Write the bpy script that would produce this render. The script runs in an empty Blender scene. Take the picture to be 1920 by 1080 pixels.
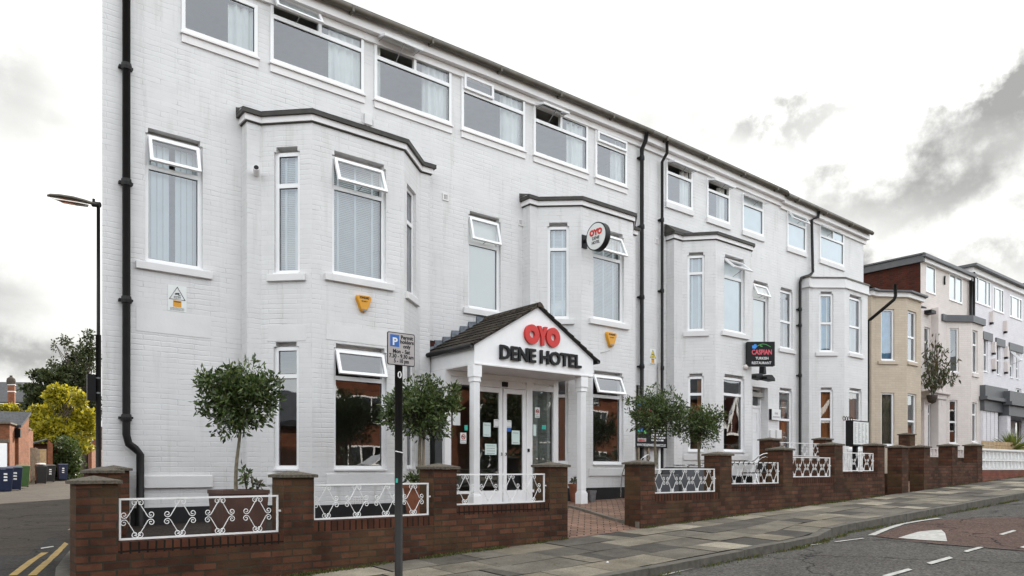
import bpy, math, random
import numpy as np
from mathutils import Matrix, Vector
PI = math.pi
random.seed(7); R = random.Random(11)
scene = bpy.context.scene
# ------------------------------------------------------------------ camera
EYE = 1.45
AF = math.radians(51.117); CA, SA = math.cos(AF), math.sin(AF)
FP = 1387.0
cam_d = bpy.data.cameras.new('camera'); cam = bpy.data.objects.new('camera', cam_d)
scene.collection.objects.link(cam); scene.camera = cam
cam.location = (0, 0, EYE)
cam.rotation_euler = (PI / 2, 0, AF - PI / 2)
cam_d.sensor_width = 36; cam_d.lens = FP / 1920 * 36
cam_d.shift_y = (880 - 540) / 1920
cam_d.clip_start = 0.05; cam_d.clip_end = 3000
# ------------------------------------------------------------------ light and exposure
scene.view_settings.view_transform = 'Standard'
scene.view_settings.look = 'None'
scene.view_settings.gamma = 1
scene.view_settings.exposure = 1.10
SUN_AZ = math.radians(46.2); SUN_EL = math.radians(28)      # azimuth from +x towards +y
sl = bpy.data.lights.new('sun', 'SUN'); so = bpy.data.objects.new('sun', sl); scene.collection.objects.link(so)
sl.energy = 4.8; sl.angle = math.radians(0.6); sl.color = (1, .92, .80)
sd = Vector((math.cos(SUN_AZ) * math.cos(SUN_EL), math.sin(SUN_AZ) * math.cos(SUN_EL), math.sin(SUN_EL)))
so.rotation_euler = sd.to_track_quat('Z', 'Y').to_euler(); so.location = (30, 30, 40)

w = bpy.data.worlds.new('World'); scene.world = w; w.use_nodes = True
nt = w.node_tree; nt.nodes.clear()
def N(t, **k):
    n = nt.nodes.new(t)
    for a, b in k.items(): setattr(n, a, b)
    return n
def M_(op, a, b=None, c=None):
    n = N('ShaderNodeMath', operation=op)
    for i, v in enumerate((a, b, c)):
        if v is None: continue
        if isinstance(v, (int, float)): n.inputs[i].default_value = v
        else: nt.links.new(v, n.inputs[i])
    return n.outputs[0]
wo = N('ShaderNodeOutputWorld')
sky = N('ShaderNodeTexSky', sky_type='NISHITA'); sky.sun_disc = False
sky.sun_elevation = SUN_EL; sky.sun_rotation = PI / 2 - SUN_AZ
sky.air_density = 1.0; sky.dust_density = 1.5
b1 = N('ShaderNodeBackground'); b1.inputs[1].default_value = 0.15; nt.links.new(sky.outputs[0], b1.inputs[0])
tc = N('ShaderNodeTexCoord'); sx = N('ShaderNodeSeparateXYZ'); nt.links.new(tc.outputs['Generated'], sx.inputs[0])
X_, Y_, Z_ = sx.outputs
az = M_('ARCTAN2', Y_, X_); el = M_('ARCSINE', Z_)
azd = M_('MULTIPLY', az, 180 / PI); eld = M_('MULTIPLY', el, 180 / PI)
mp = N('ShaderNodeMapping'); mp.inputs['Scale'].default_value = (1, 1, 2.6); nt.links.new(tc.outputs['Generated'], mp.inputs[0])
n1 = N('ShaderNodeTexNoise'); n1.inputs['Scale'].default_value = 2.3; n1.inputs['Detail'].default_value = 7; n1.inputs['Roughness'].default_value = .52
nt.links.new(mp.outputs[0], n1.inputs[0])
n2 = N('ShaderNodeTexNoise'); n2.inputs['Scale'].default_value = 7; n2.inputs['Detail'].default_value = 6
nt.links.new(mp.outputs[0], n2.inputs[0])
n3_ = N('ShaderNodeTexNoise'); n3_.inputs['Scale'].default_value = 15; n3_.inputs['Detail'].default_value = 8; n3_.inputs['Roughness'].default_value = .6; nt.links.new(tc.outputs['Generated'], n3_.inputs[0])
wob = M_('ADD', M_('MULTIPLY', M_('SUBTRACT', n2.outputs[0], .5), 9), M_('MULTIPLY', M_('SUBTRACT', n3_.outputs[0], .5), 9))
wob2 = M_('MULTIPLY', M_('SUBTRACT', n1.outputs[0], .5), 12)
def blob(a0, e0, sa, se, tilt, amp):
    da = M_('SUBTRACT', M_('ADD', azd, wob), a0); de = M_('SUBTRACT', M_('ADD', eld, M_('ADD', M_('MULTIPLY', wob2, .45), M_('MULTIPLY', M_('SUBTRACT', n3_.outputs[0], .5), 7))), e0)
    c, s = math.cos(tilt), math.sin(tilt)
    p = M_('ADD', M_('MULTIPLY', da, c), M_('MULTIPLY', de, s)); q = M_('SUBTRACT', M_('MULTIPLY', de, c), M_('MULTIPLY', da, s))
    r = M_('ADD', M_('POWER', M_('ABSOLUTE', M_('DIVIDE', p, sa)), 2), M_('POWER', M_('ABSOLUTE', M_('DIVIDE', q, se)), 2))
    return M_('MULTIPLY', M_('EXPONENT', M_('MULTIPLY', r, -1)), amp)
dk = blob(20.0, 19.6, 8.5, 3.0, -.35, 1.0)
for b in ((16, 23.5, 4, 1.6, -.2, .8), (15, 13.5, 4.5, 3.4, -.5, .80), (29.5, 23.5, 4, 1.2, -.25, .55), (88, 11.5, 6, 2.6, .2, .5), (87, 23, 5, 4, 0, .34), (84, 7.5, 6, 1.2, .1, .5), (24, 13.0, 5, 1.2, -.1, .66), (50, 3, 60, 3, 0, .15)):
    dk = M_('ADD', dk, blob(*b))
base = M_('MULTIPLY', M_('SUBTRACT', n1.outputs[0], .5), 0.6)
side = N('ShaderNodeClamp'); side.inputs[1].default_value = -1; side.inputs[2].default_value = 1; nt.links.new(M_('MULTIPLY', Y_, 1.7), side.inputs[0])
bright = M_('SUBTRACT', 1.0, M_('MULTIPLY', side.outputs[0], .42))
val = M_('SUBTRACT', M_('ADD', M_('ADD', bright, base), M_('MULTIPLY', M_('SUBTRACT', n3_.outputs[0], .5), .22)), M_('MULTIPLY', dk, .58))
val = M_('MAXIMUM', val, .21)
cc = N('ShaderNodeCombineColor')
nt.links.new(M_('MULTIPLY', val, 1.0), cc.inputs[0]); nt.links.new(val, cc.inputs[1]); nt.links.new(M_('MULTIPLY', val, .975), cc.inputs[2])
b2 = N('ShaderNodeBackground'); b2.inputs[1].default_value = 1.0; nt.links.new(cc.outputs[0], b2.inputs[0])
# blue gaps open up behind the camera (towards -y)
gap = M_('MULTIPLY', M_('ADD', M_('MULTIPLY', M_('SUBTRACT', n1.outputs[0], .47), 7), M_('MULTIPLY', Y_, -1.9)), 1)
gapn = N('ShaderNodeClamp'); nt.links.new(M_('MULTIPLY', gap, M_('LESS_THAN', Y_, .0)), gapn.inputs[0])
gm = M_('MULTIPLY', gapn.outputs[0], .42)
mx = N('ShaderNodeMixShader'); nt.links.new(gm, mx.inputs[0]); nt.links.new(b2.outputs[0], mx.inputs[1]); nt.links.new(b1.outputs[0], mx.inputs[2])
nt.links.new(mx.outputs[0], wo.inputs[0])

# ------------------------------------------------------------------ picture-to-place measuring helpers
def ray(px):
    u = (px - 960) / FP
    return CA + SA * u, SA - CA * u
def XY(px, t):
    a, b = ray(px); return a * t, b * t
def TT(px, y): return y / ray(px)[1]
def XX(px, y): a, b = ray(px); return a / b * y
def ZZ(px, py, y): return EYE + (880 - py) / FP * TT(px, y)
class PL:                       # a vertical wall plane from p0 to p1 (left to right as seen from the street)
    def __init__(s, p0, p1):
        s.p0, s.p1 = p0, p1; dx, dy = p1[0] - p0[0], p1[1] - p0[1]; s.L = math.hypot(dx, dy)
        s.d = (dx / s.L, dy / s.L); s.n = (s.d[1], -s.d[0]); s.holes = []
    def at(s, px, py):
        a, b = ray(px); dx, dy = s.d
        # p0 + k d = t (a,b)
        det = dx * (-b) + a * dy
        k = (-s.p0[0] * (-b) + (-a) * s.p0[1] * 1) / det if False else None
        # solve [dx -a; dy -b][k t] = -p0
        D = dx * (-b) - (-a) * dy
        k = ((-s.p0[0]) * (-b) - (-a) * (-s.p0[1])) / D
        t = (dx * (-s.p0[1]) - dy * (-s.p0[0])) / D
        return k, EYE + (880 - py) / FP * t
    def P(s, k, z, off=0):
        return (s.p0[0] + k * s.d[0] + off * s.n[0], s.p0[1] + k * s.d[1] + off * s.n[1], z)

# ------------------------------------------------------------------ object helpers
col = scene.collection
def tag(o, label=None, cat=None, group=None, kind=None):
    for k, v in (('label', label), ('category', cat), ('group', group), ('kind', kind)):
        if v: o[k] = v
    return o
def thing(name, loc, label, cat, group=None):
    o = bpy.data.objects.new(name, None); col.objects.link(o); o.location = loc; o.empty_display_size = .2
    return tag(o, label, cat, group)
def wloc(o):
    v = Vector(o.location)
    while o.parent: o = o.parent; v += o.location
    return v
def boxuv(me, sc=1.0):
    uv = me.uv_layers.new(name='UVMap')
    for p in me.polygons:
        n = p.normal
        if abs(n.z) > .75:
            for li in p.loop_indices:
                c = me.vertices[me.loops[li].vertex_index].co; uv.data[li].uv = (c.x * sc, c.y * sc)
        else:
            h = math.hypot(n.x, n.y) or 1; tx, ty = -n.y / h, n.x / h
            for li in p.loop_indices:
                c = me.vertices[me.loops[li].vertex_index].co; uv.data[li].uv = ((c.x * tx + c.y * ty) * sc, c.z * sc)
class MB:
    def __init__(s): s.v = []; s.f = []
    def quad(s, *p):
        i = len(s.v); s.v += [tuple(q) for q in p]; s.f.append(tuple(range(i, i + len(p))))
        return s
    def box(s, x0, x1, y0, y1, z0, z1):
        i = len(s.v)
        s.v += [(x0, y0, z0), (x1, y0, z0), (x1, y1, z0), (x0, y1, z0), (x0, y0, z1), (x1, y0, z1), (x1, y1, z1), (x0, y1, z1)]
        s.f += [tuple(i + k for k in f) for f in ((0, 3, 2, 1), (4, 5, 6, 7), (0, 1, 5, 4), (1, 2, 6, 5), (2, 3, 7, 6), (3, 0, 4, 7))]
        return s
    def hexa(s, p):             # 8 points: bottom 4 ccw, top 4 ccw
        i = len(s.v); s.v += [tuple(q) for q in p]
        s.f += [tuple(i + k for k in f) for f in ((0, 3, 2, 1), (4, 5, 6, 7), (0, 1, 5, 4), (1, 2, 6, 5), (2, 3, 7, 6), (3, 0, 4, 7))]
        return s
    def pbox(s, pl, k0, k1, z0, z1, o0, o1):   # box on a wall plane, offsets o0<o1 outwards
        return s.hexa([pl.P(k0, z0, o1), pl.P(k1, z0, o1), pl.P(k1, z0, o0), pl.P(k0, z0, o0),
                       pl.P(k0, z1, o1), pl.P(k1, z1, o1), pl.P(k1, z1, o0), pl.P(k0, z1, o0)])
    def prism(s, pts, vec):     # planar outline extruded by vec
        n = len(pts); i = len(s.v); vx, vy, vz = vec
        s.v += [tuple(p) for p in pts] + [(p[0] + vx, p[1] + vy, p[2] + vz) for p in pts]
        s.f.append(tuple(i + k for k in range(n))[::-1]); s.f.append(tuple(i + n + k for k in range(n)))
        for k in range(n): s.f.append((i + k, i + (k + 1) % n, i + n + (k + 1) % n, i + n + k))
        return s
    def tube(s, pts, r, seg=8, cap=True, closed=False):
        P = [Vector(p) for p in pts]; n = len(P); i0 = len(s.v)
        rs = r if isinstance(r, (list, tuple)) else [r] * n
        up = None
        for k in range(n):
            if closed: t = P[(k + 1) % n] - P[k - 1]
            else: t = P[min(k + 1, n - 1)] - P[max(k - 1, 0)]
            t.normalize()
            if up is None: up = Vector((0, 0, 1)) if abs(t.z) < .9 else Vector((0, 1, 0))
            a = t.cross(up)
            if a.length < 1e-4: a = t.cross(Vector((1, 0, 0)))
            a.normalize(); b = a.cross(t).normalized(); up = b
            for j in range(seg):
                q = 2 * PI * j / seg; s.v.append(tuple(P[k] + (a * math.cos(q) + b * math.sin(q)) * rs[k]))
        m = n if closed else n - 1
        for k in range(m):
            for j in range(seg):
                A = i0 + k * seg; B = i0 + ((k + 1) % n) * seg; j2 = (j + 1) % seg
                s.f.append((A + j, B + j, B + j2, A + j2)[::-1])
        if cap and not closed:
            s.f.append(tuple(i0 + j for j in range(seg))); s.f.append(tuple(i0 + (n - 1) * seg + j for j in range(seg))[::-1])
        return s
    def lathe(s, prof, c=(0, 0, 0), seg=20, cap=True):
        i0 = len(s.v)
        for r, z in prof:
            for j in range(seg):
                q = 2 * PI * j / seg; s.v.append((c[0] + r * math.cos(q), c[1] + r * math.sin(q), c[2] + z))
        for k in range(len(prof) - 1):
            for j in range(seg):
                A = i0 + k * seg; B = A + seg; j2 = (j + 1) % seg; s.f.append((A + j, A + j2, B + j2, B + j))
        if cap: s.f.append(tuple(i0 + j for j in range(seg))[::-1]); s.f.append(tuple(i0 + (len(prof) - 1) * seg + j for j in range(seg)))
        return s
    def build(s, name, mat, parent=None, smooth=False, bevel=0, uvs=1.0, label=None, cat=None, group=None, kind=None, origin=None, recalc=False):
        me = bpy.data.meshes.new(name); me.from_pydata(s.v, [], s.f); me.update()
        if recalc:
            import bmesh
            bm = bmesh.new(); bm.from_mesh(me); bmesh.ops.recalc_face_normals(bm, faces=bm.faces); bm.to_mesh(me); bm.free()
        boxuv(me, uvs)
        o = bpy.data.objects.new(name, me); col.objects.link(o)
        me.materials.append(mat)
        if smooth:
            for p in me.polygons: p.use_smooth = True
        if parent is not None:
            me.transform(Matrix.Translation(-wloc(parent))); o.parent = parent
        else:
            if origin is None:
                a = np.array(s.v); origin = ((a[:, 0].min() + a[:, 0].max()) / 2, (a[:, 1].min() + a[:, 1].max()) / 2, a[:, 2].min())
            me.transform(Matrix.Translation(-Vector(origin))); o.location = origin
        if bevel:
            m = o.modifiers.new('bevel', 'BEVEL'); m.width = bevel; m.segments = 2; m.limit_method = 'ANGLE'
        return tag(o, label, cat, group, kind)
def copy_tree(o, parent=None):
    c = o.copy(); col.objects.link(c); c.parent = parent
    for ch in list(o.children): copy_tree(ch, c)
    return c
def text(body, size, mat, parent, loc, width=None, bold=0.0, depth=.004, rz=0.0, name='lettering', align='LEFT', spacing=1.0, shear=0, label=None, line=1.0):
    cu = bpy.data.curves.new('t', 'FONT'); cu.body = body; cu.size = size; cu.extrude = depth; cu.offset = bold
    cu.align_x = align; cu.space_character = spacing; cu.shear = shear; cu.space_line = line; cu.resolution_u = 3
    to = bpy.data.objects.new('t', cu); col.objects.link(to)
    dg = bpy.context.evaluated_depsgraph_get(); me = bpy.data.meshes.new_from_object(to.evaluated_get(dg))
    bpy.data.objects.remove(to); bpy.data.curves.remove(cu)
    sxx = 1
    if width:
        xs = [v.co.x for v in me.vertices]; sxx = width / (max(xs) - min(xs))
    me.transform(Matrix.Translation(Vector(loc) - wloc(parent)) @ Matrix.Rotation(rz, 4, 'Z') @ Matrix.Rotation(PI / 2, 4, 'X') @ Matrix.Diagonal((sxx, 1, 1, 1)))
    me.materials.clear(); me.materials.append(mat)
    o = bpy.data.objects.new(name, me); col.objects.link(o); o.parent = parent
    if label: o['label'] = label
    return o

# ------------------------------------------------------------------ materials
def newmat(name):
    m = bpy.data.materials.new(name); m.use_nodes = True; t = m.node_tree; b = t.nodes['Principled BSDF']; return m, t, b
def lk(t, a, b): t.links.new(a, b)
def nd(t, ty, **k):
    n = t.nodes.new(ty)
    for a, b in k.items():
        if a in n.inputs.keys() if hasattr(n.inputs, 'keys') else False: n.inputs[a].default_value = b
        else: setattr(n, a, b)
    return n
def plain(name, c, rough=.6, metal=0, var=.12, scale=6, bump=.0, spec=None, coord='Object'):
    m, t, b = newmat(name)
    tcn = nd(t, 'ShaderNodeTexCoord'); no = nd(t, 'ShaderNodeTexNoise'); no.inputs['Scale'].default_value = scale; no.inputs['Detail'].default_value = 5
    lk(t, tcn.outputs[coord], no.inputs[0])
    r = nd(t, 'ShaderNodeValToRGB'); r.color_ramp.elements[0].position = .3; r.color_ramp.elements[1].position = .7
    r.color_ramp.elements[0].color = (*[x * (1 - var) for x in c], 1); r.color_ramp.elements[1].color = (*[min(1, x * (1 + var)) for x in c], 1)
    lk(t, no.outputs[0], r.inputs[0]); lk(t, r.outputs[0], b.inputs['Base Color'])
    b.inputs['Roughness'].default_value = rough; b.inputs['Metallic'].default_value = metal
    if spec is not None: b.inputs['Specular IOR Level'].default_value = spec
    if bump:
        bp = nd(t, 'ShaderNodeBump'); bp.inputs['Strength'].default_value = bump; bp.inputs['Distance'].default_value = .01
        n2 = nd(t, 'ShaderNodeTexNoise'); n2.inputs['Scale'].default_value = scale * 8; n2.inputs['Detail'].default_value = 4
        lk(t, tcn.outputs[coord], n2.inputs[0]); lk(t, n2.outputs[0], bp.inputs['Height']); lk(t, bp.outputs[0], b.inputs['Normal'])
    return m
def brickmat(name, c1, c2, mortar, bw=.225, rh=.075, ms=.010, rough=.85, bump=.6, dist=.006, rot=0, stain=None, mott=.35, off=.5, smooth=.1, bias=0, crack=None, zstain=None):
    m, t, b = newmat(name)
    uv = nd(t, 'ShaderNodeUVMap'); mpn = nd(t, 'ShaderNodeMapping'); mpn.inputs['Rotation'].default_value = (0, 0, rot)
    lk(t, uv.outputs[0], mpn.inputs[0])
    wn = nd(t, 'ShaderNodeTexNoise'); wn.inputs['Scale'].default_value = 5; wn.inputs['Detail'].default_value = 3; lk(t, uv.outputs[0], wn.inputs[0])
    vm = nd(t, 'ShaderNodeVectorMath', operation='MULTIPLY_ADD'); lk(t, wn.outputs['Color'], vm.inputs[0]); vm.inputs[1].default_value = ((.06, .034, 0) if crack else (.014, .012, 0)); lk(t, mpn.outputs[0], vm.inputs[2])
    br = nd(t, 'ShaderNodeTexBrick'); br.offset = off; lk(t, vm.outputs[0], br.inputs['Vector'])
    br.inputs['Scale'].default_value = 1; br.inputs['Brick Width'].default_value = bw; br.inputs['Row Height'].default_value = rh
    br.inputs['Mortar Size'].default_value = ms; br.inputs['Mortar Smooth'].default_value = smooth; br.inputs['Bias'].default_value = bias
    br.inputs['Color1'].default_value = (*c1, 1); br.inputs['Color2'].default_value = (*c2, 1); br.inputs['Mortar'].default_value = (*mortar, 1)
    no = nd(t, 'ShaderNodeTexNoise'); no.inputs['Scale'].default_value = 2.2; no.inputs['Detail'].default_value = 8; no.inputs['Roughness'].default_value = .65; lk(t, uv.outputs[0], no.inputs[0])
    mr = nd(t, 'ShaderNodeMapRange'); mr.inputs[1].default_value = .3; mr.inputs[2].default_value = .7; mr.inputs[3].default_value = 1 - mott; mr.inputs[4].default_value = 1 + mott * .6
    lk(t, no.outputs[0], mr.inputs[0])
    mu = nd(t, 'ShaderNodeVectorMath', operation='SCALE'); lk(t, br.outputs['Color'], mu.inputs[0]); lk(t, mr.outputs[0], mu.inputs['Scale'])
    out = mu.outputs[0]
    n3 = nd(t, 'ShaderNodeTexNoise'); n3.inputs['Scale'].default_value = 26; n3.inputs['Detail'].default_value = 5; lk(t, uv.outputs[0], n3.inputs[0])
    if stain:
        n4 = nd(t, 'ShaderNodeTexNoise'); n4.inputs['Scale'].default_value = 1.3; n4.inputs['Detail'].default_value = 6; lk(t, uv.outputs[0], n4.inputs[0])
        rr = nd(t, 'ShaderNodeMapRange'); rr.inputs[1].default_value = .5; rr.inputs[2].default_value = .72; rr.inputs[4].default_value = stain[3]; lk(t, n4.outputs[0], rr.inputs[0])
        mxn = nd(t, 'ShaderNodeMix', data_type='RGBA'); lk(t, rr.outputs[0], mxn.inputs[0]); lk(t, out, mxn.inputs[6]); mxn.inputs[7].default_value = (*stain[:3], 1); out = mxn.outputs[2]
    if crack:
        ms_ = nd(t, 'ShaderNodeMapping'); ms_.inputs['Scale'].default_value = (2.6, .22, 1); lk(t, uv.outputs[0], ms_.inputs[0])
        ns = nd(t, 'ShaderNodeTexNoise'); ns.inputs['Scale'].default_value = 2.4; ns.inputs['Detail'].default_value = 7; ns.inputs['Roughness'].default_value = .62; lk(t, ms_.outputs[0], ns.inputs[0])
        rs = nd(t, 'ShaderNodeMapRange'); rs.inputs[1].default_value = .54; rs.inputs[2].default_value = .74; rs.inputs[4].default_value = .55; lk(t, ns.outputs[0], rs.inputs[0])
        mst = nd(t, 'ShaderNodeMix', data_type='RGBA'); lk(t, rs.outputs[0], mst.inputs[0]); lk(t, out, mst.inputs[6]); mst.inputs[7].default_value = (.47, .455, .42, 1); out = mst.outputs[2]
        # thin grubby lines where paint has missed the joints
        nk = nd(t, 'ShaderNodeTexNoise'); nk.inputs['Scale'].default_value = 3.1; nk.inputs['Detail'].default_value = 6; nk.inputs['Roughness'].default_value = .7; lk(t, uv.outputs[0], nk.inputs[0])
        br2 = nd(t, 'ShaderNodeTexBrick'); br2.offset = off; lk(t, vm.outputs[0], br2.inputs['Vector']); br2.inputs['Scale'].default_value = 1
        br2.inputs['Brick Width'].default_value = bw; br2.inputs['Row Height'].default_value = rh; br2.inputs['Mortar Size'].default_value = .0032; br2.inputs['Mortar Smooth'].default_value = .6
        rk = nd(t, 'ShaderNodeMapRange'); rk.inputs[1].default_value = .5; rk.inputs[2].default_value = .66; rk.inputs[4].default_value = crack; lk(t, nk.outputs[0], rk.inputs[0])
        mk = nd(t, 'ShaderNodeMath', operation='MULTIPLY'); lk(t, rk.outputs[0], mk.inputs[0]); lk(t, br2.outputs['Fac'], mk.inputs[1])
        mxn = nd(t, 'ShaderNodeMix', data_type='RGBA'); lk(t, mk.outputs[0], mxn.inputs[0]); lk(t, out, mxn.inputs[6]); mxn.inputs[7].default_value = (.2, .19, .18, 1); out = mxn.outputs[2]
    lk(t, out, b.inputs['Base Color']); b.inputs['Roughness'].default_value = rough; b.inputs['Specular IOR Level'].default_value = .5 if rough < .6 else .15
    inv = nd(t, 'ShaderNodeMath', operation='MULTIPLY_ADD'); lk(t, br.outputs['Fac'], inv.inputs[0]); inv.inputs[1].default_value = -1
    sc = nd(t, 'ShaderNodeMath', operation='MULTIPLY'); lk(t, n3.outputs[0], sc.inputs[0]); sc.inputs[1].default_value = .7; lk(t, sc.outputs[0], inv.inputs[2])
    bp = nd(t, 'ShaderNodeBump'); bp.inputs['Strength'].default_value = bump; bp.inputs['Distance'].default_value = dist
    if crack:
        nb = nd(t, 'ShaderNodeTexNoise'); nb.inputs['Scale'].default_value = 1.7; nb.inputs['Detail'].default_value = 4; lk(t, uv.outputs[0], nb.inputs[0])
        rb = nd(t, 'ShaderNodeMapRange'); rb.inputs[1].default_value = .38; rb.inputs[2].default_value = .66; rb.inputs[3].default_value = .08; rb.inputs[4].default_value = bump * 2; lk(t, nb.outputs[0], rb.inputs[0]); lk(t, rb.outputs[0], bp.inputs['Strength'])
    lk(t, inv.outputs[0], bp.inputs['Height']); lk(t, bp.outputs[0], b.inputs['Normal'])
    return m
def glassmat(name, refl=.22, tint=(.75, .8, .8)):
    m, t, b = newmat(name); t.nodes.remove(b); o = t.nodes['Material Output']
    g = nd(t, 'ShaderNodeBsdfGlossy'); g.inputs['Roughness'].default_value = .0; g.inputs['Color'].default_value = (.95, .97, 1, 1)
    tr = nd(t, 'ShaderNodeBsdfTransparent'); tr.inputs[0].default_value = (*tint, 1)
    fr = nd(t, 'ShaderNodeFresnel'); fr.inputs[0].default_value = 1.5
    a = nd(t, 'ShaderNodeMath', operation='MULTIPLY_ADD'); lk(t, fr.outputs[0], a.inputs[0]); a.inputs[1].default_value = 1.4; a.inputs[2].default_value = refl; a.use_clamp = True
    mxs = nd(t, 'ShaderNodeMixShader'); lk(t, a.outputs[0], mxs.inputs[0]); lk(t, tr.outputs[0], mxs.inputs[1]); lk(t, g.outputs[0], mxs.inputs[2]); lk(t, mxs.outputs[0], o.inputs[0])
    no = nd(t, 'ShaderNodeTexNoise'); no.inputs['Scale'].default_value = 1.2; tcn = nd(t, 'ShaderNodeTexCoord'); lk(t, tcn.outputs['Object'], no.inputs[0])
    bp = nd(t, 'ShaderNodeBump'); bp.inputs['Strength'].default_value = .05; bp.inputs['Distance'].default_value = .05; lk(t, no.outputs[0], bp.inputs['Height']); lk(t, bp.outputs[0], g.inputs['Normal'])
    return m
MT = {}
MT['white_brick'] = brickmat('painted_brick', (.665, .660, .656), (.69, .685, .680), (.66, .655, .651), ms=.013, rough=.5, bump=.30, dist=.005, mott=.06, smooth=1.0, crack=.8, bw=.46)
MT['white_smooth'] = plain('painted_masonry', (.69, .683, .675), .5, var=.04, scale=3, bump=.15)
MT['lintel'] = plain('lintel_soffit', (.45, .44, .42), .7, var=.06)
MT['upvc'] = plain('white_upvc', (.84, .84, .84), .3, var=.02)
MT['fascia'] = plain('white_fascia', (.76, .74, .73), .4, var=.05, scale=2)
MT['glass'] = glassmat('window_glass', .11, (.88, .92, .92))
MT['glass_d'] = glassmat('door_glass', .07, (.6, .66, .62))
MT['curtain'] = plain('net_curtain', (.86, .88, .86), .9, var=.05, scale=4)
MT['blind'] = plain('blind_fabric', (.72, .78, .80), .8, var=.05, scale=3)
MT['blind_w'] = plain('opaque_film', (.80, .80, .76), .7, var=.04, scale=1)
MT['slat'] = plain('blind_slat', (.66, .70, .70), .5, var=.05)
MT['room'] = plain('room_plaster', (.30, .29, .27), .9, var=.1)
MT['roomd'] = plain('room_floor', (.12, .09, .07), .9, var=.1)
MT['black'] = plain('black_gloss_paint', (.008, .007, .007), .5, var=.3, scale=8, spec=.3)
MT['moulding'] = plain('dark_lead_moulding', (.035, .032, .026), .6, var=.4, scale=9, bump=.3)
MT['gutter'] = plain('dull_brown_gutter', (.09, .078, .058), .5, var=.35, scale=4)
MT['plinth'] = plain('black_plinth_paint', (.006, .006, .007), .5, var=.4, scale=6)
MT['gbrick'] = brickmat('garden_brick', (.125, .052, .031), (.052, .024, .015), (.046, .037, .026), bw=.225, rh=.075, ms=.009, bump=.9, dist=.009, mott=.5, stain=(.085, .058, .028, .7))
MT['gbrick_r'] = brickmat('garden_brick_soldier', (.10, .038, .022), (.048, .020, .012), (.014, .012, .009), bw=.225, rh=.075, ms=.009, bump=.8, dist=.008, mott=.45, rot=PI / 2, off=0)
MT['cap'] = plain('aggregate_cap', (.115, .098, .074), .95, var=.45, scale=40, bump=.8)
MT['rail'] = plain('white_rail_paint', (.80, .80, .79), .35, var=.06, scale=12)
MT['orange_brick'] = brickmat('orange_brick', (.26, .085, .038), (.17, .058, .027), (.14, .10, .07), mott=.3, ms=.010)
MT['red_brick'] = brickmat('red_brick', (.085, .022, .014), (.055, .016, .011), (.05, .03, .022), mott=.25)
MT['opp_brick'] = brickmat('opposite_brick', (.21, .065, .028), (.12, .038, .018), (.10, .06, .04), mott=.25)
MT['tan'] = brickmat('tan_brick', (.52, .44, .345), (.56, .475, .375), (.49, .41, .32), rough=.7, bump=.4, mott=.08, smooth=.8)
MT['pink'] = brickmat('pink_brick', (.66, .60, .56), (.70, .635, .595), (.63, .575, .535), rough=.7, bump=.4, mott=.06, smooth=.8)
MT['cream'] = plain('cream_render', (.66, .60, .57), .7, var=.05)
MT['palew'] = brickmat('pale_brick', (.70, .68, .70), (.74, .72, .74), (.66, .64, .66), rough=.7, bump=.4, mott=.06, smooth=.8)
MT['dgrey'] = plain('dark_grey_paint', (.085, .088, .095), .5, var=.1)
MT['slate'] = brickmat('roof_slate', (.055, .06, .07), (.04, .043, .05), (.015, .015, .017), bw=.3, rh=.22, ms=.012, rough=.6, bump=.7, dist=.01, mott=.35)
MT['tile'] = brickmat('porch_tile', (.085, .069, .053), (.042, .035, .028), (.012, .010, .009), bw=.17, rh=.2, ms=.012, rough=.85, bump=1, dist=.015, mott=.5, off=0)
MT['lead'] = plain('lead_flashing', (.10, .115, .135), .45, metal=.3, var=.35, scale=14, bump=.4)
MT['red'] = plain('red_letter', (.55, .014, .008), .35, var=.05)
MT['blackl'] = plain('black_letter', (.009, .009, .010), .5, var=.2, spec=.25)
MT['wtext'] = plain('white_print', (.8, .8, .8), .5, var=.02)
MT['yellow'] = plain('yellow_plastic', (.66, .30, .008), .35, var=.06)
MT['ltyellow'] = plain('yellow_print', (.75, .60, .06), .5, var=.05)
MT['grey'] = plain('grey_plastic', (.30, .30, .30), .5, var=.1)
MT['signgrey'] = plain('sign_grey', (.42, .39, .38), .4, var=.04)
MT['blue'] = plain('sign_blue', (.02, .13, .45), .4, var=.05)
MT['ltblue'] = plain('tulip_blue', (.03, .25, .75), .5, var=.05)
MT['green'] = plain('stalk_green', (.10, .50, .12), .5, var=.05)
MT['teal'] = plain('teal_paper', (.05, .45, .36), .6, var=.05)
MT['pinkred'] = plain('neon_pink_print', (.72, .10, .14), .5, var=.05)
MT['paper'] = plain('paper', (.74, .76, .74), .6, var=.04)
MT['mint'] = plain('mint_notice', (.62, .76, .72), .5, var=.03)
MT['terracotta'] = plain('terracotta', (.22, .075, .035), .7, var=.2, scale=8, bump=.2)
MT['brownpot'] = plain('brown_planter', (.070, .032, .022), .6, var=.25, scale=5, bump=.2)
MT['zinc'] = plain('galvanised_steel', (.20, .205, .21), .45, metal=.4, var=.2, scale=15)
MT['alu'] = plain('aluminium', (.62, .63, .64), .25, metal=.9, var=.1)
MT['rattan'] = plain('black_weave', (.02, .02, .02), .7, var=.4, scale=60, bump=.6)
MT['soil'] = plain('soil', (.03, .022, .015), .95, var=.5, scale=30, bump=.8)
MT['bark'] = plain('pale_bark', (.17, .145, .10), .85, var=.35, scale=20, bump=.5)
MT['barkd'] = plain('dark_bark', (.06, .045, .035), .9, var=.4, scale=20, bump=.5)
MT['wood'] = plain('weathered_fence', (.26, .21, .15), .85, var=.3, scale=7, bump=.3)
MT['timber'] = plain('tan_timber', (.40, .28, .15), .8, var=.25, scale=7, bump=.3)
MT['doorw'] = plain('white_door', (.85, .85, .85), .35, var=.03)
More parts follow.
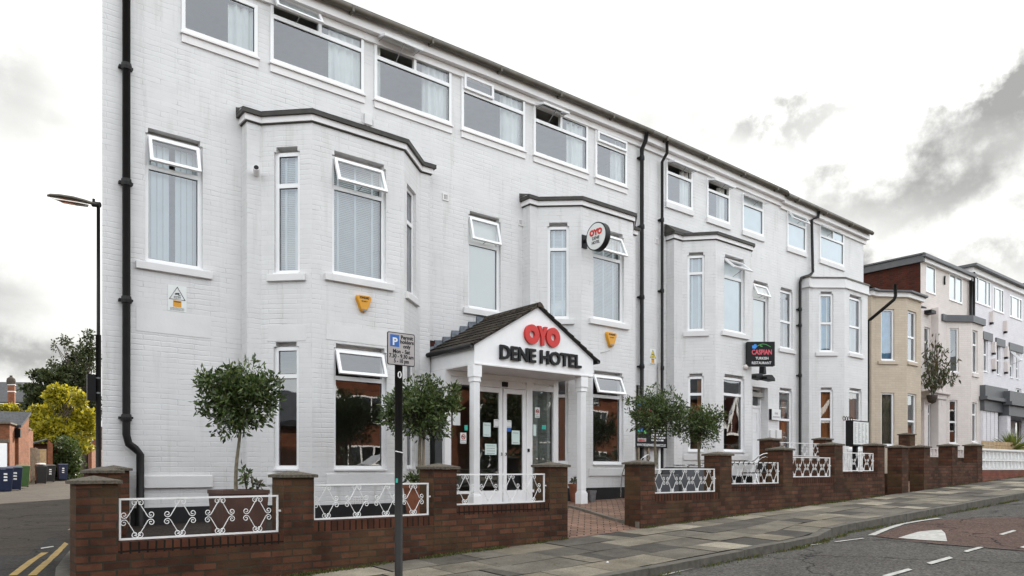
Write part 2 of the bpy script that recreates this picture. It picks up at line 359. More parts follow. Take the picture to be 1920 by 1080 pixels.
MT['binblue'] = plain('navy_bin', (.007, .014, .045), .4, var=.15)
MT['binblack'] = plain('black_bin', (.012, .013, .014), .45, var=.15)
MT['bingreen'] = plain('green_bin', (.035, .085, .02), .45, var=.15)
MT['bag'] = plain('white_bag', (.7, .7, .7), .4, var=.1)
MT['amber'] = plain('amber_blind', (.50, .26, .05), .7, var=.2, scale=2)
MT['bluec'] = plain('blue_curtain', (.16, .40, .62), .8, var=.15, scale=5)
MT['brownc'] = plain('brown_curtain', (.20, .15, .12), .8, var=.3, scale=5)
MT['brick_refl'] = plain('painted_brick_reflection', (.42, .17, .06), .8, var=.25, scale=4)  # reflection of orange brick put into the colour of a sheet behind the glass
def leafmat(name, cols, rough=.35, trans=.25):
    m, t, b = newmat(name)
    g = nd(t, 'ShaderNodeNewGeometry'); r = nd(t, 'ShaderNodeValToRGB'); e = r.color_ramp.elements
    while len(e) < len(cols): e.new(.5)
    for i, c in enumerate(cols): e[i].position = i / (len(cols) - 1); e[i].color = (*c, 1)
    lk(t, g.outputs['Random Per Island'], r.inputs[0]); lk(t, r.outputs[0], b.inputs['Base Color']); b.inputs['Roughness'].default_value = rough
    o = t.nodes['Material Output']; tl = nd(t, 'ShaderNodeBsdfTranslucent'); lk(t, r.outputs[0], tl.inputs[0])
    mxs = nd(t, 'ShaderNodeMixShader'); mxs.inputs[0].default_value = trans; lk(t, b.outputs[0], mxs.inputs[1]); lk(t, tl.outputs[0], mxs.inputs[2]); lk(t, mxs.outputs[0], o.inputs[0])
    return m
MT['leaf'] = leafmat('bay_leaf', [(.018, .034, .009), (.04, .07, .016), (.07, .11, .025), (.14, .18, .05), (.032, .054, .014)])
MT['leafy'] = leafmat('yellow_leaf', [(.19, .17, .010), (.33, .29, .014), (.48, .40, .02), (.09, .10, .012), (.40, .34, .016)], .6, .35)
MT['leafd'] = leafmat('dark_leaf', [(.018, .028, .008), (.038, .055, .014), (.06, .07, .02), (.028, .038, .012)], .6)
MT['leafh'] = leafmat('hedge_leaf', [(.015, .026, .006), (.04, .062, .010), (.07, .10, .015), (.03, .045, .010)], .6)
MT['leafp'] = leafmat('palm_leaf', [(.10, .14, .03), (.24, .27, .06), (.16, .2, .05)], .5)
MT['leafb'] = leafmat('bronze_leaf', [(.03, .045, .018), (.06, .075, .025), (.09, .06, .03), (.05, .07, .02)], .4)
MT['moss'] = leafmat('moss_blade', [(.05, .07, .015), (.10, .13, .02), (.12, .09, .03), (.06, .08, .02)], .8)
def surf(name, build):
    m, t, b = newmat(name); b.inputs['Roughness'].default_value = .9; b.inputs['Specular IOR Level'].default_value = .15; build(t, b); return m
def asphalt(base, spk, patch):
    def f(t, b):
        tcn = nd(t, 'ShaderNodeTexCoord')
        vo = nd(t, 'ShaderNodeTexVoronoi'); vo.inputs['Scale'].default_value = 48; lk(t, tcn.outputs['Object'], vo.inputs['Vector'])
        rv = nd(t, 'ShaderNodeValToRGB'); rv.color_ramp.elements[0].position = .05; rv.color_ramp.elements[0].color = (*spk, 1); rv.color_ramp.elements[1].position = 1; rv.color_ramp.elements[1].color = (*base, 1)
        sp = nd(t, 'ShaderNodeSeparateColor'); lk(t, vo.outputs['Color'], sp.inputs[0]); lk(t, sp.outputs[0], rv.inputs[0])
        no = nd(t, 'ShaderNodeTexNoise'); no.inputs['Scale'].default_value = .8; no.inputs['Detail'].default_value = 8; no.inputs['Roughness'].default_value = .7; lk(t, tcn.outputs['Object'], no.inputs[0])
        mr = nd(t, 'ShaderNodeMapRange'); mr.inputs[1].default_value = .3; mr.inputs[2].default_value = .7; mr.inputs[3].default_value = 1 - patch; mr.inputs[4].default_value = 1 + patch; lk(t, no.outputs[0], mr.inputs[0])
        mu = nd(t, 'ShaderNodeVectorMath', operation='SCALE'); lk(t, rv.outputs[0], mu.inputs[0]); lk(t, mr.outputs[0], mu.inputs['Scale']); lk(t, mu.outputs[0], b.inputs['Base Color'])
        out = mu.outputs[0]
        vc = nd(t, 'ShaderNodeTexVoronoi', feature='DISTANCE_TO_EDGE'); vc.inputs['Scale'].default_value = .42; nw = nd(t, 'ShaderNodeTexNoise'); nw.inputs['Scale'].default_value = 2.5; nw.inputs['Detail'].default_value = 5; lk(t, tcn.outputs['Object'], nw.inputs[0])
        va = nd(t, 'ShaderNodeVectorMath', operation='MULTIPLY_ADD'); lk(t, nw.outputs['Color'], va.inputs[0]); va.inputs[1].default_value = (.9, .9, 0); lk(t, tcn.outputs['Object'], va.inputs[2]); lk(t, va.outputs[0], vc.inputs['Vector'])
        rc = nd(t, 'ShaderNodeMapRange'); rc.inputs[1].default_value = .004; rc.inputs[2].default_value = .011; rc.inputs[3].default_value = .25; rc.inputs[4].default_value = 1; lk(t, vc.outputs['Distance'], rc.inputs[0])
        mc = nd(t, 'ShaderNodeVectorMath', operation='SCALE'); lk(t, out, mc.inputs[0]); lk(t, rc.outputs[0], mc.inputs['Scale']); lk(t, mc.outputs[0], b.inputs['Base Color'])
        bp = nd(t, 'ShaderNodeBump'); bp.inputs['Strength'].default_value = .5; bp.inputs['Distance'].default_value = .006; lk(t, vo.outputs['Distance'], bp.inputs['Height']); lk(t, bp.outputs[0], b.inputs['Normal'])
    return f
MT['asphalt'] = surf('asphalt', asphalt((.040, .037, .035), (.12, .112, .10), .22))
MT['asphalt2'] = surf('lane_asphalt', asphalt((.030, .024, .019), (.06, .05, .04), .35))
MT['redroad'] = surf('red_surfacing', asphalt((.048, .027, .022), (.13, .085, .07), .25))
MT['earth'] = plain('earth', (.06, .054, .04), .95, var=.3, scale=.5)
MT['mark'] = plain('road_paint', (.42, .41, .385), .7, var=.25, scale=14, bump=.3)
MT['ymark'] = plain('yellow_road_paint', (.30, .195, .045), .7, var=.3, scale=10, bump=.3)
MT['flag'] = brickmat('flagstone', (.27, .24, .19), (.052, .049, .044), (.012, .013, .008), bw=.92, rh=.61, ms=.013, rough=.8, bump=.5, dist=.012, mott=.35, smooth=.2, stain=(.10, .088, .068, .5))
MT['kerb'] = plain('kerb_stone', (.095, .086, .070), .85, var=.3, scale=9, bump=.5)
MT['edging'] = plain('concrete_edging', (.15, .135, .11), .85, var=.25, scale=9, bump=.4)
MT['block'] = brickmat('block_paving', (.30, .19, .14), (.20, .125, .095), (.035, .025, .018), bw=.2, rh=.1, ms=.008, rough=.85, bump=.6, dist=.006, mott=.3, rot=PI / 4)
MT['blockd'] = brickmat('yard_paving', (.045, .035, .028), (.03, .024, .02), (.012, .010, .009), bw=.2, rh=.1, ms=.008, rough=.85, bump=.6, mott=.35)

def slabmat():
    m, t, b = newmat('laid_flagstone'); g = nd(t, 'ShaderNodeNewGeometry'); r = nd(t, 'ShaderNodeValToRGB'); e = r.color_ramp.elements
    cols = [(.066, .060, .052), (.12, .108, .088), (.16, .142, .112), (.09, .081, .069), (.20, .178, .138), (.14, .127, .105), (.28, .25, .195), (.175, .153, .115)]
    while len(e) < len(cols): e.new(.5)
    for i, c in enumerate(cols): e[i].position = i / len(cols); e[i].color = (*c, 1)
    r.color_ramp.interpolation = 'CONSTANT'; lk(t, g.outputs['Random Per Island'], r.inputs[0])
    tcn = nd(t, 'ShaderNodeTexCoord'); n_ = nd(t, 'ShaderNodeTexNoise'); n_.inputs['Scale'].default_value = 2.4; n_.inputs['Detail'].default_value = 9; n_.inputs['Roughness'].default_value = .7; lk(t, tcn.outputs['Object'], n_.inputs[0])
    mr = nd(t, 'ShaderNodeMapRange'); mr.inputs[1].default_value = .3; mr.inputs[2].default_value = .7; mr.inputs[3].default_value = .62; mr.inputs[4].default_value = 1.3; lk(t, n_.outputs[0], mr.inputs[0])
    n2_ = nd(t, 'ShaderNodeTexNoise'); n2_.inputs['Scale'].default_value = 60; n2_.inputs['Detail'].default_value = 3; lk(t, tcn.outputs['Object'], n2_.inputs[0])
    m2 = nd(t, 'ShaderNodeMapRange'); m2.inputs[1].default_value = .3; m2.inputs[2].default_value = .7; m2.inputs[3].default_value = .75; m2.inputs[4].default_value = 1.25; lk(t, n2_.outputs[0], m2.inputs[0])
    mm = nd(t, 'ShaderNodeMath', operation='MULTIPLY'); lk(t, mr.outputs[0], mm.inputs[0]); lk(t, m2.outputs[0], mm.inputs[1])
    v = nd(t, 'ShaderNodeVectorMath', operation='SCALE'); lk(t, r.outputs[0], v.inputs[0]); lk(t, mm.outputs[0], v.inputs['Scale']); lk(t, v.outputs[0], b.inputs['Base Color']); b.inputs['Roughness'].default_value = .8; b.inputs['Specular IOR Level'].default_value = .2
    bp = nd(t, 'ShaderNodeBump'); bp.inputs['Strength'].default_value = .4; bp.inputs['Distance'].default_value = .006; lk(t, n2_.outputs[0], bp.inputs['Height']); lk(t, bp.outputs[0], b.inputs['Normal'])
    return m
MT['slab'] = slabmat()
# ------------------------------------------------------------------ walls with real openings
def wall_mb(mb, pl, k0, k1, z0, z1, holes, depth=.11):
    ks = {k0, k1}; zs = {z0, z1}; full = []
    for h in holes:
        full.append((h['k0'], h['k1'], h['z0'], h['z1']))
        if h.get('notch'): full.append((h['k0'] + .035, h['k1'] - .035, h['z1'], h['z1'] + .07))
    for a, b, c, d in full:
        ks |= {min(max(a, k0), k1), min(max(b, k0), k1)}; zs |= {min(max(c, z0), z1), min(max(d, z0), z1)}
    ks = sorted(ks); zs = sorted(zs)
    for i in range(len(ks) - 1):
        for j in range(len(zs) - 1):
            a, b, c, d = ks[i], ks[i + 1], zs[j], zs[j + 1]
            if b - a < 1e-5 or d - c < 1e-5: continue
            mk, mz = (a + b) / 2, (c + d) / 2
            if any(h[0] < mk < h[1] and h[2] < mz < h[3] for h in full): continue
            mb.quad(pl.P(a, c, 0), pl.P(b, c, 0), pl.P(b, d, 0), pl.P(a, d, 0))
    for h in holes:
        D = h.get('depth', depth)
        if D <= 0: continue
        a, b, c, d = h['k0'], h['k1'], h['z0'], h['z1']
        mb.quad(pl.P(a, c, 0), pl.P(a, d, 0), pl.P(a, d, -D), pl.P(a, c, -D))
        mb.quad(pl.P(b, d, 0), pl.P(b, c, 0), pl.P(b, c, -D), pl.P(b, d, -D))
        mb.quad(pl.P(b, c, 0), pl.P(a, c, 0), pl.P(a, c, -D), pl.P(b, c, -D))
        if h.get('notch'):
            e, g, n = a + .035, b - .035, d + .07
            for p, q in ((a, e), (g, b)): mb.quad(pl.P(p, d, 0), pl.P(q, d, 0), pl.P(q, d, -D), pl.P(p, d, -D))
            V = .15
            mb.quad(pl.P(e, d, 0), pl.P(e, n, 0), pl.P(e, n, -V), pl.P(e, d, -V))
            mb.quad(pl.P(g, n, 0), pl.P(g, d, 0), pl.P(g, d, -V), pl.P(g, n, -V))
            mb.quad(pl.P(e, n, 0), pl.P(g, n, 0), pl.P(g, n, -V), pl.P(e, n, -V))
            mb.quad(pl.P(e, d - .03, -V), pl.P(g, d - .03, -V), pl.P(g, n, -V), pl.P(e, n, -V))
        else: mb.quad(pl.P(a, d, 0), pl.P(b, d, 0), pl.P(b, d, -D), pl.P(a, d, -D))
def W(pl, x0, x1, yt, yb, notch=True, depth=.11, **kw):
    k0, z1 = pl.at(x0, yt); _, z0 = pl.at(x0, yb); k1, _ = pl.at(x1, yt)
    h = dict(k0=k0, k1=k1, z0=z0, z1=z1, notch=notch, depth=depth); h.update(kw)
    if 'yT' in kw: h['zt'] = pl.at(x0, kw['yT'])[1]
    pl.holes.append(h); h['pl'] = pl
    return h
def ring(mb, pl, k0, k1, z0, z1, w, o0, o1, wb=None):
    wb = wb or w
    mb.pbox(pl, k0, k0 + w, z0, z1, o0, o1); mb.pbox(pl, k1 - w, k1, z0, z1, o0, o1)
    mb.pbox(pl, k0 + w, k1 - w, z0, z0 + wb, o0, o1 - .001); mb.pbox(pl, k0 + w, k1 - w, z1 - w, z1, o0, o1 - .001)
def sheet(pl, k0, k1, z0, z1, off, amp, per, name, mat, parent, taper=0):
    mb = MB(); n = max(4, int((k1 - k0) / per * 8)); idx = []
    for zz, sc in ((z0, 1), (z1, 1 - taper)):
        row = []
        for i in range(n + 1):
            k = k0 + (k1 - k0) * i / n * sc if taper >= 0 else k1 - (k1 - k0) * (1 - i / n) * (1 + taper if zz == z1 else 1)
            ph = 2 * PI * (k0 + (k1 - k0) * i / n) / per
            mb.v.append(pl.P(k, zz, off + amp * math.sin(ph) + amp * .5 * math.sin(ph * 2.3 + 1)))
        idx.append(row)
    for i in range(n): mb.f.append((i, i + 1, n + 2 + i, n + 1 + i))
    return mb.build(name, mat, parent, smooth=True)
def window(par, h, vent=None, mull=None, sill=None, fw=.055, inset=.085, dress=None, glass='glass', gmat=None, bottom=None, cw=.0, wide=False, mat='upvc'):
    """frame (part) > pane, sash, curtain or blind (sub-parts); vent = (k fraction end, opening degrees)"""
    pl = h['pl']; k0, k1, z0, z1 = h['k0'], h['k1'], h['z0'], h['z1']; fm = MT[mat]
    o1 = -inset + .03; o0 = -inset - .04
    mb = MB(); ring(mb, pl, k0, k1, z0, z1, fw, o0, o1, fw * 1.2)
    zt = h.get('zt'); panes = []
    if zt:
        mb.pbox(pl, k0 + fw, k1 - fw, zt - .032, zt + .032, o0, o1 - .002)
        panes.append((k0 + fw, k1 - fw, z0 + fw * 1.2, zt - .032))
        if mull:
            km = pl.at(mull, 100)[0]; mb.pbox(pl, km - .028, km + .028, zt + .032, z1 - fw, o0, o1 - .003)
            tops = [(k0 + fw, km - .028), (km + .028, k1 - fw)]
        else: tops = [(k0 + fw, k1 - fw)]
        for i, (a, b) in enumerate(tops):
            if vent is not None and i == 0: tv = (a, b, zt + .032, z1 - fw)
            else: panes.append((a, b, zt + .032, z1 - fw))
    else: panes.append((k0 + fw, k1 - fw, z0 + fw * 1.2, z1 - fw))
    # drip sill of the frame itself
    mb.pbox(pl, k0 - .01 if wide else k0 + .002, k1 + .01 if wide else k1 - .002, z0 - .012, z0 + .012, o0, .035)
    fr = mb.build('window', fm, par)
    for a, b, c, d in panes:
        g = MB(); g.quad(pl.P(a, c, -inset), pl.P(b, c, -inset), pl.P(b, d, -inset), pl.P(a, d, -inset)); g.build('pane', MT[glass], fr)
        e = MB(); t = .009
        for q in ((a, a + t, c, d), (b - t, b, c, d), (a + t, b - t, c, c + t), (a + t, b - t, d - t, d)): e.pbox(pl, *q, -inset, -inset + .006)
        e.build('gasket', MT['black'], fr)
    if vent is not None:
        a, b, c, d = tv; a -= .012; b += .012; c -= .012; d += .012
        ang = math.radians(vent)
        s = MB(); H = d - c; sw = .045
        def rp(k, zz, off):           # rotate about the top hinge line
            r = d - zz; oo = off
            return pl.P(k, d - r * math.cos(ang) + oo * math.sin(ang), o1 + .004 + r * math.sin(ang) + oo * math.cos(ang))
        def bx(ka, kb, za, zb, oa=0, ob=.04):
            s.hexa([rp(ka, za, ob), rp(kb, za, ob), rp(kb, za, oa), rp(ka, za, oa), rp(ka, zb, ob), rp(kb, zb, ob), rp(kb, zb, oa), rp(ka, zb, oa)])
        bx(a, a + sw, c, d); bx(b - sw, b, c, d); bx(a + sw, b - sw, c, c + sw, 0, .039); bx(a + sw, b - sw, d - sw, d, 0, .039)
        so_ = s.build('sash', fm, fr)
        g = MB(); g.quad(rp(a + sw, c + sw, .018), rp(b - sw, c + sw, .018), rp(b - sw, d - sw, .018), rp(a + sw, d - sw, .018)); g.build('pane', MT[glass], fr)
        if vent > 8:
            tt = MB()
            for kk in (a + .03, b - .03): tt.tube([pl.P(kk, d - .05, o1 - .01), rp(kk, c + H * .25, 0)], .006, 5)
            tt.tube([pl.P((a + b) / 2, c + .02, o1), rp((a + b) / 2, c + .02, -.01)], .007, 5)
            tt.build('stay', MT['grey'], fr)
    di = -inset - .10
    cm = MT[gmat] if gmat else None
    if dress == 'vert':
        s = MB(); k = k0 + .03; i = 0
        while k < k1 - .05:
            if i % 12 != 4: s.quad(pl.P(k, z0 + .05, di + .012), pl.P(k + .085, z0 + .05, di - .012), pl.P(k + .085, z1 - .08, di - .012), pl.P(k, z1 - .08, di + .012))
            k += .082; i += 1
        s.build('blind', cm or MT['blind'], fr)
    elif dress == 'venetian':
        s = MB(); z = z0 + .06; W_ = k1 - k0
        while z < z1 - .06:
            s.quad(pl.P(k0 + .04, z, di + .012), pl.P(k1 - .04, z, di + .012), pl.P(k1 - .04, z + .030, di - .006), pl.P(k0 + .04, z + .030, di - .006)); z += .0285
        s.build('blind', cm or MT['slat'], fr)
        s = MB()
        for f in (.18, .5, .82) if W_ > .7 else (.3, .7): s.pbox(pl, k0 + W_ * f - .018, k0 + W_ * f + .018, z0 + .05, z1 - .05, di + .02, di + .024)
        s.build('blind_tape', MT['blind'], fr)
    elif dress == 'net':
        sheet(pl, k0 + (k1 - k0) * .66, k1 - .03, z0 + .03, z1 - .05, di, .035, .15, 'curtain', cm or MT['curtain'], fr)
        sheet(pl, k0 + .03, k0 + (k1 - k0) * .10, z0 + .03, z1 - .05, di, .025, .11, 'curtain', cm or MT['curtain'], fr)
    elif dress == 'netr':
        sheet(pl, k0 + (k1 - k0) * .62, k1 - .03, z0 + .03, z1 - .05, di, .035, .15, 'curtain', cm or MT['curtain'], fr)
    elif dress == 'full':
        sheet(pl, k0 + .03, k1 - .03, z0 + .03, z1 - .05, di, .014, .12, 'curtain', cm or MT['curtain'], fr)
    elif dress == 'film':
        s = MB(); s.quad(pl.P(k0 + .04, z0 + .04, -inset - .02), pl.P(k1 - .04, z0 + .04, -inset - .02), pl.P(k1 - .04, z1 - .04, -inset - .02), pl.P(k0 + .04, z1 - .04, -inset - .02)); s.build('window_film', cm or MT['blind_w'], fr)
    elif dress == 'halfr':
        s = MB(); m_ = k0 + (k1 - k0) * .62; s.quad(pl.P(m_, z0 + .04, di), pl.P(k1 - .04, z0 + .04, di), pl.P(k1 - .04, z1 - .04, di), pl.P(m_, z1 - .04, di)); s.build('curtain', cm or MT['brownc'], fr)
    return fr
def sill(par, h, y0=None, hgt=.105, ext=.13, mat='white_smooth', proj=.055, drop=.012, name='sill'):
    pl = h['pl']; mb = MB(); z = h['z0'] - drop
    mb.pbox(pl, h['k0'] - ext, h['k1'] + ext, z - hgt, z, -.02, proj)
    return mb.build(name, MT[mat], par, bevel=.006)
def topsill(par, h, strip=.14):
    pl = h['pl']; mb = MB(); z = h['z0'] - .012
    mb.pbox(pl, h['k0'] - .02, h['k1'] + .03, z - .025, z, -.02, .06)
    mb.pbox(pl, h['k0'] + .0, h['k1'] + .015, z - strip, z - .026, -.01, .028)
    return mb.build('sill', MT['fascia'], par)

YM, YS, YF = 11.4, 11.17, 10.59
def rel(v): return v + EYE
def zroof(x):
    xs = [(1.5, 7.58), (5.2, 7.63), (8.4, 7.70), (13.4, 7.745), (18, 7.70), (24.2, 7.61)]
    if x <= xs[0][0]: return rel(xs[0][1])
    for (a, za), (b, zb) in zip(xs, xs[1:]):
        if x <= b: return rel(za + (zb - za) * (x - a) / (b - a))
    return rel(xs[-1][1])
XL = XX(191.5, YM); XSPLIT = XX(1207, YM); XR = XX(1619, YM)
LD = (.235, .972)                               # direction of the back lane
ln = math.hypot(*LD); LD = (LD[0] / ln, LD[1] / ln)
ZB = rel(-1.6)                                  # walls run below the paving

# ================================================================== HOTEL (left) and its neighbour under the same roof (right)
hotel = thing('hotel_building', (XL, YM, rel(-.8)), 'white painted three storey brick hotel with gabled porch, standing at the lane corner', 'building')
apart = thing('terraced_building', (XSPLIT, YM, rel(-.6)), 'white three storey brick block right of the hotel', 'building')
apart['label'] = 'white three storey brick block right of the hotel, with a plain white front door'
MAIN_A = PL((XL, YM), (XSPLIT, YM)); MAIN_B = PL((XSPLIT, YM), (XR, YM))
def bay_pl(xr0, xs, xf0, xf1, xs1, xr1, yf=YF, ys=YS):
    return dict(ret=PL((xr0, YM), (xr0, ys)), sh=PL((xr0, ys), (xs, ys)), cant=PL((xs, ys), (xf0, yf)), front=PL((xf0, yf), (xf1, yf)),
                cantr=PL((xf1, yf), (xs1, ys)), shr=PL((xs1, ys), (xr1, ys)), retr=PL((xr1, ys), (xr1, YM)), x0=xr0, x1=xr1)
def shoulder(px, y): return XX(px, y)
BAY1 = bay_pl(XX(463, YS), XX(490, YS), XX(585, YF), XX(757.5, YF), XX(787, YS), XX(806, YS))
xs2 = XX(1008, YS); xf2 = xs2 + (YS - YF)
BAY2 = bay_pl(XX(994, YS), xs2, XX(1090, YF), XX(1187, YF), XX(1187, YF) + .58, XX(1187, YF) + .72)
BAY3 = bay_pl(XX(1264, YS), XX(1279, YS), XX(1342, YF), XX(1409, YF), XX(1409, YF) + .56, XX(1409, YF) + .68)
BAY4 = bay_pl(XX(1517, YS), XX(1522, YS), XX(1583.5, YF), XX(1627, YF), XX(1627, YF) + .56, XX(1627, YF) + .66)
# ---- openings of the hotel
TA = [W(MAIN_A, 340, 482, -44, 59, False, .05, yT=-20), W(MAIN_A, 506, 681, -12, 116, False, .05, yT=29), W(MAIN_A, 701, 845, 67, 185, False, .05, yT=106),
      W(MAIN_A, 864, 983, 135, 242, False, .05, yT=168), W(MAIN_A, 999.5, 1101, 194, 289, False, .05, yT=224), W(MAIN_A, 1115, 1174, 242, 331, False, .05, yT=266)]
M1 = W(MAIN_A, 272.5, 380, 247, 490, yT=308)
M2 = W(MAIN_A, 878, 939, 401, 577, yT=452)
c1 = W(BAY1['cant'], 514, 562, 285, 514, yT=347); c1g = W(BAY1['cant'], 513, 560, 650, 881, yT=705)
f1 = W(BAY1['front'], 623, 724, 289, 513, yT=347); f1g = W(BAY1['front'], 626, 725, 651, 881, yT=707)
r1 = W(BAY1['cantr'], 763, 780, 343, 548, yT=408, notch=False); r1g = W(BAY1['cantr'], 763, 778, 668, 879, yT=715, notch=False)
c2 = W(BAY2['cant'], 1026.5, 1067, 424, 598, yT=466); c2g = W(BAY2['cant'], 1026, 1065, 696, 870, yT=742)
f2 = W(BAY2['front'], 1112, 1170, 430, 597, yT=476); f2g = W(BAY2['front'], 1112, 1169, 700, 871, yT=741)
vest = dict(k0=XX(797, YM) + .1 - XL, k1=9.65 - XL, z0=rel(-.9), z1=rel(1.65), depth=0); MAIN_A.holes.append(vest)
b2blk = W(MAIN_A, 1193, 1199.5, 722, 790, False, .05)
# ---- openings of the right-hand building
TB = [W(MAIN_B, 1248, 1297, 301, 378, False, .05, yT=322), W(MAIN_B, 1324.5, 1367, 335, 407, False, .05, yT=355), W(MAIN_B, 1391, 1430, 362, 431, False, .05, yT=381),
      W(MAIN_B, 1475, 1510, 395, 462, False, .05, yT=415), W(MAIN_B, 1536, 1581, 420, 485, False, .05, yT=441)]
c3 = W(BAY3['cant'], 1289, 1321.5, 479, 621, yT=512); c3g = W(BAY3['cant'], 1290, 1320, 706, 847, yT=739)
f3 = W(BAY3['front'], 1358, 1396.5, 481, 620, yT=516); f3g = W(BAY3['front'], 1357, 1396, 706, 847, yT=738)
M3 = W(MAIN_B, 1412, 1441, 529, 648, yT=556); M4 = W(MAIN_B, 1463, 1486.5, 542, 652, yT=600); M4g = W(MAIN_B, 1461, 1485.5, 731, 843, yT=786)
door = W(MAIN_B, 1411, 1440, 724, 868, False, .30)
c4 = W(BAY4['cant'], 1536.5, 1562.5, 551, 660, yT=605.5); c4g = W(BAY4['cant'], 1537, 1562, 731, 842, yT=786)
f4 = W(BAY4['front'], 1592.5, 1616, 555, 661, yT=609.5); f4g = W(BAY4['front'], 1592, 1616, 731, 842, yT=787)

def zbay(b, px, py): return rel((880 - py) / FP * TT(px, YF))
ZBT1 = zbay(0, 584, 208); ZBT2 = zbay(0, 1091, 371); ZBT3 = zbay(0, 1342, 436); ZBT4 = zbay(0, 1584, 521)
def bayhole(pl, b, zt):
    pl.holes.append(dict(k0=b['x0'] + .03 - pl.p0[0], k1=b['x1'] - .03 - pl.p0[0], z0=rel(-.5), z1=zt - .25, depth=0))
bayhole(MAIN_A, BAY1, ZBT1); bayhole(MAIN_A, BAY2, ZBT2); bayhole(MAIN_B, BAY3, ZBT3); bayhole(MAIN_B, BAY4, ZBT4)
def build_walls(root, main, bays, x_left, x_right, left_lane, mat):
    mb = MB(); zt = rel(7.5)
    wall_mb(mb, main, 0, main.L, ZB, zt, main.holes)
    for b, zb in bays:
        for k in ('ret', 'sh', 'cant', 'front', 'cantr', 'shr', 'retr'):
            wall_mb(mb, b[k], 0, b[k].L, ZB, zb - .12, b[k].holes)
    L = 22
    if left_lane:
        xr, yr = x_left + LD[0] * L, YM + LD[1] * L
        side = PL((xr, yr), (x_left, YM)); wall_mb(mb, side, 0, side.L, ZB, zt, [])
        mb.quad((x_right, yr, ZB), (xr, yr, ZB), (xr, yr, zt), (x_right, yr, zt))
    else:
        yr = YM + 21.4
        mb.quad((x_right, YM, ZB), (x_right, yr, ZB), (x_right, yr, zt), (x_right, YM, zt)); mb.quad((x_right, yr, ZB), (x_left, yr, ZB), (x_left, yr, zt), (x_right, yr, zt))
    o = mb.build('wall', MT[mat], root)
    # floors, ceilings and a back partition seen through the glass
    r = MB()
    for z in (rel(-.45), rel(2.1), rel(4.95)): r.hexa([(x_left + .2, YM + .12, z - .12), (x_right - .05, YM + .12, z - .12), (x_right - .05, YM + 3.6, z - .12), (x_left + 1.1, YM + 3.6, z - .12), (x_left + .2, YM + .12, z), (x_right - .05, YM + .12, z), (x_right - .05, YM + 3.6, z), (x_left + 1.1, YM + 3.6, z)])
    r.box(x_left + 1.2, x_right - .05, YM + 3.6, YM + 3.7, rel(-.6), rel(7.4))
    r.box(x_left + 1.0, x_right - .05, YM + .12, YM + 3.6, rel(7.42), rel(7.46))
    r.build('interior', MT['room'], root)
    return o
build_walls(hotel, MAIN_A, [(BAY1, ZBT1), (BAY2, ZBT2)], XL, XSPLIT, True, 'white_brick')
build_walls(apart, MAIN_B, [(BAY3, ZBT3), (BAY4, ZBT4)], XSPLIT, XR, False, 'white_brick')
# ---- bay tops: cap slab, pale fascia, dark moulding following the bay outline
def outline(b, off, cut=0):
    xs = b['x0'], b['sh'].p1[0], b['front'].p0[0], b['front'].p1[0], b['shr'].p0[0], b['x1']
    o = off * .414
    return [(xs[0] - off, YM), (xs[0] - off, YS - off), (xs[1] - o, YS - off), (xs[2] - o, YF - off), (xs[3] + o, YF - off), (xs[4] + o, YS - off), (xs[5] + off, YS - off), (xs[5] + off, YM)]
def band(root, b, z0, z1, off, name, mat, top=0):
    mb = MB(); o = outline(b, off); mb.prism([(x, y, z0) for x, y in o], (0, 0, z1 - z0)); return mb.build(name, MT[mat], root, recalc=True)
def bay_top(root, b, zt, high=.0):
    band(root, b, zt - .155, zt - .065, .045, 'bay_fascia', 'fascia'); band(root, b, zt - .172, zt - .1555, .025, 'bay_fascia_bead', 'moulding')
    band(root, b, zt - .064, zt, .085, 'bay_moulding', 'moulding')
    mb = MB(); o = outline(b, .09); zt += .002
    xs = [p[0] for p in o]; inner = [(xs[0] + .0, YM), (xs[0] + .05, YM - .03), (xs[2] + .1, YM - .04), (xs[3] + .2, YM - .05), (xs[4] - .2, YM - .05), (xs[5] - .1, YM - .04), (xs[6], YM - .03), (xs[7], YM)]
    for i in range(7):
        mb.quad((*o[i], zt), (*o[i + 1], zt), (*inner[i + 1], zt + .10 + high), (*inner[i], zt + .10 + high))
    mb.build('bay_roof', MT['moulding'], root)
bay_top(hotel, BAY1, ZBT1); bay_top(hotel, BAY2, ZBT2); bay_top(apart, BAY3, ZBT3, .12)
band(apart, BAY4, ZBT4 - .27, ZBT4 - .03, .035, 'bay_parapet', 'white_smooth'); band(apart, BAY4, ZBT4 - .03, ZBT4 + .01, .06, 'bay_moulding', 'gutter'); band(apart, BAY4, ZBT4 - .30, ZBT4 - .27, .06, 'bay_fascia_bead', 'white_smooth')
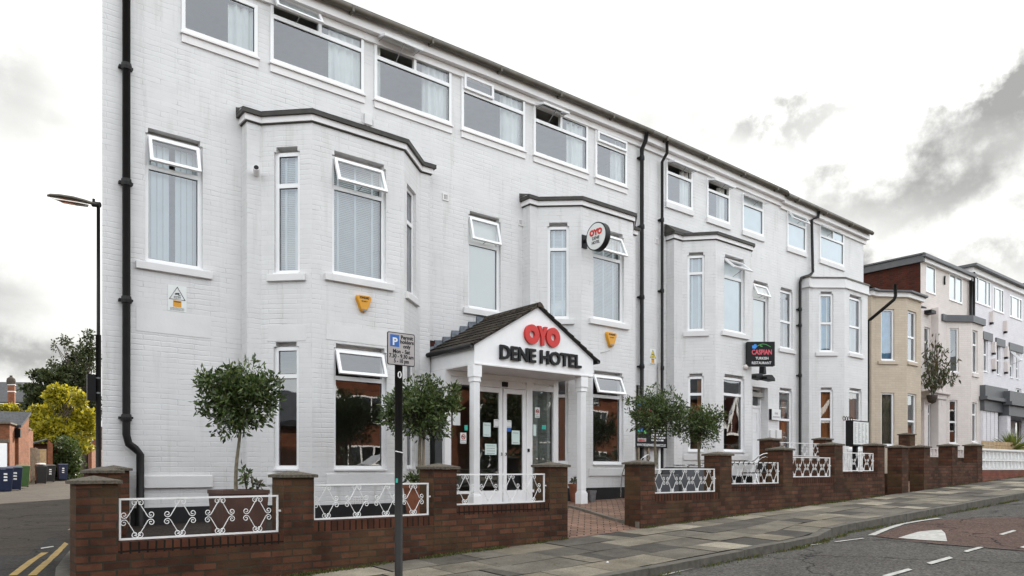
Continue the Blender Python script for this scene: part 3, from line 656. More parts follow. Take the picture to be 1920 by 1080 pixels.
# ---- eaves
def eaves(root, x0, x1, step=0, lane=False):
    n = max(3, int((x1 - x0) / 1.5)); xs = [x0 + (x1 - x0) * i / n for i in range(n + 1)]
    fb = MB(); f2_ = MB()
    for a, b in zip(xs, xs[1:]):
        za, zb = zroof(a) - step, zroof(b) - step
        fb.hexa([(a, 11.24, za - .22), (b, 11.24, zb - .22), (b, YM + .02, zb - .22), (a, YM + .02, za - .22), (a, 11.24, za - .03), (b, 11.24, zb - .03), (b, YM + .02, zb - .03), (a, YM + .02, za - .03)])
        f2_.hexa([(a, 11.345, za - .345), (b, 11.345, zb - .345), (b, YM + .02, zb - .345), (a, YM + .02, za - .345), (a, 11.345, za - .224), (b, 11.345, zb - .224), (b, YM + .02, zb - .224), (a, YM + .02, za - .224)])
    fb.build('fascia_board', MT['fascia'], root); f2_.build('frieze_board', MT['fascia'], root)
    g = MB(); g.tube([(x, 11.16, zroof(x) - .035 - step) for x in xs], .058, 10)
    go = g.build('gutter', MT['gutter'], root, smooth=True)
    k = MB(); x = x0 + .5
    while x < x1:
        k.box(x - .02, x + .02, 11.10, 11.24, zroof(x) - .105 - step, zroof(x) + .0 - step); x += 1.55
    k.build('gutter_bracket', MT['gutter'], go)
    rf = MB()
    for a, b in zip(xs, xs[1:]):
        za, zb = zroof(a) - step, zroof(b) - step
        sk = lambda x, y: x + ((y - 11.4) * LD[0] / LD[1] + .03 if lane and x == xs[0] else 0)
        if lane and b == xs[1]: pass
        for (ya, da), (yb, db) in (((11.14, -.02), (18, 1.2)), ((18, 1.2), (32.6, -.3))):
            rf.hexa([(sk(a, ya), ya, za + da), (max(b, sk(xs[0], ya) + .01 * b) if lane else b, ya, zb + da), (max(b, sk(xs[0], yb) + .01 * b) if lane else b, yb, zb + db), (max(a, sk(xs[0], yb) + .01 * a) if lane else a, yb, za + db),
                     (sk(a, ya), ya, za + da + .05), (max(b, sk(xs[0], ya) + .01 * b) if lane else b, ya, zb + da + .05), (max(b, sk(xs[0], yb) + .01 * b) if lane else b, yb, zb + db + .05), (max(a, sk(xs[0], yb) + .01 * a) if lane else a, yb, za + db + .05)])
    rf.build('roof', MT['slate'], root)
eaves(hotel, XL + .02, XSPLIT, lane=True); eaves(apart, XSPLIT + .003, XX(1462, YM)); 
eaves(apart, XX(1462, YM) + .003, XR + .1, step=.05)
# ---- plinths
def plinth(root, planes, zt, holes=()):
    mb = MB()
    for pl, a, b in planes: mb.pbox(pl, a, b, ZB, zt, -.01, .022)
    mb.build('plinth', MT['plinth'], root)
def zy(x): return rel(-.80 + .021 * (x - 2))          # yard paving height at the front wall
plinth(hotel, [(MAIN_A, .35, BAY1['x0'] - XL)] + [(BAY1[k], 0, BAY1[k].L) for k in ('ret', 'sh', 'cant', 'front', 'cantr')], rel(-.545))
plinth(hotel, [(BAY2[k], 0, BAY2[k].L) for k in ('cant', 'front', 'cantr')], rel(-.37))
plinth(apart, [(MAIN_B, .1, BAY3['x0'] - XSPLIT), (MAIN_B, 5.2, BAY4['x0'] - XSPLIT)] + [(b[k], 0, b[k].L) for b in (BAY3, BAY4) for k in ('ret', 'sh', 'cant', 'front', 'cantr')], rel(-.15))
mbt = MB()
for x in (1.8,): pass
# ---- windows of the hotel
vents = [None, 33, 74, 0, 76, 0]
for i, (h, v) in enumerate(zip(TA, vents)):
    ml = (None, 599, 777, 923, 1051, None)[i]
    if i == 0: h['zt'] = None
    wn = window(hotel, h, vent=v, mull=ml, fw=.05, inset=.0, dress=('netr' if i in (0, 1, 5) else 'net'), wide=True); topsill(hotel, h)
window(hotel, M1, vent=17, dress='vert'); sill(hotel, M1)
window(hotel, M2, vent=14, dress='film'); sill(hotel, M2)
window(hotel, c1, dress='venetian'); sill(hotel, c1, ext=.10)
window(hotel, f1, vent=22, dress='venetian'); sill(hotel, f1)
window(hotel, r1, dress='venetian'); sill(hotel, r1, ext=.08)
window(hotel, c1g, dress=None); sill(hotel, c1g, ext=.10, drop=.06, hgt=.17, proj=.03)
window(hotel, f1g, vent=20, dress=None); sill(hotel, f1g, drop=.06, hgt=.17, proj=.03)
window(hotel, r1g, dress=None)
window(hotel, c2, dress='venetian'); sill(hotel, c2, ext=.10)
window(hotel, f2, vent=24, dress='venetian'); sill(hotel, f2)
window(hotel, c2g); window(hotel, f2g, vent=22, dress=None); sill(hotel, f2g, drop=.07, hgt=.16, proj=.03)
# blocked ground floor opening: rendered sill panel
k0, z1 = MAIN_A.at(255, 892); _, z0 = MAIN_A.at(255, 916); k1, _ = MAIN_A.at(398, 900)
MB().pbox(MAIN_A, k0, k1, z0, z1, -.01, .05).build('sill', MT['white_smooth'], hotel, bevel=.01)
# plain rendered bands under first-floor windows
for h in (M1,):
    MB().pbox(h['pl'], h['k0'] - .12, h['k1'] + .12, rel(1.95), rel(2.28), -.01, .006).build('render_band', MT['white_smooth'], hotel)
for h in (c1, f1):
    MB().pbox(h['pl'], max(.02, h['k0'] - .1), min(h['pl'].L - .02, h['k1'] + .1), h['z0'] - 1.02, h['z0'] - .78, -.01, .006).build('render_band', MT['white_smooth'], hotel)
# ---- windows of the right-hand building
for i, (h, v) in enumerate(zip(TB, (76, 76, 55, 30, 55))):
    window(apart, h, vent=v, mull=(1561 if i == 4 else None), fw=.05, inset=.0, dress=('netr' if i < 2 else 'film'), gmat=(None if i < 2 else 'blind'), wide=True)
    if i == 9: pass
    pl = h['pl']; m_ = MB(); m_.pbox(pl, h['k0'] - .02, h['k1'] + .04, h['z0'] - .135, h['z0'] - .012, -.01, .05); m_.build('sill', MT['white_smooth'], apart)
window(apart, c3, dress='venetian'); sill(apart, c3, ext=.10, hgt=.12)
window(apart, f3, vent=48, dress='film', gmat='blind'); sill(apart, f3)
window(apart, c3g, dress='halfr', gmat='brick_refl'); sill(apart, c3g, ext=.1, drop=.07, hgt=.13, proj=.03)  # orange half sheet stands in for brick mirrored in the bay glass
window(apart, f3g, dress=None); sill(apart, f3g, drop=.07, hgt=.13, proj=.03)
window(apart, M3, vent=24, dress='film'); 
window(apart, M4, dress='venetian', gmat='brownc'); sill(apart, M4, ext=.1)
window(apart, M4g, dress='halfr', gmat='brick_refl')  # sheet coloured like the brick mirrored in the pane, not a curtain
window(apart, c4, dress='venetian', gmat='bluec'); sill(apart, c4, ext=.12)
window(apart, f4, dress='venetian'); sill(apart, f4, ext=.06)
window(apart, c4g, dress='full', gmat='brick_refl'); window(apart, f4g, dress='full', gmat='brick_refl')  # both orange sheets paint in the mirrored brick
# ---- front door of the right-hand building
pl = MAIN_B; k0, k1, z0, z1 = door['k0'], door['k1'], door['z0'], door['z1']
zf = pl.at(1411, 760)[1]
mb = MB(); ring(mb, pl, k0, k1, z0, z1, .05, -.30, -.22); mb.pbox(pl, k0 + .05, k1 - .05, zf - .03, zf + .03, -.3, -.222)
df = mb.build('front_door', MT['upvc'], apart)
dl = MB(); dl.pbox(pl, k0 + .05, k1 - .05, z0 + .05, zf - .03, -.29, -.245)
for (a, b, c, d) in ((.16, .84, .55, .92), (.16, .84, .10, .42)):
    ww = k1 - k0 - .1; hh = zf - z0 - .08
    ring(dl, pl, k0 + .05 + ww * a, k0 + .05 + ww * b, z0 + .05 + hh * c, z0 + .05 + hh * d, .02, -.246, -.232)
dl.build('door_leaf', MT['doorw'], df)
MB().quad(pl.P(k0 + .05, zf + .03, -.27), pl.P(k1 - .05, zf + .03, -.27), pl.P(k1 - .05, z1 - .05, -.27), pl.P(k0 + .05, z1 - .05, -.27)).build('fanlight', MT['glass'], df)
kn = MB(); p = pl.P(k0 + .14, z0 + .62, -.235); kn.lathe([(.001, 0), (.03, .01), (.035, .03), (.02, .05), (.001, .055)], (0, 0, 0), 10)
kn.v = [(p[0] + x, p[1] - z, p[2] + y) for x, y, z in kn.v]; kn.build('door_knob', MT['blackl'], df)
# ---- downpipes
def pipe(root, pts, r=.045, collars=(), name='downpipe', mat='black'):
    o = MB(); o.tube(pts, r, 10); po = o.build(name, MT[mat], root, smooth=True)
    if collars:
        c = MB()
        for (x, y, z) in collars:
            c = MB(); c.lathe([(r * 1.05, -.05), (r * 1.3, -.045), (r * 1.38, .0), (r * 1.2, .045), (r * 1.05, .05)], (x, y, z), 12); c.box(x - r * 1.7, x + r * 1.7, y + .01, y + .09, z - .015, z + .015); c.build('pipe_collar', MT[mat], po)
    return po
yp = YM - .085
def pp(px, py, y=None): y = y or yp; return (XX(px, y), y, ZZ(px, py, y))
x0 = XX(237, yp); xb = XX(263, yp)
pipe(hotel, [(x0, yp, rel(7.5)), (x0, yp, ZZ(237, 815, yp)), (x0 + .03, yp, ZZ(237, 832, yp)), (xb - .06, yp, ZZ(263, 842, yp)), (xb, yp, ZZ(263, 852, yp)), (xb, yp, rel(-.95))], .052,
     [(x0, yp, ZZ(237, v, yp)) for v in (125, 342, 562, 783)])
x1_ = XX(1203.5, yp)
pipe(hotel, [(x1_, 11.17, zroof(x1_) - .08), (x1_, 11.2, zroof(x1_) - .25), (x1_, yp, zroof(x1_) - .42), (x1_, yp, rel(-.9))], .047, [(x1_, yp, ZZ(1203, v, yp)) for v in (296, 425, 557, 687)])
x2_ = XX(1241.5, yp)
pipe(apart, [(x2_, 11.17, zroof(x2_) - .08), (x2_, 11.17, zroof(x2_) - .36), (x2_, yp, zroof(x2_) - .52), (x2_, yp, rel(-.9))], .036, [(x2_, yp, ZZ(1241, v, yp)) for v in (412, 545, 690)])
xa, xc = XX(1527, yp), XX(1500, yp)
pipe(apart, [(xa, 11.17, zroof(xa) - .1), (xa, 11.2, zroof(xa) - .3), (XX(1522, yp), yp, ZZ(1522, 412, yp)), (XX(1524, yp), yp, ZZ(1524, 510, yp)), (XX(1519, yp), yp, ZZ(1519, 516, yp)), (XX(1503, yp), yp, ZZ(1503, 521, yp)), (xc, yp, ZZ(1500, 530, yp)), (xc, yp, rel(-.6))], .042,
     [(xc, yp, ZZ(1500, v, yp)) for v in (580, 610, 704)])
xw = XX(1236, YM - .06)
pipe(apart, [(xw, YM - .06, ZZ(1236, 680, YM - .06)), (xw, YM - .06, rel(-.8))], .03, name='waste_pipe', mat='rail')
# overflow pipe stub, air vents, junction box, wall cable
def facing_cyl(name, c, r, L, mat, parent, hollow=True, d=(0, -1, 0), label=None):
    mb = MB(); D = Vector(d); p = Vector(c); mb.tube([p, p + D * L], r, 14)
    return mb.build(name, MT[mat], parent, smooth=False)
yo = YS; p = (XX(481, yo), yo, ZZ(481, 327, yo))
fl = facing_cyl('overflow_flue', p, .045, .20, 'fascia', hotel, d=(-.35, -.92, .15))
D_ = Vector((-.35, -.92, .15)); q = Vector(p) + D_ * .2005
m_ = MB(); m_.tube([q, q + D_ * .002], .036, 14); m_.build('flue_opening', MT['blackl'], fl)
def air_vent(root, pl, px, py, s=.13):
    k, z = pl.at(px, py); mb = MB(); ring(mb, pl, k - s / 2, k + s / 2, z - s / 2, z + s / 2, s * .16, -.01, .02)
    for i in range(4): kk = k - s * .3 + i * s * .2; mb.pbox(pl, kk - .006, kk + .006, z - s * .34, z + s * .34, -.005, .014)
    vo_ = mb.build('air_vent', MT['fascia'], root); MB().pbox(pl, k - s * .35, k + s * .35, z - s * .35, z + s * .35, -.004, .003).build('vent_opening', MT['blackl'], vo_)
air_vent(hotel, MAIN_A, 835, 370); air_vent(hotel, MAIN_A, 976, 417.5); air_vent(apart, MAIN_B, 1231.5, 452)
k, z = MAIN_A.at(689, 222)
MB().pbox(MAIN_A, k - .07, k + .07, z - .12, z + .06, -.01, .05).build('junction_box', MT['white_smooth'], hotel, bevel=.005)
MB().tube([MAIN_A.P(k - .1, z + .05, .01), MAIN_A.P(k - .11, z - .09, .012), MAIN_A.P(k - .03, z - .12, .02), MAIN_A.P(k + .05, z - .18, .02), MAIN_A.P(k + .12, z - .12, .01), MAIN_A.P(k + .1, z, .01)], .007, 6).build('cable', MT['fascia'], hotel)
MB().pbox(MAIN_A, k - .14, k + .1, z + .06, rel(6.9), -.01, .004).build('render_band', MT['white_smooth'], hotel)
pb = pl = BAY2['front']; k, z = pl.at(1133, 660)
MB().tube([pl.P(k - .12, z - .03, .01), pl.P(k, z, .05), pl.P(k + .1, z + .03, .06)], .006, 5).build('aerial_stub', MT['grey'], hotel)
k, z = BAY1['front'].at(675, 943); a_ = MB(); P1 = BAY1['front']
for i in range(7):
    a_.pbox(P1, k - .13 + i * .042, k - .115 + i * .042, z - .1, z + .1, 0, .008)
for j in range(6): a_.pbox(P1, k - .13, k + .137, z - .1 + j * .036, z - .088 + j * .036, 0, .0085)
a_.build('air_brick', MT['fascia'], hotel)
# ================================================================== GROUND, ROAD, PAVEMENT
def sm(a, b, x): x = min(1, max(0, (x - a) / (b - a))); return x * x * (3 - 2 * x)
def gz(x, y):                                   # height of the carriageway / lane surface
    zs = rel(-1.44 + .041 * max(-6, min(x, 90)))
    zl = rel(-1.27 + .0105 * min(max(y - 7, 0), 70) + .03 * max(0, x - 12))
    return zs + (zl - zs) * sm(5.0, 9.5, y) * (1 - sm(12, 30, x) * .0)
def grid(xs, ys, zf, name, mat, **kw):
    mb = MB(); nx = len(xs)
    for y in ys:
        for x in xs: mb.v.append((x, y, zf(x, y)))
    for j in range(len(ys) - 1):
        for i in range(nx - 1): mb.f.append((j * nx + i, j * nx + i + 1, (j + 1) * nx + i + 1, (j + 1) * nx + i))
    return mb.build(name, MT[mat], smooth=True, kind='structure', **kw)
def rng(a, b, n): return [a + (b - a) * i / n for i in range(n + 1)]
grid([-900, -200, -60, -20] + rng(-12, 90, 40) + [200, 900], [-900, -200, -60] + rng(-12, 80, 46) + [200, 900], lambda x, y: gz(x, y) - .30, 'ground', 'earth')
grid(rng(-14, 92, 70), rng(-5.2, 6.4, 12), lambda x, y: gz(x, y), 'road', 'asphalt')
YK = lambda x: 5.36 if x < 9.6 else 5.36 + .36 * sm(9.6, 11.2, x)
YW = 7.65
# lane surface behind
def lane_pt(s, side): return (XL - 1.0 + LD[0] * s - side * LD[1], YM + LD[1] * s + side * LD[0])
mb = MB(); ss = rng(-5.6, 75, 50); sd_ = rng(-.6, 6.6, 6)
for s_ in ss:
    for q in sd_: x, y = lane_pt(s_, q); mb.v.append((x, y, gz(x, y) + .004))
for j in range(len(ss) - 1):
    for i in range(len(sd_) - 1): A = j * 7 + i; mb.f.append((A, A + 7, A + 8, A + 1))
mb.build('lane', MT['asphalt2'], smooth=True, kind='structure', recalc=False)
# strip of older tarmac beyond the lane
grid(rng(-40, 20, 20), rng(6.4, 90, 40), lambda x, y: gz(x, y) - .03, 'lane_verge', 'earth')
def zp(x, y): return rel(-1.31 + .041 * x) + (y - 6.5) * .028     # pavement
def pave_z(x, y): return zp(x, y)
xs = [1.0, 1.3, 1.8] + rng(2.5, 16, 27) + rng(18, 90, 30)
mb = MB()
rows = []
for x in xs:
    y0 = YK(x) + .13
    if x < 1.8: y0 = max(y0, 5.49 + (1.8 - x) * .5)
    rows.append([(x, y0 + (YW - y0) * q, zp(x, y0 + (YW - y0) * q)) for q in (0, .33, .66, 1)])
for r_ in rows: mb.v += r_
for i in range(len(rows) - 1):
    for j in range(3): A = i * 4 + j; mb.f.append((A, A + 4, A + 5, A + 1))
mb.v = [(x, y, z - .012) for x, y, z in mb.v]
mb.build('pavement_bed', MT['soil'], kind='structure')
# individually laid flagstones of mixed widths in four courses
mb = MB(); RS = random.Random(17)
for row in range(4):
    x = 1.3 + RS.uniform(0, .5) if row else 1.75
    while x < 89:
        w_ = RS.choice((.46, .61, .61, .76, .92)) if x < 34 else 1.2
        a, b = x + .005, x + w_ - .005; q0, q1 = row / 4, (row + 1) / 4; dz = RS.uniform(-.004, .004); tl = RS.uniform(-.003, .003)
        P = []
        for (xx, q) in ((a, q0), (b, q0), (b, q1), (a, q1)):
            y0 = YK(xx) + .145; y = y0 + (YW - y0) * q + (.005 if q == q0 else -.005); P.append((xx, y, zp(xx, y) + .001 + dz + (tl if xx == a else -tl)))
        if RS.random() < .10 and x < 34:      # a cracked stone laid as two pieces
            k = RS.uniform(.3, .7); k2 = RS.uniform(.3, .7); A = [P[0][i] + (P[1][i] - P[0][i]) * k for i in range(3)]; B = [P[3][i] + (P[2][i] - P[3][i]) * k2 for i in range(3)]
            mb.quad(P[0], (A[0] - .004, A[1], A[2]), (B[0] - .004, B[1], B[2]), P[3]); mb.quad(A, P[1], P[2], B)
        else: mb.quad(*P)
        x += w_
mb.build('pavement', MT['slab'], kind='structure')
# kerb: separate stones as one kerb line
mb = MB(); R2 = random.Random(3)
def kp(x): return (x, YK(x), zp(x, YK(x)))
x = 1.75
while x < 88:
    l = .9 if x < 30 else 3
    a, b = x + .004, x + l - .004; da = R2.uniform(-.006, .006)
    za, zb = zp(a, YK(a)) + .004 + da, zp(b, YK(b)) + .004 + da
    mb.hexa([(a, YK(a), za - .3), (b, YK(b), zb - .3), (b, YK(b) + .14, zb - .3), (a, YK(a) + .14, za - .3), (a, YK(a), za), (b, YK(b), zb), (b, YK(b) + .14, zb), (a, YK(a) + .14, za)])
    x += l
# kerb turning into the lane
cpts = [(1.75, 5.36), (1.45, 5.42), (1.2, 5.62), (1.05, 5.95), (.98, 6.6), (1.02, 7.6), (1.1, 8.8), (1.28, 10.1), (1.58, 11.5), (1.9, 12.9), (2.55, 15.6), (3.3, 18.7)]
def kz(x, y): return max(gz(x, y) + .085, 0) if y > 7 else zp(max(x, 1), y)
for (xa, ya), (xb_, yb) in zip(cpts, cpts[1:]):
    dx, dy = xb_ - xa, yb - ya; l = math.hypot(dx, dy); nx, ny = dy / l * .13, -dx / l * .13
    if ya < 5.5: nx, ny = 0, .14
    za, zb = kz(xa, ya), kz(xb_, yb)
    mb.hexa([(xa, ya, za - .3), (xa + nx, ya + ny, za - .3), (xb_ + nx, yb + ny, zb - .3), (xb_, yb, zb - .3), (xa, ya, za), (xa + nx, ya + ny, za), (xb_ + nx, yb + ny, zb), (xb_, yb, zb)])
mb.build('kerb', MT['kerb'], kind='structure')
# narrow footway along the side of the property
mb = MB(); pr = []
for (xa, ya) in cpts[3:]:
    xr_ = max(XL + (ya - YM) * LD[0] / LD[1] + .1, xa + .3) if ya > YW - .2 else 1.6
    pr.append(((xa + .13, ya, kz(xa, ya) - .003), (xr_ + .15, ya, kz(xa, ya) + .01)))
for (a, b), (c, d) in zip(pr, pr[1:]): mb.quad(a, b, d, c)
mb.build('side_path', MT['kerb'], kind='structure')
# yard paving left of the gate, ramp, terrace right of the gate
XG0, XG1 = 7.17, 8.72
def zt_(x, y): zb = zy(x); return zb + (rel(-.88) + .02 * (x - 9) - zb) * (1 - sm(7.8, 10.0, y)) if x > 7.2 else zb
grid(rng(1.3, XG0, 12), rng(YW + .2, YM + .0, 6), lambda x, y: zy(x), 'yard_left', 'blockd')
mb = MB(); xs = [0, .25, .5, .75, 1]; ys = rng(YW, 9.95, 10); E0, E1 = (8.72, YW + .0), (9.22, 9.95)
for y in ys:
    xe = 8.72 + (y - YW) / (9.95 - YW) * .5
    for q in xs: mb.v.append((XG0 + (xe - XG0) * q, y, zp(XG0 + (xe - XG0) * q, YW) + .004 + (rel(-.665) - zp(XG0 + (xe - XG0) * q, YW)) * ((y - YW) / (9.95 - YW))))
for j in range(10):
    for i in range(4): A = j * 5 + i; mb.f.append((A, A + 1, A + 6, A + 5))
mb.build('ramp_path', MT['block'], kind='structure')
grid(rng(6.9, 10.2, 6), rng(9.90, YM, 4), lambda x, y: rel(-.66), 'porch_floor', 'block')
mb = MB(); ys = rng(YW + .05, 9.9, 8); 
for y in ys:
    xe = 8.72 + (y - YW) / (9.95 - YW) * .5 + .06
    for i, q in enumerate(rng(0, 1, 14)): x = xe + (XR - xe) * q; mb.v.append((x, y, zt_(x, y) + .06 * (1 - sm(7.65, 9.9, y)) * (x < 11)))
for j in range(8):
    for i in range(14): A = j * 15 + i; mb.f.append((A, A + 1, A + 16, A + 15))
mb.build('terrace', MT['block'], kind='structure')
grid(rng(9.3, XR, 12), [9.9, YM + .02], lambda x, y: zt_(x, 10) - .002, 'terrace_back', 'block')
mb = MB(); n = 9
for i in range(n - 1):
    a, b = i / (n - 1), (i + 1) / (n - 1)
    def ep(q): y = YW + .02 + (9.93 - YW) * q; return 8.70 + .5 * q, y, zt_(8.8, y) + .065 * (1 - q) + .008
    xa, ya, za = ep(a); xb2, yb, zb = ep(b)
    mb.hexa([(xa, ya, za - .3), (xa + .07, ya, za - .3), (xb2 + .07, yb, zb - .3), (xb2, yb, zb - .3), (xa, ya, za), (xa + .07, ya, za), (xb2 + .07, yb, zb), (xb2, yb, zb)])
mb.build('path_edging', MT['edging'], kind='structure')
# ---- road markings (thin paint sheets following the road)
def on_road(px, py, extra=0.0):
    a, b = ray(px); m = (py - 880) / FP; t = 5
    for _ in range(40): x, y = a * t, b * t; t = (EYE - gz(x, y) - extra) / m
    return a * t, b * t
def paint(pts, h, name='road_marking', mat='mark', sub=4):
    P = [on_road(*p) if len(p) == 2 else p[:2] for p in pts]
    mb = MB(); i0 = 0
    mb.v = [(x, y, gz(x, y) + h) for x, y in P]; mb.f = [tuple(range(len(P)))]
    return mb.build(name, MT[mat], kind='structure', recalc=False)
def strip(pxs, w, h, name='road_marking', mat='mark', gaps=None):
    P = [on_road(*p) for p in pxs]; Q = []
    for (a, b), (c, d) in zip(P, P[1:]):
        l = math.hypot(c - a, d - b); n = max(1, int(l / .25))
        for i in range(n): Q.append((a + (c - a) * i / n, b + (d - b) * i / n))
    Q.append(P[-1]); mb = MB(); R3 = random.Random(5)
    L = []
    for i, (x, y) in enumerate(Q):
        a = Q[max(0, i - 1)]; b = Q[min(len(Q) - 1, i + 1)]; dx, dy = b[0] - a[0], b[1] - a[1]; l = math.hypot(dx, dy) or 1
        wi = w * R3.uniform(.85, 1.1); nx, ny = -dy / l * wi / 2, dx / l * wi / 2
        L.append(((x - nx, y - ny, gz(x - nx, y - ny) + h), (x + nx, y + ny, gz(x + nx, y + ny) + h)))
    for i in range(len(L) - 1):
        if gaps and gaps(i): continue
        (a, b), (c, d) = L[i], L[i + 1]; mb.quad(a, c, d, b)
    return mb.build(name, MT[mat], kind='structure')
MT['patch'] = surf('patch_asphalt', asphalt((.020, .019, .019), (.05, .047, .043), .3))
# red hump surfacing
h0 = MB(); hp = [(1640, 1006), (1662, 998), (1690, 988), (1722, 980), (1762, 974.5), (1920, 970), (2100, 966), (2250, 975), (2100, 1000), (1920, 1034), (1760, 1021)]
paint(hp, .006, 'speed_hump_surface', 'redroad')
strip([(1634, 1005), (1662, 993), (1690, 984), (1722, 978), (1762, 972.5)], .10, .012)
paint([(1684, 1010), (1706, 1003), (1722, 998.5), (1745, 996), (1765, 994.8), (1772, 1001), (1776, 1016.5), (1730, 1014)], .013)
for q in ([(1873, 1003), (1900, 995), (1906, 996.5), (1880, 1004.5)], [(1806, 1035), (1838, 1026), (1846, 1027.5), (1813, 1037)], [(1737, 1057), (1780, 1045), (1787, 1048), (1746, 1060)],
          [(1654, 1081), (1703, 1067.5), (1711, 1070), (1664, 1084)], [(1912, 1027.5), (1935, 1021), (1942, 1023), (1920, 1029)]): paint(q, .012)
strip([(1240, 1080), (1330, 1058), (1425, 1040), (1510, 1024), (1619, 1010)], .055, .008, gaps=lambda i: (i * 7) % 5 in (1,) )
strip([(1640, 1010), (1760, 1021), (1920, 1033.5)], .03, .014, 'joint_line', 'plinth')
# double yellow lines in the lane mouth
for pts in ([(24, 1080), (60, 1052), (84, 1037)], [(118, 1005), (139, 989)], [(60, 1080), (98, 1046), (126, 1018), (139, 1004)]):
    strip(pts, .085, .009, mat='ymark')
paint([(-60, 1062), (0, 1042), (54, 1040), (60, 1034), (92, 1008), (138, 1004), (138, 1034), (96, 1090), (-60, 1100)], .005, 'tarmac_patch', 'patch')
paint([(76, 1028.5), (100, 1025), (101, 1026.5), (77, 1030.5)], .012, 'paper_scrap', 'mark')

# ================================================================== GARDEN WALLS
def capmb(mb, x0, x1, y0, y1, z, o=.035, h=.032, ap=.045):
    mb.box(x0 - o, x1 + o, y0 - o, y1 + o, z, z + h)
    A = [(x0 - o, y0 - o, z + h), (x1 + o, y0 - o, z + h), (x1 + o, y1 + o, z + h), (x0 - o, y1 + o, z + h)]; c = ((x0 + x1) / 2, (y0 + y1) / 2, z + h + ap)
    for i in range(4): mb.quad(A[i], A[(i + 1) % 4], c)
def pier(root, x0, y0, z1, w=.35, d=.33, zb=None, mat='gbrick'):
    zb = zb if zb is not None else gz(x0, y0) - .3
    p = MB().box(x0, x0 + w, y0, y0 + d, zb, z1).build('pier', MT[mat], root)
    c = MB(); capmb(c, x0, x0 + w, y0, y0 + d, z1 + .0005); c.build('pier_cap', MT['cap'], p, bevel=.004)
    return p
def spiral(c, r0, a0, turns, n=16, r1=.22):
    return [(c[0] + r0 * (1 - (1 - r1) * i / n) * math.cos(a0 + turns * 2 * PI * i / n), c[1] + r0 * (1 - (1 - r1) * i / n) * math.sin(a0 + turns * 2 * PI * i / n)) for i in range(n + 1)]
def railing(root, x0, x1, y, z0, z1, nm, ext=(0, .03), lights=False):
    H = z1 - z0; bw = .014
    mb = MB(); mb.box(x0, x1, y - .01, y + .01, z1 - .018, z1); mb.box(x0, x1, y - .01, y + .01, z0, z0 + .018)
    mb.box(x0, x0 + .018, y - .0095, y + .0095, z0 + .018, z1 - .018); mb.box(x1 - .018, x1, y - .0095, y + .0095, z0 + .018, z1 - .018)
    if ext[1]: mb.box(x1, x1 + ext[1], y - .008, y + .008, z0 + H * .55, z0 + H * .55 + .02)
    if ext[0]: mb.box(x0 - ext[0], x0, y - .008, y + .008, z0 + H * .55, z0 + H * .55 + .02)
    fo = mb.build('railing_panel', MT['rail'], root)
    zc = (z0 + z1) / 2; sx_ = min(1, (x1 - x0) / nm / .33)
    for k in range(nm):
        xc_ = x0 + (x1 - x0) * (k + .5) / nm + (-.03 if nm == 4 else 0); m = MB()
        for fx in (1, -1):
            for fz in (1, -1):
                p1 = (0.006, H * .5 - .030); p2 = (.088, .022); d = (p2[0] - p1[0], p2[1] - p1[1]); l = math.hypot(*d); d = (d[0] / l, d[1] / l); n_ = (-d[1], d[0]); r = .034
                cA = (p1[0] - n_[0] * r, p1[1] - n_[1] * r); cB = (p2[0] + n_[0] * r, p2[1] + n_[1] * r)
                # at the top the bar rolls outwards, at the side it rolls up
                sA = spiral(cA, r, math.atan2(p1[1] - cA[1], p1[0] - cA[0]), 1.3); sB = spiral(cB, r, math.atan2(p2[1] - cB[1], p2[0] - cB[0]), 1.3)
                pts = sA[::-1] + sB
                m.tube([(xc_ + fx * a * sx_, y + (.004 if fx * fz > 0 else -.004), zc + fz * b) for a, b in pts], .0044, 5, cap=False)
        m.build('scroll', MT['rail'], fo)
    return fo
wall_l = thing('garden_wall', (4.2, YW + .1, rel(-1.1)), 'dark red brick garden wall with concrete capped piers and three white scroll railings, left of the gate', 'garden wall')
px0 = [1.125, 3.05, 4.94, 6.84]; zu = [rel(-.135), rel(-.09), rel(.0), rel(.03)]
for x, z in zip(px0, zu): pier(wall_l, x, YW, z, .34)
WTOP = [rel(-.68), rel(-.572), rel(-.465)]
for i, zt in enumerate(WTOP):
    a, b = px0[i] + .34, px0[i + 1]
    MB().box(a, b, YW + .002, YW + .225, gz(a, YW) - .3, zt - .112).build('wall_section', MT['gbrick'], wall_l)
    MB().box(a, b, YW + .002, YW + .225, zt - .111, zt).build('soldier_course', MT['gbrick_r'], wall_l)
    railing(wall_l, a + .02, b - .035, YW + .07, zt + .012, zt + .012 + .395, 4)
wall_r = thing('garden_wall', (12.8, YW + .1, rel(-.8)), 'long dark red brick garden wall with five capped piers and white scroll railings, right of the gate', 'garden wall')
qx = [8.72, 10.76, 12.74, 14.66, 16.54]; zq = [rel(.075), rel(.235), rel(.36), rel(.49), rel(.52)]
for x, z in zip(qx, zq): pier(wall_r, x, YW, z, .34)
WT2 = [rel(-.395), rel(-.275), rel(-.165), rel(-.05)]
for i, zt in enumerate(WT2):
    a, b = qx[i] + .34, qx[i + 1]
    MB().box(a, b, YW + .002, YW + .225, gz(a, YW) - .3, zt - .112).build('wall_section', MT['gbrick'], wall_r)
    MB().box(a, b, YW + .002, YW + .225, zt - .111, zt).build('soldier_course', MT['gbrick_r'], wall_r)
    railing(wall_r, a + .02, b - .06, YW + .07, zt + .012, zt + .012 + .395, 5)
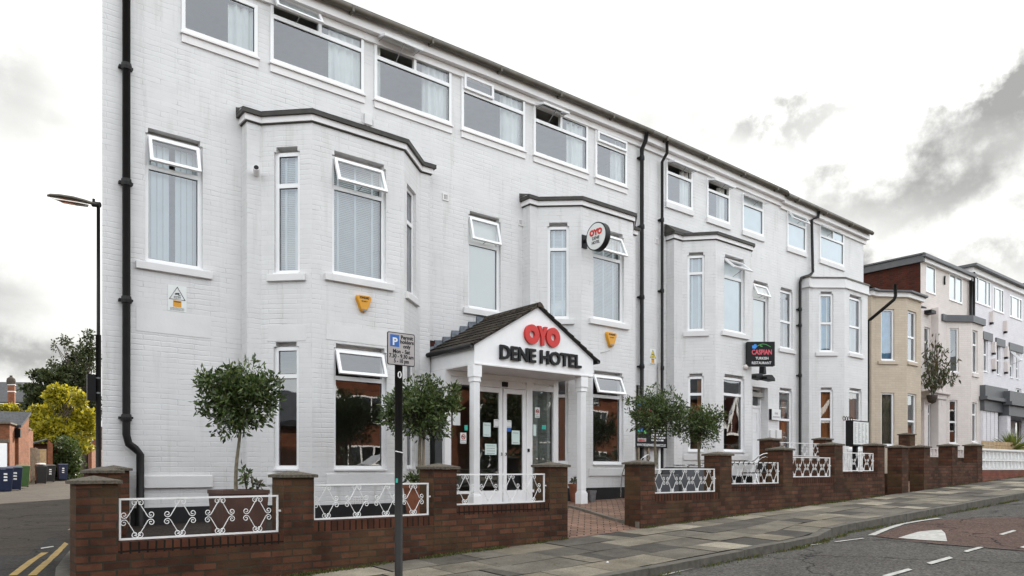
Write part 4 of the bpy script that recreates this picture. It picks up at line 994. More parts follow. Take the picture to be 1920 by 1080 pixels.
# string of small dark lights wound on the second railing
fl = MB(); R4 = random.Random(9); pts = []
for i in range(60): x = 11.12 + .02 + i / 59 * 1.55; pts.append((x, YW + .07 + .022 * math.sin(i * 1.1), WT2[1] + .40 + .02 * math.cos(i * 1.1) - .01 * math.sin(i * .3)))
fl.tube(pts, .006, 5)
for p in pts[::3]: fl.tube([p, (p[0] + R4.uniform(-.02, .02), p[1], p[2] - .03)], .008, 5)
fl.build('string_lights', MT['blackl'], label='thin black string of fairy lights wound along the top of a white railing', cat='string lights')
# side wall along the lane
wall_s = thing('side_wall', (1.75, 9.6, rel(-1.0)), 'low brick side wall along the lane with two concrete capped piers', 'garden wall')
pier(wall_s, 1.50, 9.35, rel(-.045), .32, .32); pier(wall_s, 1.93, 11.02, rel(-.02), .32, .32)
for (xa, ya, xb_, yb, z) in ((1.30, 7.98, 1.60, 9.35, -.62), (1.72, 9.67, 2.02, 11.02, -.6)):
    MB().hexa([(xa, ya, rel(-1.6)), (xa + .22, ya, rel(-1.6)), (xb_ + .22, yb, rel(-1.6)), (xb_, yb, rel(-1.6)), (xa, ya, rel(z)), (xa + .22, ya, rel(z)), (xb_ + .22, yb, rel(z)), (xb_, yb, rel(z))]).build('wall_section', MT['gbrick'], wall_s)
# raised rear wall with railing by the right-hand bay
wall_b = thing('raised_yard_wall', (18.2, 10.1, rel(-.4)), 'short raised brick wall with a white scroll railing standing close to the last white bay window', 'garden wall')
xa, xb_ = XX(1447, 9.7), XX(1547.5, 9.7)
pier(wall_b, xa, 9.7, ZZ(1460, 826, 9.7), .34, .33); pier(wall_b, xb_, 9.7, ZZ(1560, 825, 9.7), .34, .33)
ztop = ZZ(1500, 855, 9.7)
MB().box(xa + .34, xb_, 9.75, 9.95, rel(-.9), ztop - .01).build('wall_section', MT['gbrick'], wall_b)
railing(wall_b, xa + .37, xb_ - .02, 9.8, ztop, ztop + .33, 4)
# neighbour's gate pier and wall
wall_n = thing('garden_wall', (20.8, YW + .1, rel(-.5)), 'stepped dark brick garden wall with bare tops beyond the second gateway', 'garden wall')
for x0_, pyu, w_ in ((XX(1693, YW), 842, .34), (XX(1734, YW), 840, .36), (XX(1787, YW), 835, .35), (XX(1834, YW), 832, .35)):
    pier(wall_n, x0_ - .05, YW, ZZ((x0_ and 1740), pyu, YW + .1), w_)
xs4 = [XX(1734, YW) - .05 + .36, XX(1787, YW) - .05, XX(1787, YW) + .30, XX(1834, YW) - .05]
MB().box(xs4[0], xs4[1], YW + .01, YW + .23, rel(-.9), ZZ(1760, 873.5, YW)).build('wall_section', MT['gbrick'], wall_n)
MB().box(xs4[2], xs4[3], YW + .01, YW + .23, rel(-.9), ZZ(1805, 867.5, YW)).build('wall_section', MT['gbrick'], wall_n)
pier(wall_n, XX(1706, 9.8), 9.8, ZZ(1717, 816, 9.8), .36, .33)
xg = XX(1660, YW + .25)
mb = MB(); railing(wall_n, 17.0, 17.45, YW + .5, rel(-.1), rel(.33), 1)
MB().box(XX(1704, YW) + .0, XX(1710, YW) + .1, YW + .33, 10.6, rel(-1), rel(-.1)).build('wall_section', MT['gbrick'], wall_n)
# pierced white screen-block walls
def screen(root, x0, x1, y, z0, z1, s=.30, ny=None, mat='rail'):
    mb = MB(); n = max(1, round((x1 - x0) / s)); s = (x1 - x0) / n; m = max(1, round((z1 - z0) / s)); sz = (z1 - z0) / m; t = .02
    for i in range(n):
        for j in range(m):
            a, c = x0 + i * s, z0 + j * sz; cx_, cz_ = a + s / 2, c + sz / 2
            mb.box(a, a + t, y, y + .09, c, c + sz); mb.box(a + s - t, a + s, y, y + .09, c, c + sz); mb.box(a + t, a + s - t, y, y + .09, c, c + t); mb.box(a + t, a + s - t, y, y + .09, c + sz - t, c + sz)
            r = min(s, sz) * .30
            mb.tube([(cx_ + r * math.cos(q), y + .045, cz_ + r * math.sin(q)) for q in [2 * PI * k / 12 for k in range(12)]], .016, 4, closed=True)
            for q in range(4):
                aa = PI / 4 + q * PI / 2; mb.tube([(cx_ + r * math.cos(aa), y + .045, cz_ + r * math.sin(aa)), (cx_ + s * .66 * math.cos(aa), y + .045, cz_ + sz * .66 * math.sin(aa))], .018, 4)
                mb.tube([(cx_, y + .045, cz_), (cx_ + r * math.cos(aa + .78), y + .045, cz_ + r * math.sin(aa + .78))], .014, 4)
    return mb.build('screen_blocks', MT[mat], root)
xj = XX(1842, YW)
wall_w = thing('screen_block_wall', (27, YW, rel(-.2)), 'white pierced screen-block wall on a low red brick base along the pavement', 'wall')
zA, zB_ = ZZ(1842, 844, YW), ZZ(1842, 881, YW)
MB().box(xj, 40, YW, YW + .2, rel(-.9), zB_).build('wall_section', brickmat('red_base_brick', (.24, .075, .05), (.17, .06, .045), (.12, .08, .06), mott=.3), wall_w)
screen(wall_w, xj + .03, 36, YW + .03, zB_ + .002, zA, .29)
MB().box(xj, 40, YW + .0, YW + .17, zA + .001, zA + .05).build('coping', MT['rail'], wall_w)
wall_v = thing('screen_block_wall', (23, 9.7, rel(-.2)), 'cream pierced screen-block panel between brick piers in front of the pink house', 'wall')
ya = 9.2
screen(wall_v, XX(1738, ya), XX(1812, ya), ya, ZZ(1755, 857, ya), ZZ(1755, 841, ya), .24, mat='cream'); MB().box(XX(1738, ya), XX(1812, ya), ya, ya + .12, rel(-.8), ZZ(1755, 857.3, ya)).build('wall_section', MT['gbrick'], wall_v)
# timber fence panel behind the white screen wall
tf = thing('timber_fence', (30, 8.6, rel(-.2)), 'brown horizontal board fence behind the white screen-block wall', 'fence')
for i in range(3): MB().box(XX(1842, 8.6), 40, 8.6, 8.63, rel(.50 + i * .13), rel(.62 + i * .13)).build('board', MT['timber'], tf)

# ---- moss and weeds along the foot of the walls
def blades(name, spots, n, h, mat, label, cat, spread=.05, seed=1, wd=.006):
    R5 = random.Random(seed); mb = MB()
    for (x0_, y0_, x1_, y1_, dens, zf) in spots:
        L_ = math.hypot(x1_ - x0_, y1_ - y0_)
        for i in range(int(n * dens * L_)):
            q = R5.random()
            if math.sin(q * L_ * 3.1 + seed) + math.sin(q * L_ * 7.7) < R5.uniform(-1.2, 1.2): continue
            x = x0_ + (x1_ - x0_) * q; y = y0_ + (y1_ - y0_) * q + abs(R5.gauss(0, spread)) * -1; z = zf(x, y); hh = h * R5.uniform(.3, 1.2)
            a = R5.uniform(0, 6.28); dx, dy = math.cos(a) * wd, math.sin(a) * wd; lx, ly = R5.uniform(-.6, .6) * hh, R5.uniform(-.6, .6) * hh
            mb.quad((x - dx, y - dy, z - .005), (x + dx, y + dy, z - .005), (x + lx + dx * .7, y + ly + dy * .7, z + hh), (x + lx - dx * .7, y + ly - dy * .7, z + hh))
    return mb.build(name, MT[mat], kind='stuff', label=label, cat=cat)
blades('moss', [(1.5, YW, XG0, YW, 1, zp), (8.75, YW, 16.8, YW, .5, zp), (19.4, YW, 30, YW, .2, zp)], 620, .032, 'moss', 'patchy moss and small weeds along the foot of the brick garden walls', 'weeds', .035, 2)
blades('kerb_weeds', [(3.0, 5.355, 9.0, 5.355, .45, lambda x, y: gz(x, y) + .004), (9.0, 5.33, 11.0, 5.6, 1.6, lambda x, y: gz(x, y) + .004), (11.2, 5.71, 30, 5.71, .6, lambda x, y: gz(x, y) + .004)], 330, .03, 'moss', 'mossy weeds and grit in the gutter along the kerb', 'weeds', .05, 5)
# fallen leaves and litter specks
mb = MB(); R6 = random.Random(4)
for i in range(150):
    x, y = R6.uniform(3, 22), R6.uniform(5.5, 7.5); z = zp(x, y) + .006; a = R6.uniform(0, 6.28); r = R6.uniform(.008, .02)
    mb.quad(*[(x + r * math.cos(a + q) * (1 if q % 3 else .6), y + r * math.sin(a + q), z + R6.uniform(0, .006)) for q in (0, 1.57, 3.14, 4.71)])
mb.build('leaf_litter', MT['moss'], kind='stuff', label='scattered dry leaf fragments lying on the flagstones', cat='leaves')
def scrap(px, py, s, name, label, zf=None):
    a, b = ray(px); t = (EYE - zp(a * 9, b * 9)) / ((py - 880) / FP)
    for _ in range(20): t = (EYE - (zf or zp)(a * t, b * t)) / ((py - 880) / FP)
    x, y = a * t, b * t; z = (zf or zp)(x, y) + .004; m = MB(); R7 = random.Random(px)
    pts = [(x + s * math.cos(q) * R7.uniform(.5, 1), y + s * .7 * math.sin(q) * R7.uniform(.5, 1)) for q in [i * .785 for i in range(8)]]
    for i in range(8): m.quad((x, y, z + s * .5), (*pts[i], z), (*pts[(i + 1) % 8], z))
    return m.build(name, MT['bag'], label=label, cat='litter')
scrap(1727, 922, .07, 'crumpled_paper', 'crumpled white paper lying on the pavement before the second gateway')
scrap(1591, 943, .04, 'litter_scrap', 'small white litter scrap near the foot of the long brick wall')
scrap(1139, 1055, .03, 'litter_scrap', 'small white litter scrap on the dark flagstone near the gate')

# ================================================================== PORCH
XP0, XP1, YP, ZPB = 7.17, 9.93, 9.85, rel(1.752)
ZE, ZA_, XA_ = rel(2.06), rel(2.86), 8.55
porch = MB()
porch.box(XP0, XP1, YP + .03, YP + .16, ZPB + .001, ZE); porch.prism([(XP0, YP + .03, ZE), (XP1, YP + .03, ZE), (XA_, YP + .03, ZA_)], (0, .13, 0))
porch.box(XP0, XP0 + .12, YP + .16, YM, ZPB + .001, ZE - .001); porch.box(XP1 - .12, XP1, YP + .16, YM, ZPB + .001, ZE - .001)
po = porch.build('porch', MT['doorw'], hotel, recalc=True)
MB().box(XP0 + .001, XP1 - .001, YP + .005, YM, ZPB - .02, ZPB).build('soffit', MT['fascia'], po)
def col_(x, y):
    zb = rel(-.675); c = MB(); w_ = .165; zt = ZPB - .021
    c.box(x - .0, x + w_, y, y + w_, zb, zb + .235); c.box(x + .012, x + w_ - .012, y + .012, y + w_ - .012, zb + .235, zb + .26)
    c.box(x + .022, x + w_ - .022, y + .022, y + w_ - .022, zb + .26, zt - .28)
    for i in range(5):
        a = x + .035 + i * .0205; c.box(a, a + .011, y + .014, y + .0225, zb + .3, zt - .3)
        b = y + .035 + i * .0205; c.box(x + .014, x + .0225, b, b + .011, zb + .3, zt - .3)
    c.box(x + .004, x + w_ - .004, y + .004, y + w_ - .004, zt - .28, zt - .26); c.box(x + .010, x + w_ - .010, y + .010, y + w_ - .010, zt - .26, zt - .20); c.box(x - .004, x + w_ + .004, y - .004, y + w_ + .004, zt - .20, zt)
    return c.build('column', MT['doorw'], po, bevel=.004)
col_(XX(888, YP + .02), YP + .02); col_(XX(1102, YP + .02) - .165, YP + .02)
# roof slopes as overlapping rows of tiles
def slope(x_e, z_e, sgn, name):
    m = MB(); n = 9; ov = .07
    dx, dz = XA_ - x_e, ZA_ - z_e; L = math.hypot(dx, dz); ux, uz = dx / L, dz / L; nx_, nz_ = -uz * (1 if sgn > 0 else 1), ux
    if sgn < 0: nx_, nz_ = uz, -ux
    if nz_ < 0: nx_, nz_ = -nx_, -nz_
    y0_, y1_ = YP - .03, YM
    L2 = L + .09; s0 = -.09
    for i in range(n):
        a = s0 + (L2) * i / n; b = s0 + (L2) * (i + 1) / n + .03
        A = (x_e + ux * a, z_e + uz * a); B = (x_e + ux * min(b, L), z_e + uz * min(b, L))
        for t0 in (0,):
            lo, hi = .030, .052
            m.hexa([(A[0] + nx_ * lo, y0_, A[1] + nz_ * lo), (B[0] + nx_ * .012, y0_, B[1] + nz_ * .012), (B[0] + nx_ * .012, y1_, B[1] + nz_ * .012), (A[0] + nx_ * lo, y1_, A[1] + nz_ * lo),
                    (A[0] + nx_ * hi, y0_, A[1] + nz_ * hi), (B[0] + nx_ * .034, y0_, B[1] + nz_ * .034), (B[0] + nx_ * .034, y1_, B[1] + nz_ * .034), (A[0] + nx_ * hi, y1_, A[1] + nz_ * hi)])
    ro = m.build(name, MT['tile'], po, recalc=True)
    return ro
r_l = slope(XP0, ZE, 1, 'roof_slope'); slope(XP1, ZE, -1, 'roof_slope')
# dark verge strips and ridge
v = MB()
for xe in (XP0, XP1):
    dx, dz = XA_ - xe, ZA_ - ZE; L = math.hypot(dx, dz); ux, uz = dx / L, dz / L
    a, b = (xe - ux * .10, ZE - uz * .10), (XA_, ZA_)
    v.hexa([(a[0], YP - .02, a[1] + .005), (b[0], YP - .02, b[1] + .005), (b[0], YP + .05, b[1] + .005), (a[0], YP + .05, a[1] + .005), (a[0], YP - .02, a[1] + .03), (b[0], YP - .02, b[1] + .03), (b[0], YP + .05, b[1] + .03), (a[0], YP + .05, a[1] + .03)])
v.build('verge', MT['blackl'], po, recalc=True)
rd = MB(); yy = YP - .035
while yy < YM: rd.prism([(XA_ - .10, yy, ZA_ + .0), (XA_ - .05, yy, ZA_ + .06), (XA_, yy, ZA_ + .085), (XA_ + .05, yy, ZA_ + .06), (XA_ + .10, yy, ZA_ + .0)], (0, min(.295, YM - yy), 0)); yy += .3
rd.build('ridge_tile', MT['tile'], po, recalc=True)
g = MB(); g.tube([(XP0 - .09, YP - .03, ZE - .035), (XP0 - .09, YM - .01, ZE - .035)], .042, 8); g.tube([(XP0 - .09, YM - .12, ZE - .05), (XP0 - .09, YM - .07, rel(-.8))], .035, 8)
g.build('gutter', MT['black'], po, smooth=True)
g = MB(); g.tube([(XP1 + .09, YP - .03, ZE - .035), (XP1 + .09, YM - .6, ZE - .035)], .042, 8); g.build('gutter', MT['black'], po, smooth=True)
# stepped lead flashing on the hotel wall
R8 = random.Random(6)
for i in range(7):
    q = (i + .1) / 7.2; x = XP0 + (XA_ - XP0) * q; z = ZE + (ZA_ - ZE) * q
    f = MB(); h_ = .17 + R8.uniform(-.02, .03); w_ = .17; j = R8.uniform(.01, .035)
    f.hexa([(x - .04, YM - j - .03, z + .03), (x + w_, YM - j - .05, z + .05), (x + w_, YM - .001, z + .06), (x - .04, YM - .001, z + .06), (x - .02, YM - j * .8, z + h_), (x + w_ - .02, YM - j * .5, z + h_ + .015), (x + w_ - .02, YM + .001, z + h_ + .015), (x - .02, YM + .001, z + h_)])
    f.build('lead_flashing', MT['lead'], po, recalc=True, bevel=.008)
MB().box(XP0 + .0, XP0 + .2, YM - .03, YM + .002, ZE + .16, ZE + .28).build('exposed_brick', MT['red_brick'], po)
# glazed vestibule
YV = 10.72; zf0 = rel(-.66); zh = rel(1.35)
def xv(px): return XX(px, YV)
def zv(px, py): return ZZ(px, py, YV)
ztop = ZPB - .021
vm = MB(); x_l, x_r = xv(834), xv(1047)
zhd = zv(940, 727)
def post(a, b, z0, z1, d0=0, d1=.08): vm.box(a, b, YV + d0, YV + d1, z0, z1)
post(x_l, xv(846), zf0, ztop); post(xv(1038), x_r, zf0, ztop); post(xv(987.5), xv(998.5), zf0, ztop - .001)
xd0 = xv(903) - .12
post(xd0 - .10, xd0, zf0, zhd)
vm.box(xv(846), xv(987.5), YV + .002, YV + .078, zhd, zhd + .10); vm.box(xv(998.5), xv(1038), YV + .002, YV + .078, zhd, zhd + .10)
vm.box(xv(846), xv(1038), YV + .003, YV + .077, ztop - .09, ztop - .002)
vm.box(xv(846), xv(1038), YV + .03, YV + .06, zhd + .10, ztop - .09)
for (a, b) in ((846, 884), (888, 985), (1001, 1036)):
    A, B = xv(a) + .04, xv(b) - .04; zz0, zz1 = zhd + .135, ztop - .12
    vm.box(A, B, YV + .018, YV + .03, zz0, zz0 + .012); vm.box(A, B, YV + .018, YV + .03, zz1 - .012, zz1); vm.box(A, A + .012, YV + .018, YV + .03, zz0 + .012, zz1 - .012); vm.box(B - .012, B, YV + .018, YV + .03, zz0 + .012, zz1 - .012)
# side frame
vm.box(x_l, x_l + .07, YM - .08, YM, zf0, ztop); vm.box(x_l + .001, x_l + .069, YV + .08, YM - .08, ztop - .30, ztop - .002); vm.box(x_l + .001, x_l + .069, YV + .08, YM - .08, zf0, zf0 + .28)
zs = zv(870, 921)
vm.box(xv(846), xd0 - .1, YV - .02, YV + .10, zs - .05, zs); vm.box(xv(998.5), xv(1038), YV - .02, YV + .10, zs - .05, zs)
vo = vm.build('entrance_screen', MT['doorw'], hotel, bevel=.003)
MB().box(xv(846), xd0 - .1, YV, YV + .09, zf0 - .2, zs - .051).box(xv(998.5), xv(1038), YV, YV + .09, zf0 - .2, zs - .051).build('brick_dado', MT['gbrick'], vo)
def gl(a, b, z0, z1, par=vo, y=YV + .04): return MB().quad((a, y, z0), (b, y, z0), (b, y, z1), (a, y, z1)).build('pane', MT['glass_d'], par)
gl(xv(846), xd0 - .1, zs, zhd); gl(xv(998.5), xv(1038), zs, zhd)
MB().quad((x_l + .035, YM - .08, zf0 + .28), (x_l + .035, YV + .08, zf0 + .28), (x_l + .035, YV + .08, ztop - .3), (x_l + .035, YM - .08, ztop - .3)).build('pane', MT['glass_d'], vo)
for a, b in ((xd0, xv(943.5)), (xv(944.5), xv(987.5))):
    d = MB(); s_ = .085; z0, z1 = zf0 + .03, zhd - .005
    d.box(a + .003, a + s_, YV + .015, YV + .06, z0, z1); d.box(b - s_, b - .003, YV + .015, YV + .06, z0, z1); d.box(a + s_, b - s_, YV + .016, YV + .059, z0, z0 + .24); d.box(a + s_, b - s_, YV + .016, YV + .059, z1 - .09, z1)
    dd = d.build('glass_door', MT['doorw'], hotel, bevel=.003); gl(a + s_, b - s_, z0 + .24, z1 - .09, dd, YV + .035)
    hd = MB(); hx = b - .045 if a == xd0 else a + .045; hd.tube([(hx, YV + .0, rel(.26)), (hx, YV - .02, rel(.26)), (hx, YV - .02, rel(.30)), (hx, YV, rel(.30))], .008, 6); hd.build('door_handle', MT['blackl'], dd)
k = MB().box(xv(941), xv(951), YV - .03, YV + .001, zhd + .02, zhd + .11).build('door_sensor', MT['blackl'], vo, bevel=.005)
MB().box(xv(998.5), xv(1003), YV - .03, YV + .0, zf0 - .05, zf0 + .03).box(xd0, xv(990), YV - .12, YV + .02, zf0 - .02, zf0 + .028).build('threshold', MT['grey'], vo)
MB().box(xv(989), xv(992), YV - .02, YV, rel(.33), rel(.39)).build('entry_keypad', MT['blackl'], vo)
# notices stuck inside the glass
def notice(px0_, px1_, py0_, py1_, label, mat='paper', y=YV + .028, kind='paper notice', lines=3, roundel=None):
    a, b = XX(px0_, y), XX(px1_, y); z1, z0 = ZZ(px0_, py0_, y), ZZ(px0_, py1_, y)
    t = thing('notice', ((a + b) / 2, y, z0), label, 'notice')
    MB().box(a, b, y, y + .003, z0, z1).build('sheet', MT[mat], t)
    if roundel:
        c = ((a + b) / 2, z1 - (z1 - z0) * .38); r = (b - a) * .30; m = MB(); m.tube([(c[0] + r * math.cos(q), y - .002, c[1] + r * math.sin(q)) for q in [k * .4189 for k in range(15)]], .006, 4, closed=True)
        m.tube([(c[0] - r * .7, y - .002, c[1] + r * .7), (c[0] + r * .7, y - .002, c[1] - r * .7)], .006, 4); m.build('prohibition_ring', MT['red'], t)
        MB().box(c[0] - r * .7, c[0] + r * .6, y - .003, y - .001, c[1] - .006, c[1] + .006).build('cigarette', MT['blackl'], t)
    if lines:
        m = MB(); R9 = random.Random(px0_)
        n = lines; top = z1 - (z1 - z0) * (.72 if roundel else .18); bot = z0 + (z1 - z0) * .12
        for i in range(n):
            z = top - (top - bot) * i / max(1, n - 1); x = a + (b - a) * .14
            while x < b - (b - a) * .16:
                w_ = R9.uniform(.008, .022); m.box(x, min(x + w_, b - .01), y - .002, y - .0005, z - .006, z + .006); x += w_ + .008
        m.build('print', MT['grey'], t)
    return t
notice(863, 874.5, 811, 831.5, 'no smoking notice on the glass left of the porch column', roundel=True, lines=2)
notice(909.5, 931, 832, 852.5, 'pale mint notice with four bold lines low on the left door', 'mint', lines=4)
notice(906, 920, 792, 818.5, 'tall pale notice on the left door at eye height', 'mint', lines=2)
notice(926, 937, 786, 801, 'small white paper at the meeting edge of the left door', lines=2)
notice(949.5, 959, 788, 802, 'small white paper high on the right door', lines=2)
notice(949.5, 958, 802.5, 809, 'small dark blue sticker under a white paper on the right door', 'blue', lines=0)
notice(959.5, 974.5, 807, 833, 'pale notice with corner fixings on the right door', 'mint', lines=2)
notice(1000, 1005.5, 796, 817, 'narrow pale sheet on the glass beside the keypad', 'mint', lines=0)
notice(1003.5, 1012, 763.5, 783, 'no smoking notice on the glass right of the doors', roundel=True, lines=2)
notice(1016, 1024, 797, 805, 'small green sign on the glass right of the doors', 'teal', lines=0)
notice(871, 877, 797, 807, 'small green sign on the glass beside the left column', 'teal', lines=0)
notice(849, 863, 773, 797, 'white sheet on the vestibule glass behind the bay tree', lines=0)
MB().box(xv(1006), xv(1029), YV - .04, YV + .0, rel(-.03), rel(.075)).box(xv(1009), xv(1026), YV - .045, YV - .041, rel(-.01), rel(.055)).build('letter_box', MT['upvc'], bevel=.004, label='white letter box fixed low on the glass right of the doors', cat='letter box')

# ---- OYO / DENE HOTEL lettering on the gable
yl = YP + .03
gs = thing('gable_sign', (8.5, yl, rel(1.9)), 'gable lettering of three red rounded capitals above the black hotel name', 'sign')
def Z1(px, py): return ZZ(px, py, yl)
def ringO(cx_, cz_, ro, ri, y0_, y1_, mat, par, name='letter', sq=1.0, seg=36):
    m = MB(); n = seg
    for (r, yy) in ((ro, y0_), (ri, y0_), (ri, y1_), (ro, y1_)):
        for k in range(n): q = 2 * PI * k / n; m.v.append((cx_ + r * sq * math.cos(q), yy, cz_ + r * math.sin(q)))
    for L_ in range(4):
        for k in range(n): a = L_ * n; b = ((L_ + 1) % 4) * n; k2 = (k + 1) % n; m.f.append((a + k, b + k, b + k2, a + k2))
    return m.build(name, mat, par, recalc=True)
def oyo(cx_, cz_, h, y0_, y1_, par, w=None, mat=None):
    mat = mat or MT['red']; r = h / 2; w = w or 2.52 * h; s = w / (2.52 * h)
    ringO(cx_ - w / 2 + r * s, cz_, r, r * .36, y0_, y1_, mat, par, sq=s); ringO(cx_ + w / 2 - r * s, cz_, r, r * .36, y0_, y1_, mat, par, sq=s)
    a = .52 * r * s * 1.0; pts = [(-.95, 1), (-.33, 1), (0, .36), (.33, 1), (.95, 1), (.30, -.18), (.30, -1), (-.30, -1), (-.30, -.18)]
    m = MB(); m.prism([(cx_ + p[0] * r * s * .62 / .62 * .72, y0_, cz_ + p[1] * r * .97) for p in pts], (0, y1_ - y0_, 0)); m.build('letter', mat, par, recalc=True)
oyo((XX(981, yl) + XX(1047, yl)) / 2, (Z1(982, 629) + Z1(1047, 632)) / 2, .345, yl - .055, yl - .008, gs, w=XX(1047.5, yl) - XX(982, yl))
xa, xb_ = XX(934, yl), XX(1086, yl); zb_ = (Z1(934, 674.5) + Z1(1075, 686.5)) / 2
text('DENE HOTEL', .328, MT['blackl'], gs, (xa, yl - .03, zb_), width=xb_ - xa, bold=.008, depth=.022, name='hotel_name')

# ---- round projecting sign
yr = YF - .45
rs = thing('round_sign', (XX(1110, YF), YF - .3, ZZ(1120, 470, yr)), 'round white projecting sign with black rim hung beside the upper bay window', 'sign')
xc_, zc_ = XX(1117.5, YF - .40), ZZ(1117.5, 443, YF - .40); rr_ = .275
def disc(x, r, n=40): return [(x, YF - .40 + r * math.cos(2 * PI * k / n), zc_ + r * math.sin(2 * PI * k / n)) for k in range(n)]
m = MB(); m.prism(disc(xc_, rr_), (.12, 0, 0)); m.build('sign_case', MT['blackl'], rs, recalc=True)
m = MB(); m.prism(disc(xc_ - .004, rr_ - .022), (.01, 0, 0)); m.build('sign_face', MT['paper'], rs, recalc=True)
m = MB(); m.box(xc_ + .05, xc_ + .10, YF - .14, YF, zc_ - .02, zc_ + .03); m.box(xc_ + .0, xc_ + .14, YF - .02, YF, zc_ - .13, zc_ + .13); m.build('bracket', MT['blackl'], rs)
# face looks towards -x: build the lettering in the wall plane, then turn it
def turned(par, f, px_):
    before = set(par.children); f(); c = [o for o in par.children if o not in before]
    return c
def text_x(body, size, mat, par, x, yc, zb, width, bold=0, name='lettering'):
    o = text(body, size, mat, par, (0, 0, 0), width=width, bold=bold, depth=.003, rz=-PI / 2, name=name)
    w0 = wloc(par); me = o.data; me.transform(Matrix.Translation(w0)); ys_ = [v.co.y for v in me.vertices]; me.transform(Matrix.Translation((x, yc - (min(ys_) + max(ys_)) / 2, zb)) ); me.transform(Matrix.Translation(-w0)); return o
text_x('OYO', .15, MT['red'], rs, xc_ - .008, YF - .40, zc_ + .03, .34, .010, 'red_word')
text_x('DENE', .085, MT['blackl'], rs, xc_ - .008, YF - .40, zc_ - .06, .19, 0, 'name_line')
text_x('HOTEL', .085, MT['blackl'], rs, xc_ - .008, YF - .40, zc_ - .145, .21, 0, 'name_line')

# ---- CCTV and alarm signs
def cctv(root_pl, px, pyt, pyb, pxr, label, bigtri=True):
    k0, z1 = root_pl.at(px, pyt); _, z0 = root_pl.at(px, pyb); k1, _ = root_pl.at(pxr, pyt)
    P = root_pl.P; t = thing('cctv_sign', P((k0 + k1) / 2, z0, 0), label, 'sign')
    MB().pbox(root_pl, k0, k1, z0, z1, .001, .007).build('sign_plate', MT['paper'], t)
    c = (k0 + k1) / 2; W_ = k1 - k0; H = z1 - z0; tri = [(c, z1 - H * .06), (c - W_ * .42, z1 - H * .54), (c + W_ * .42, z1 - H * .54)]
    if not bigtri: MB().prism([P(a, b, .0072) for a, b in tri], (0, -.002, 0)).build('warning_field', MT['ltyellow'], t, recalc=True)
    m = MB(); m.tube([P(a, b, .009) for a, b in tri], W_ * .028, 4, closed=True)
    m.build('warning_triangle', MT['blackl'], t)
    m = MB(); zc2 = z1 - H * .33; m.prism([P(c - W_ * .13, zc2, .008), P(c - W_ * .11, zc2 - H * .035, .008), P(c + W_ * .12, zc2 + H * .0, .008), P(c + W_ * .10, zc2 + H * .05, .008), P(c - W_ * .1, zc2 + H * .03, .008)], (0, -.002, 0))
    m.tube([P(c + W_ * .05, zc2, .01), P(c + W_ * .10, zc2 - H * .05, .01), P(c + W_ * .17, zc2 - H * .05, .01)], W_ * .022, 4); m.build('camera_symbol', MT['blackl'], t, recalc=True)
    q = P(k0, 0, .008)
    text('CCTV', W_ * .17, MT['blackl'], t, (P(c - W_ * .19, 0)[0], P(0, 0, .009)[1], z1 - H * .50), width=W_ * .38, bold=.001, depth=.001)
    MB().pbox(root_pl, c - W_ * .22, c + W_ * .22, z0 + H * .17, z0 + H * .42, .0071, .009).build('yellow_panel', MT['yellow'], t)
    text('STANDARD', W_ * .09, MT['blackl'], t, (P(c - W_ * .19, 0)[0], P(0, 0, .0105)[1], z0 + H * .35), width=W_ * .38, bold=.001, depth=.0008)
    m = MB(); R9 = random.Random(int(px))
    for i in range(3):
        x = k0 + W_ * .12
        while x < k1 - W_ * .14:
            w_ = R9.uniform(.006, .016); m.pbox(root_pl, x, x + w_, z0 + H * (.04 + i * .04), z0 + H * (.06 + i * .04), .0072, .0085); x += w_ + .006
    m.build('print', MT['blackl'], t)
    return t
cctv(MAIN_A, 314.5, 533, 582, 349.5, 'white warning sign with a camera triangle below the tall first floor window')
cctv(MAIN_A, 1217.5, 653.5, 685, 1229.5, 'small yellow camera warning sign between the two black downpipes', False) if False else None
MAIN_AB = PL((XL, YM), (XR, YM))
cctv(MAIN_AB, 1217.5, 653.5, 685, 1229.5, 'small yellow camera warning sign between the two black downpipes', False)
def alarm(pl, px, py, wpx, label):
    k, z = pl.at(px, py); k2, _ = pl.at(px + wpx, py); w_ = (k2 - k) / 2; h_ = w_ * 1.05; t = thing('alarm_box', pl.P(k, z - h_, 0), label, 'alarm box')
    out = [(-.75, .95), (.75, .95), (.95, .82), (1, .6), (.9, .3), (.42, -.8), (.25, -.98), (-.25, -.98), (-.42, -.8), (-.9, .3), (-1, .6), (-.95, .82)]
    A = [pl.P(k + a * w_, z + b * h_, .0) for a, b in out]; B = [pl.P(k + a * w_ * .93, z + b * h_ * .93, .065) for a, b in out]
    m = MB(); n = len(out); m.v = A + B; m.f = [tuple(range(n, 2 * n))] + [(i, (i + 1) % n, n + (i + 1) % n, n + i) for i in range(n)]
    m.build('case', MT['yellow'], t, bevel=.006, recalc=True)
    MB().prism([pl.P(k + a * w_, z + b * h_, .066) for a, b in ((-.34, -.66), (.34, -.66), (.24, -.9), (-.24, -.9))], (0, -.006, 0)).build('strobe', MT['zinc'], t, recalc=True)
    y_ = pl.P(k, z, .0665)[1]
    text('STANDARD', .05, MT['blackl'], t, (k + pl.p0[0] - w_ * .62, y_, z + h_ * .5), width=w_ * 1.24, bold=.0015, depth=.001)
    text('SECURITY', .03, MT['blackl'], t, (k + pl.p0[0] - w_ * .4, y_, z + h_ * .15), width=w_ * .8, depth=.001); return t
alarm(BAY1['front'], 680, 570, 28, 'larger yellow triangular alarm box on the front of the big bay'); alarm(BAY2['front'], 1143.5, 637, 19, 'small yellow triangular alarm box on the bay right of the porch gable')
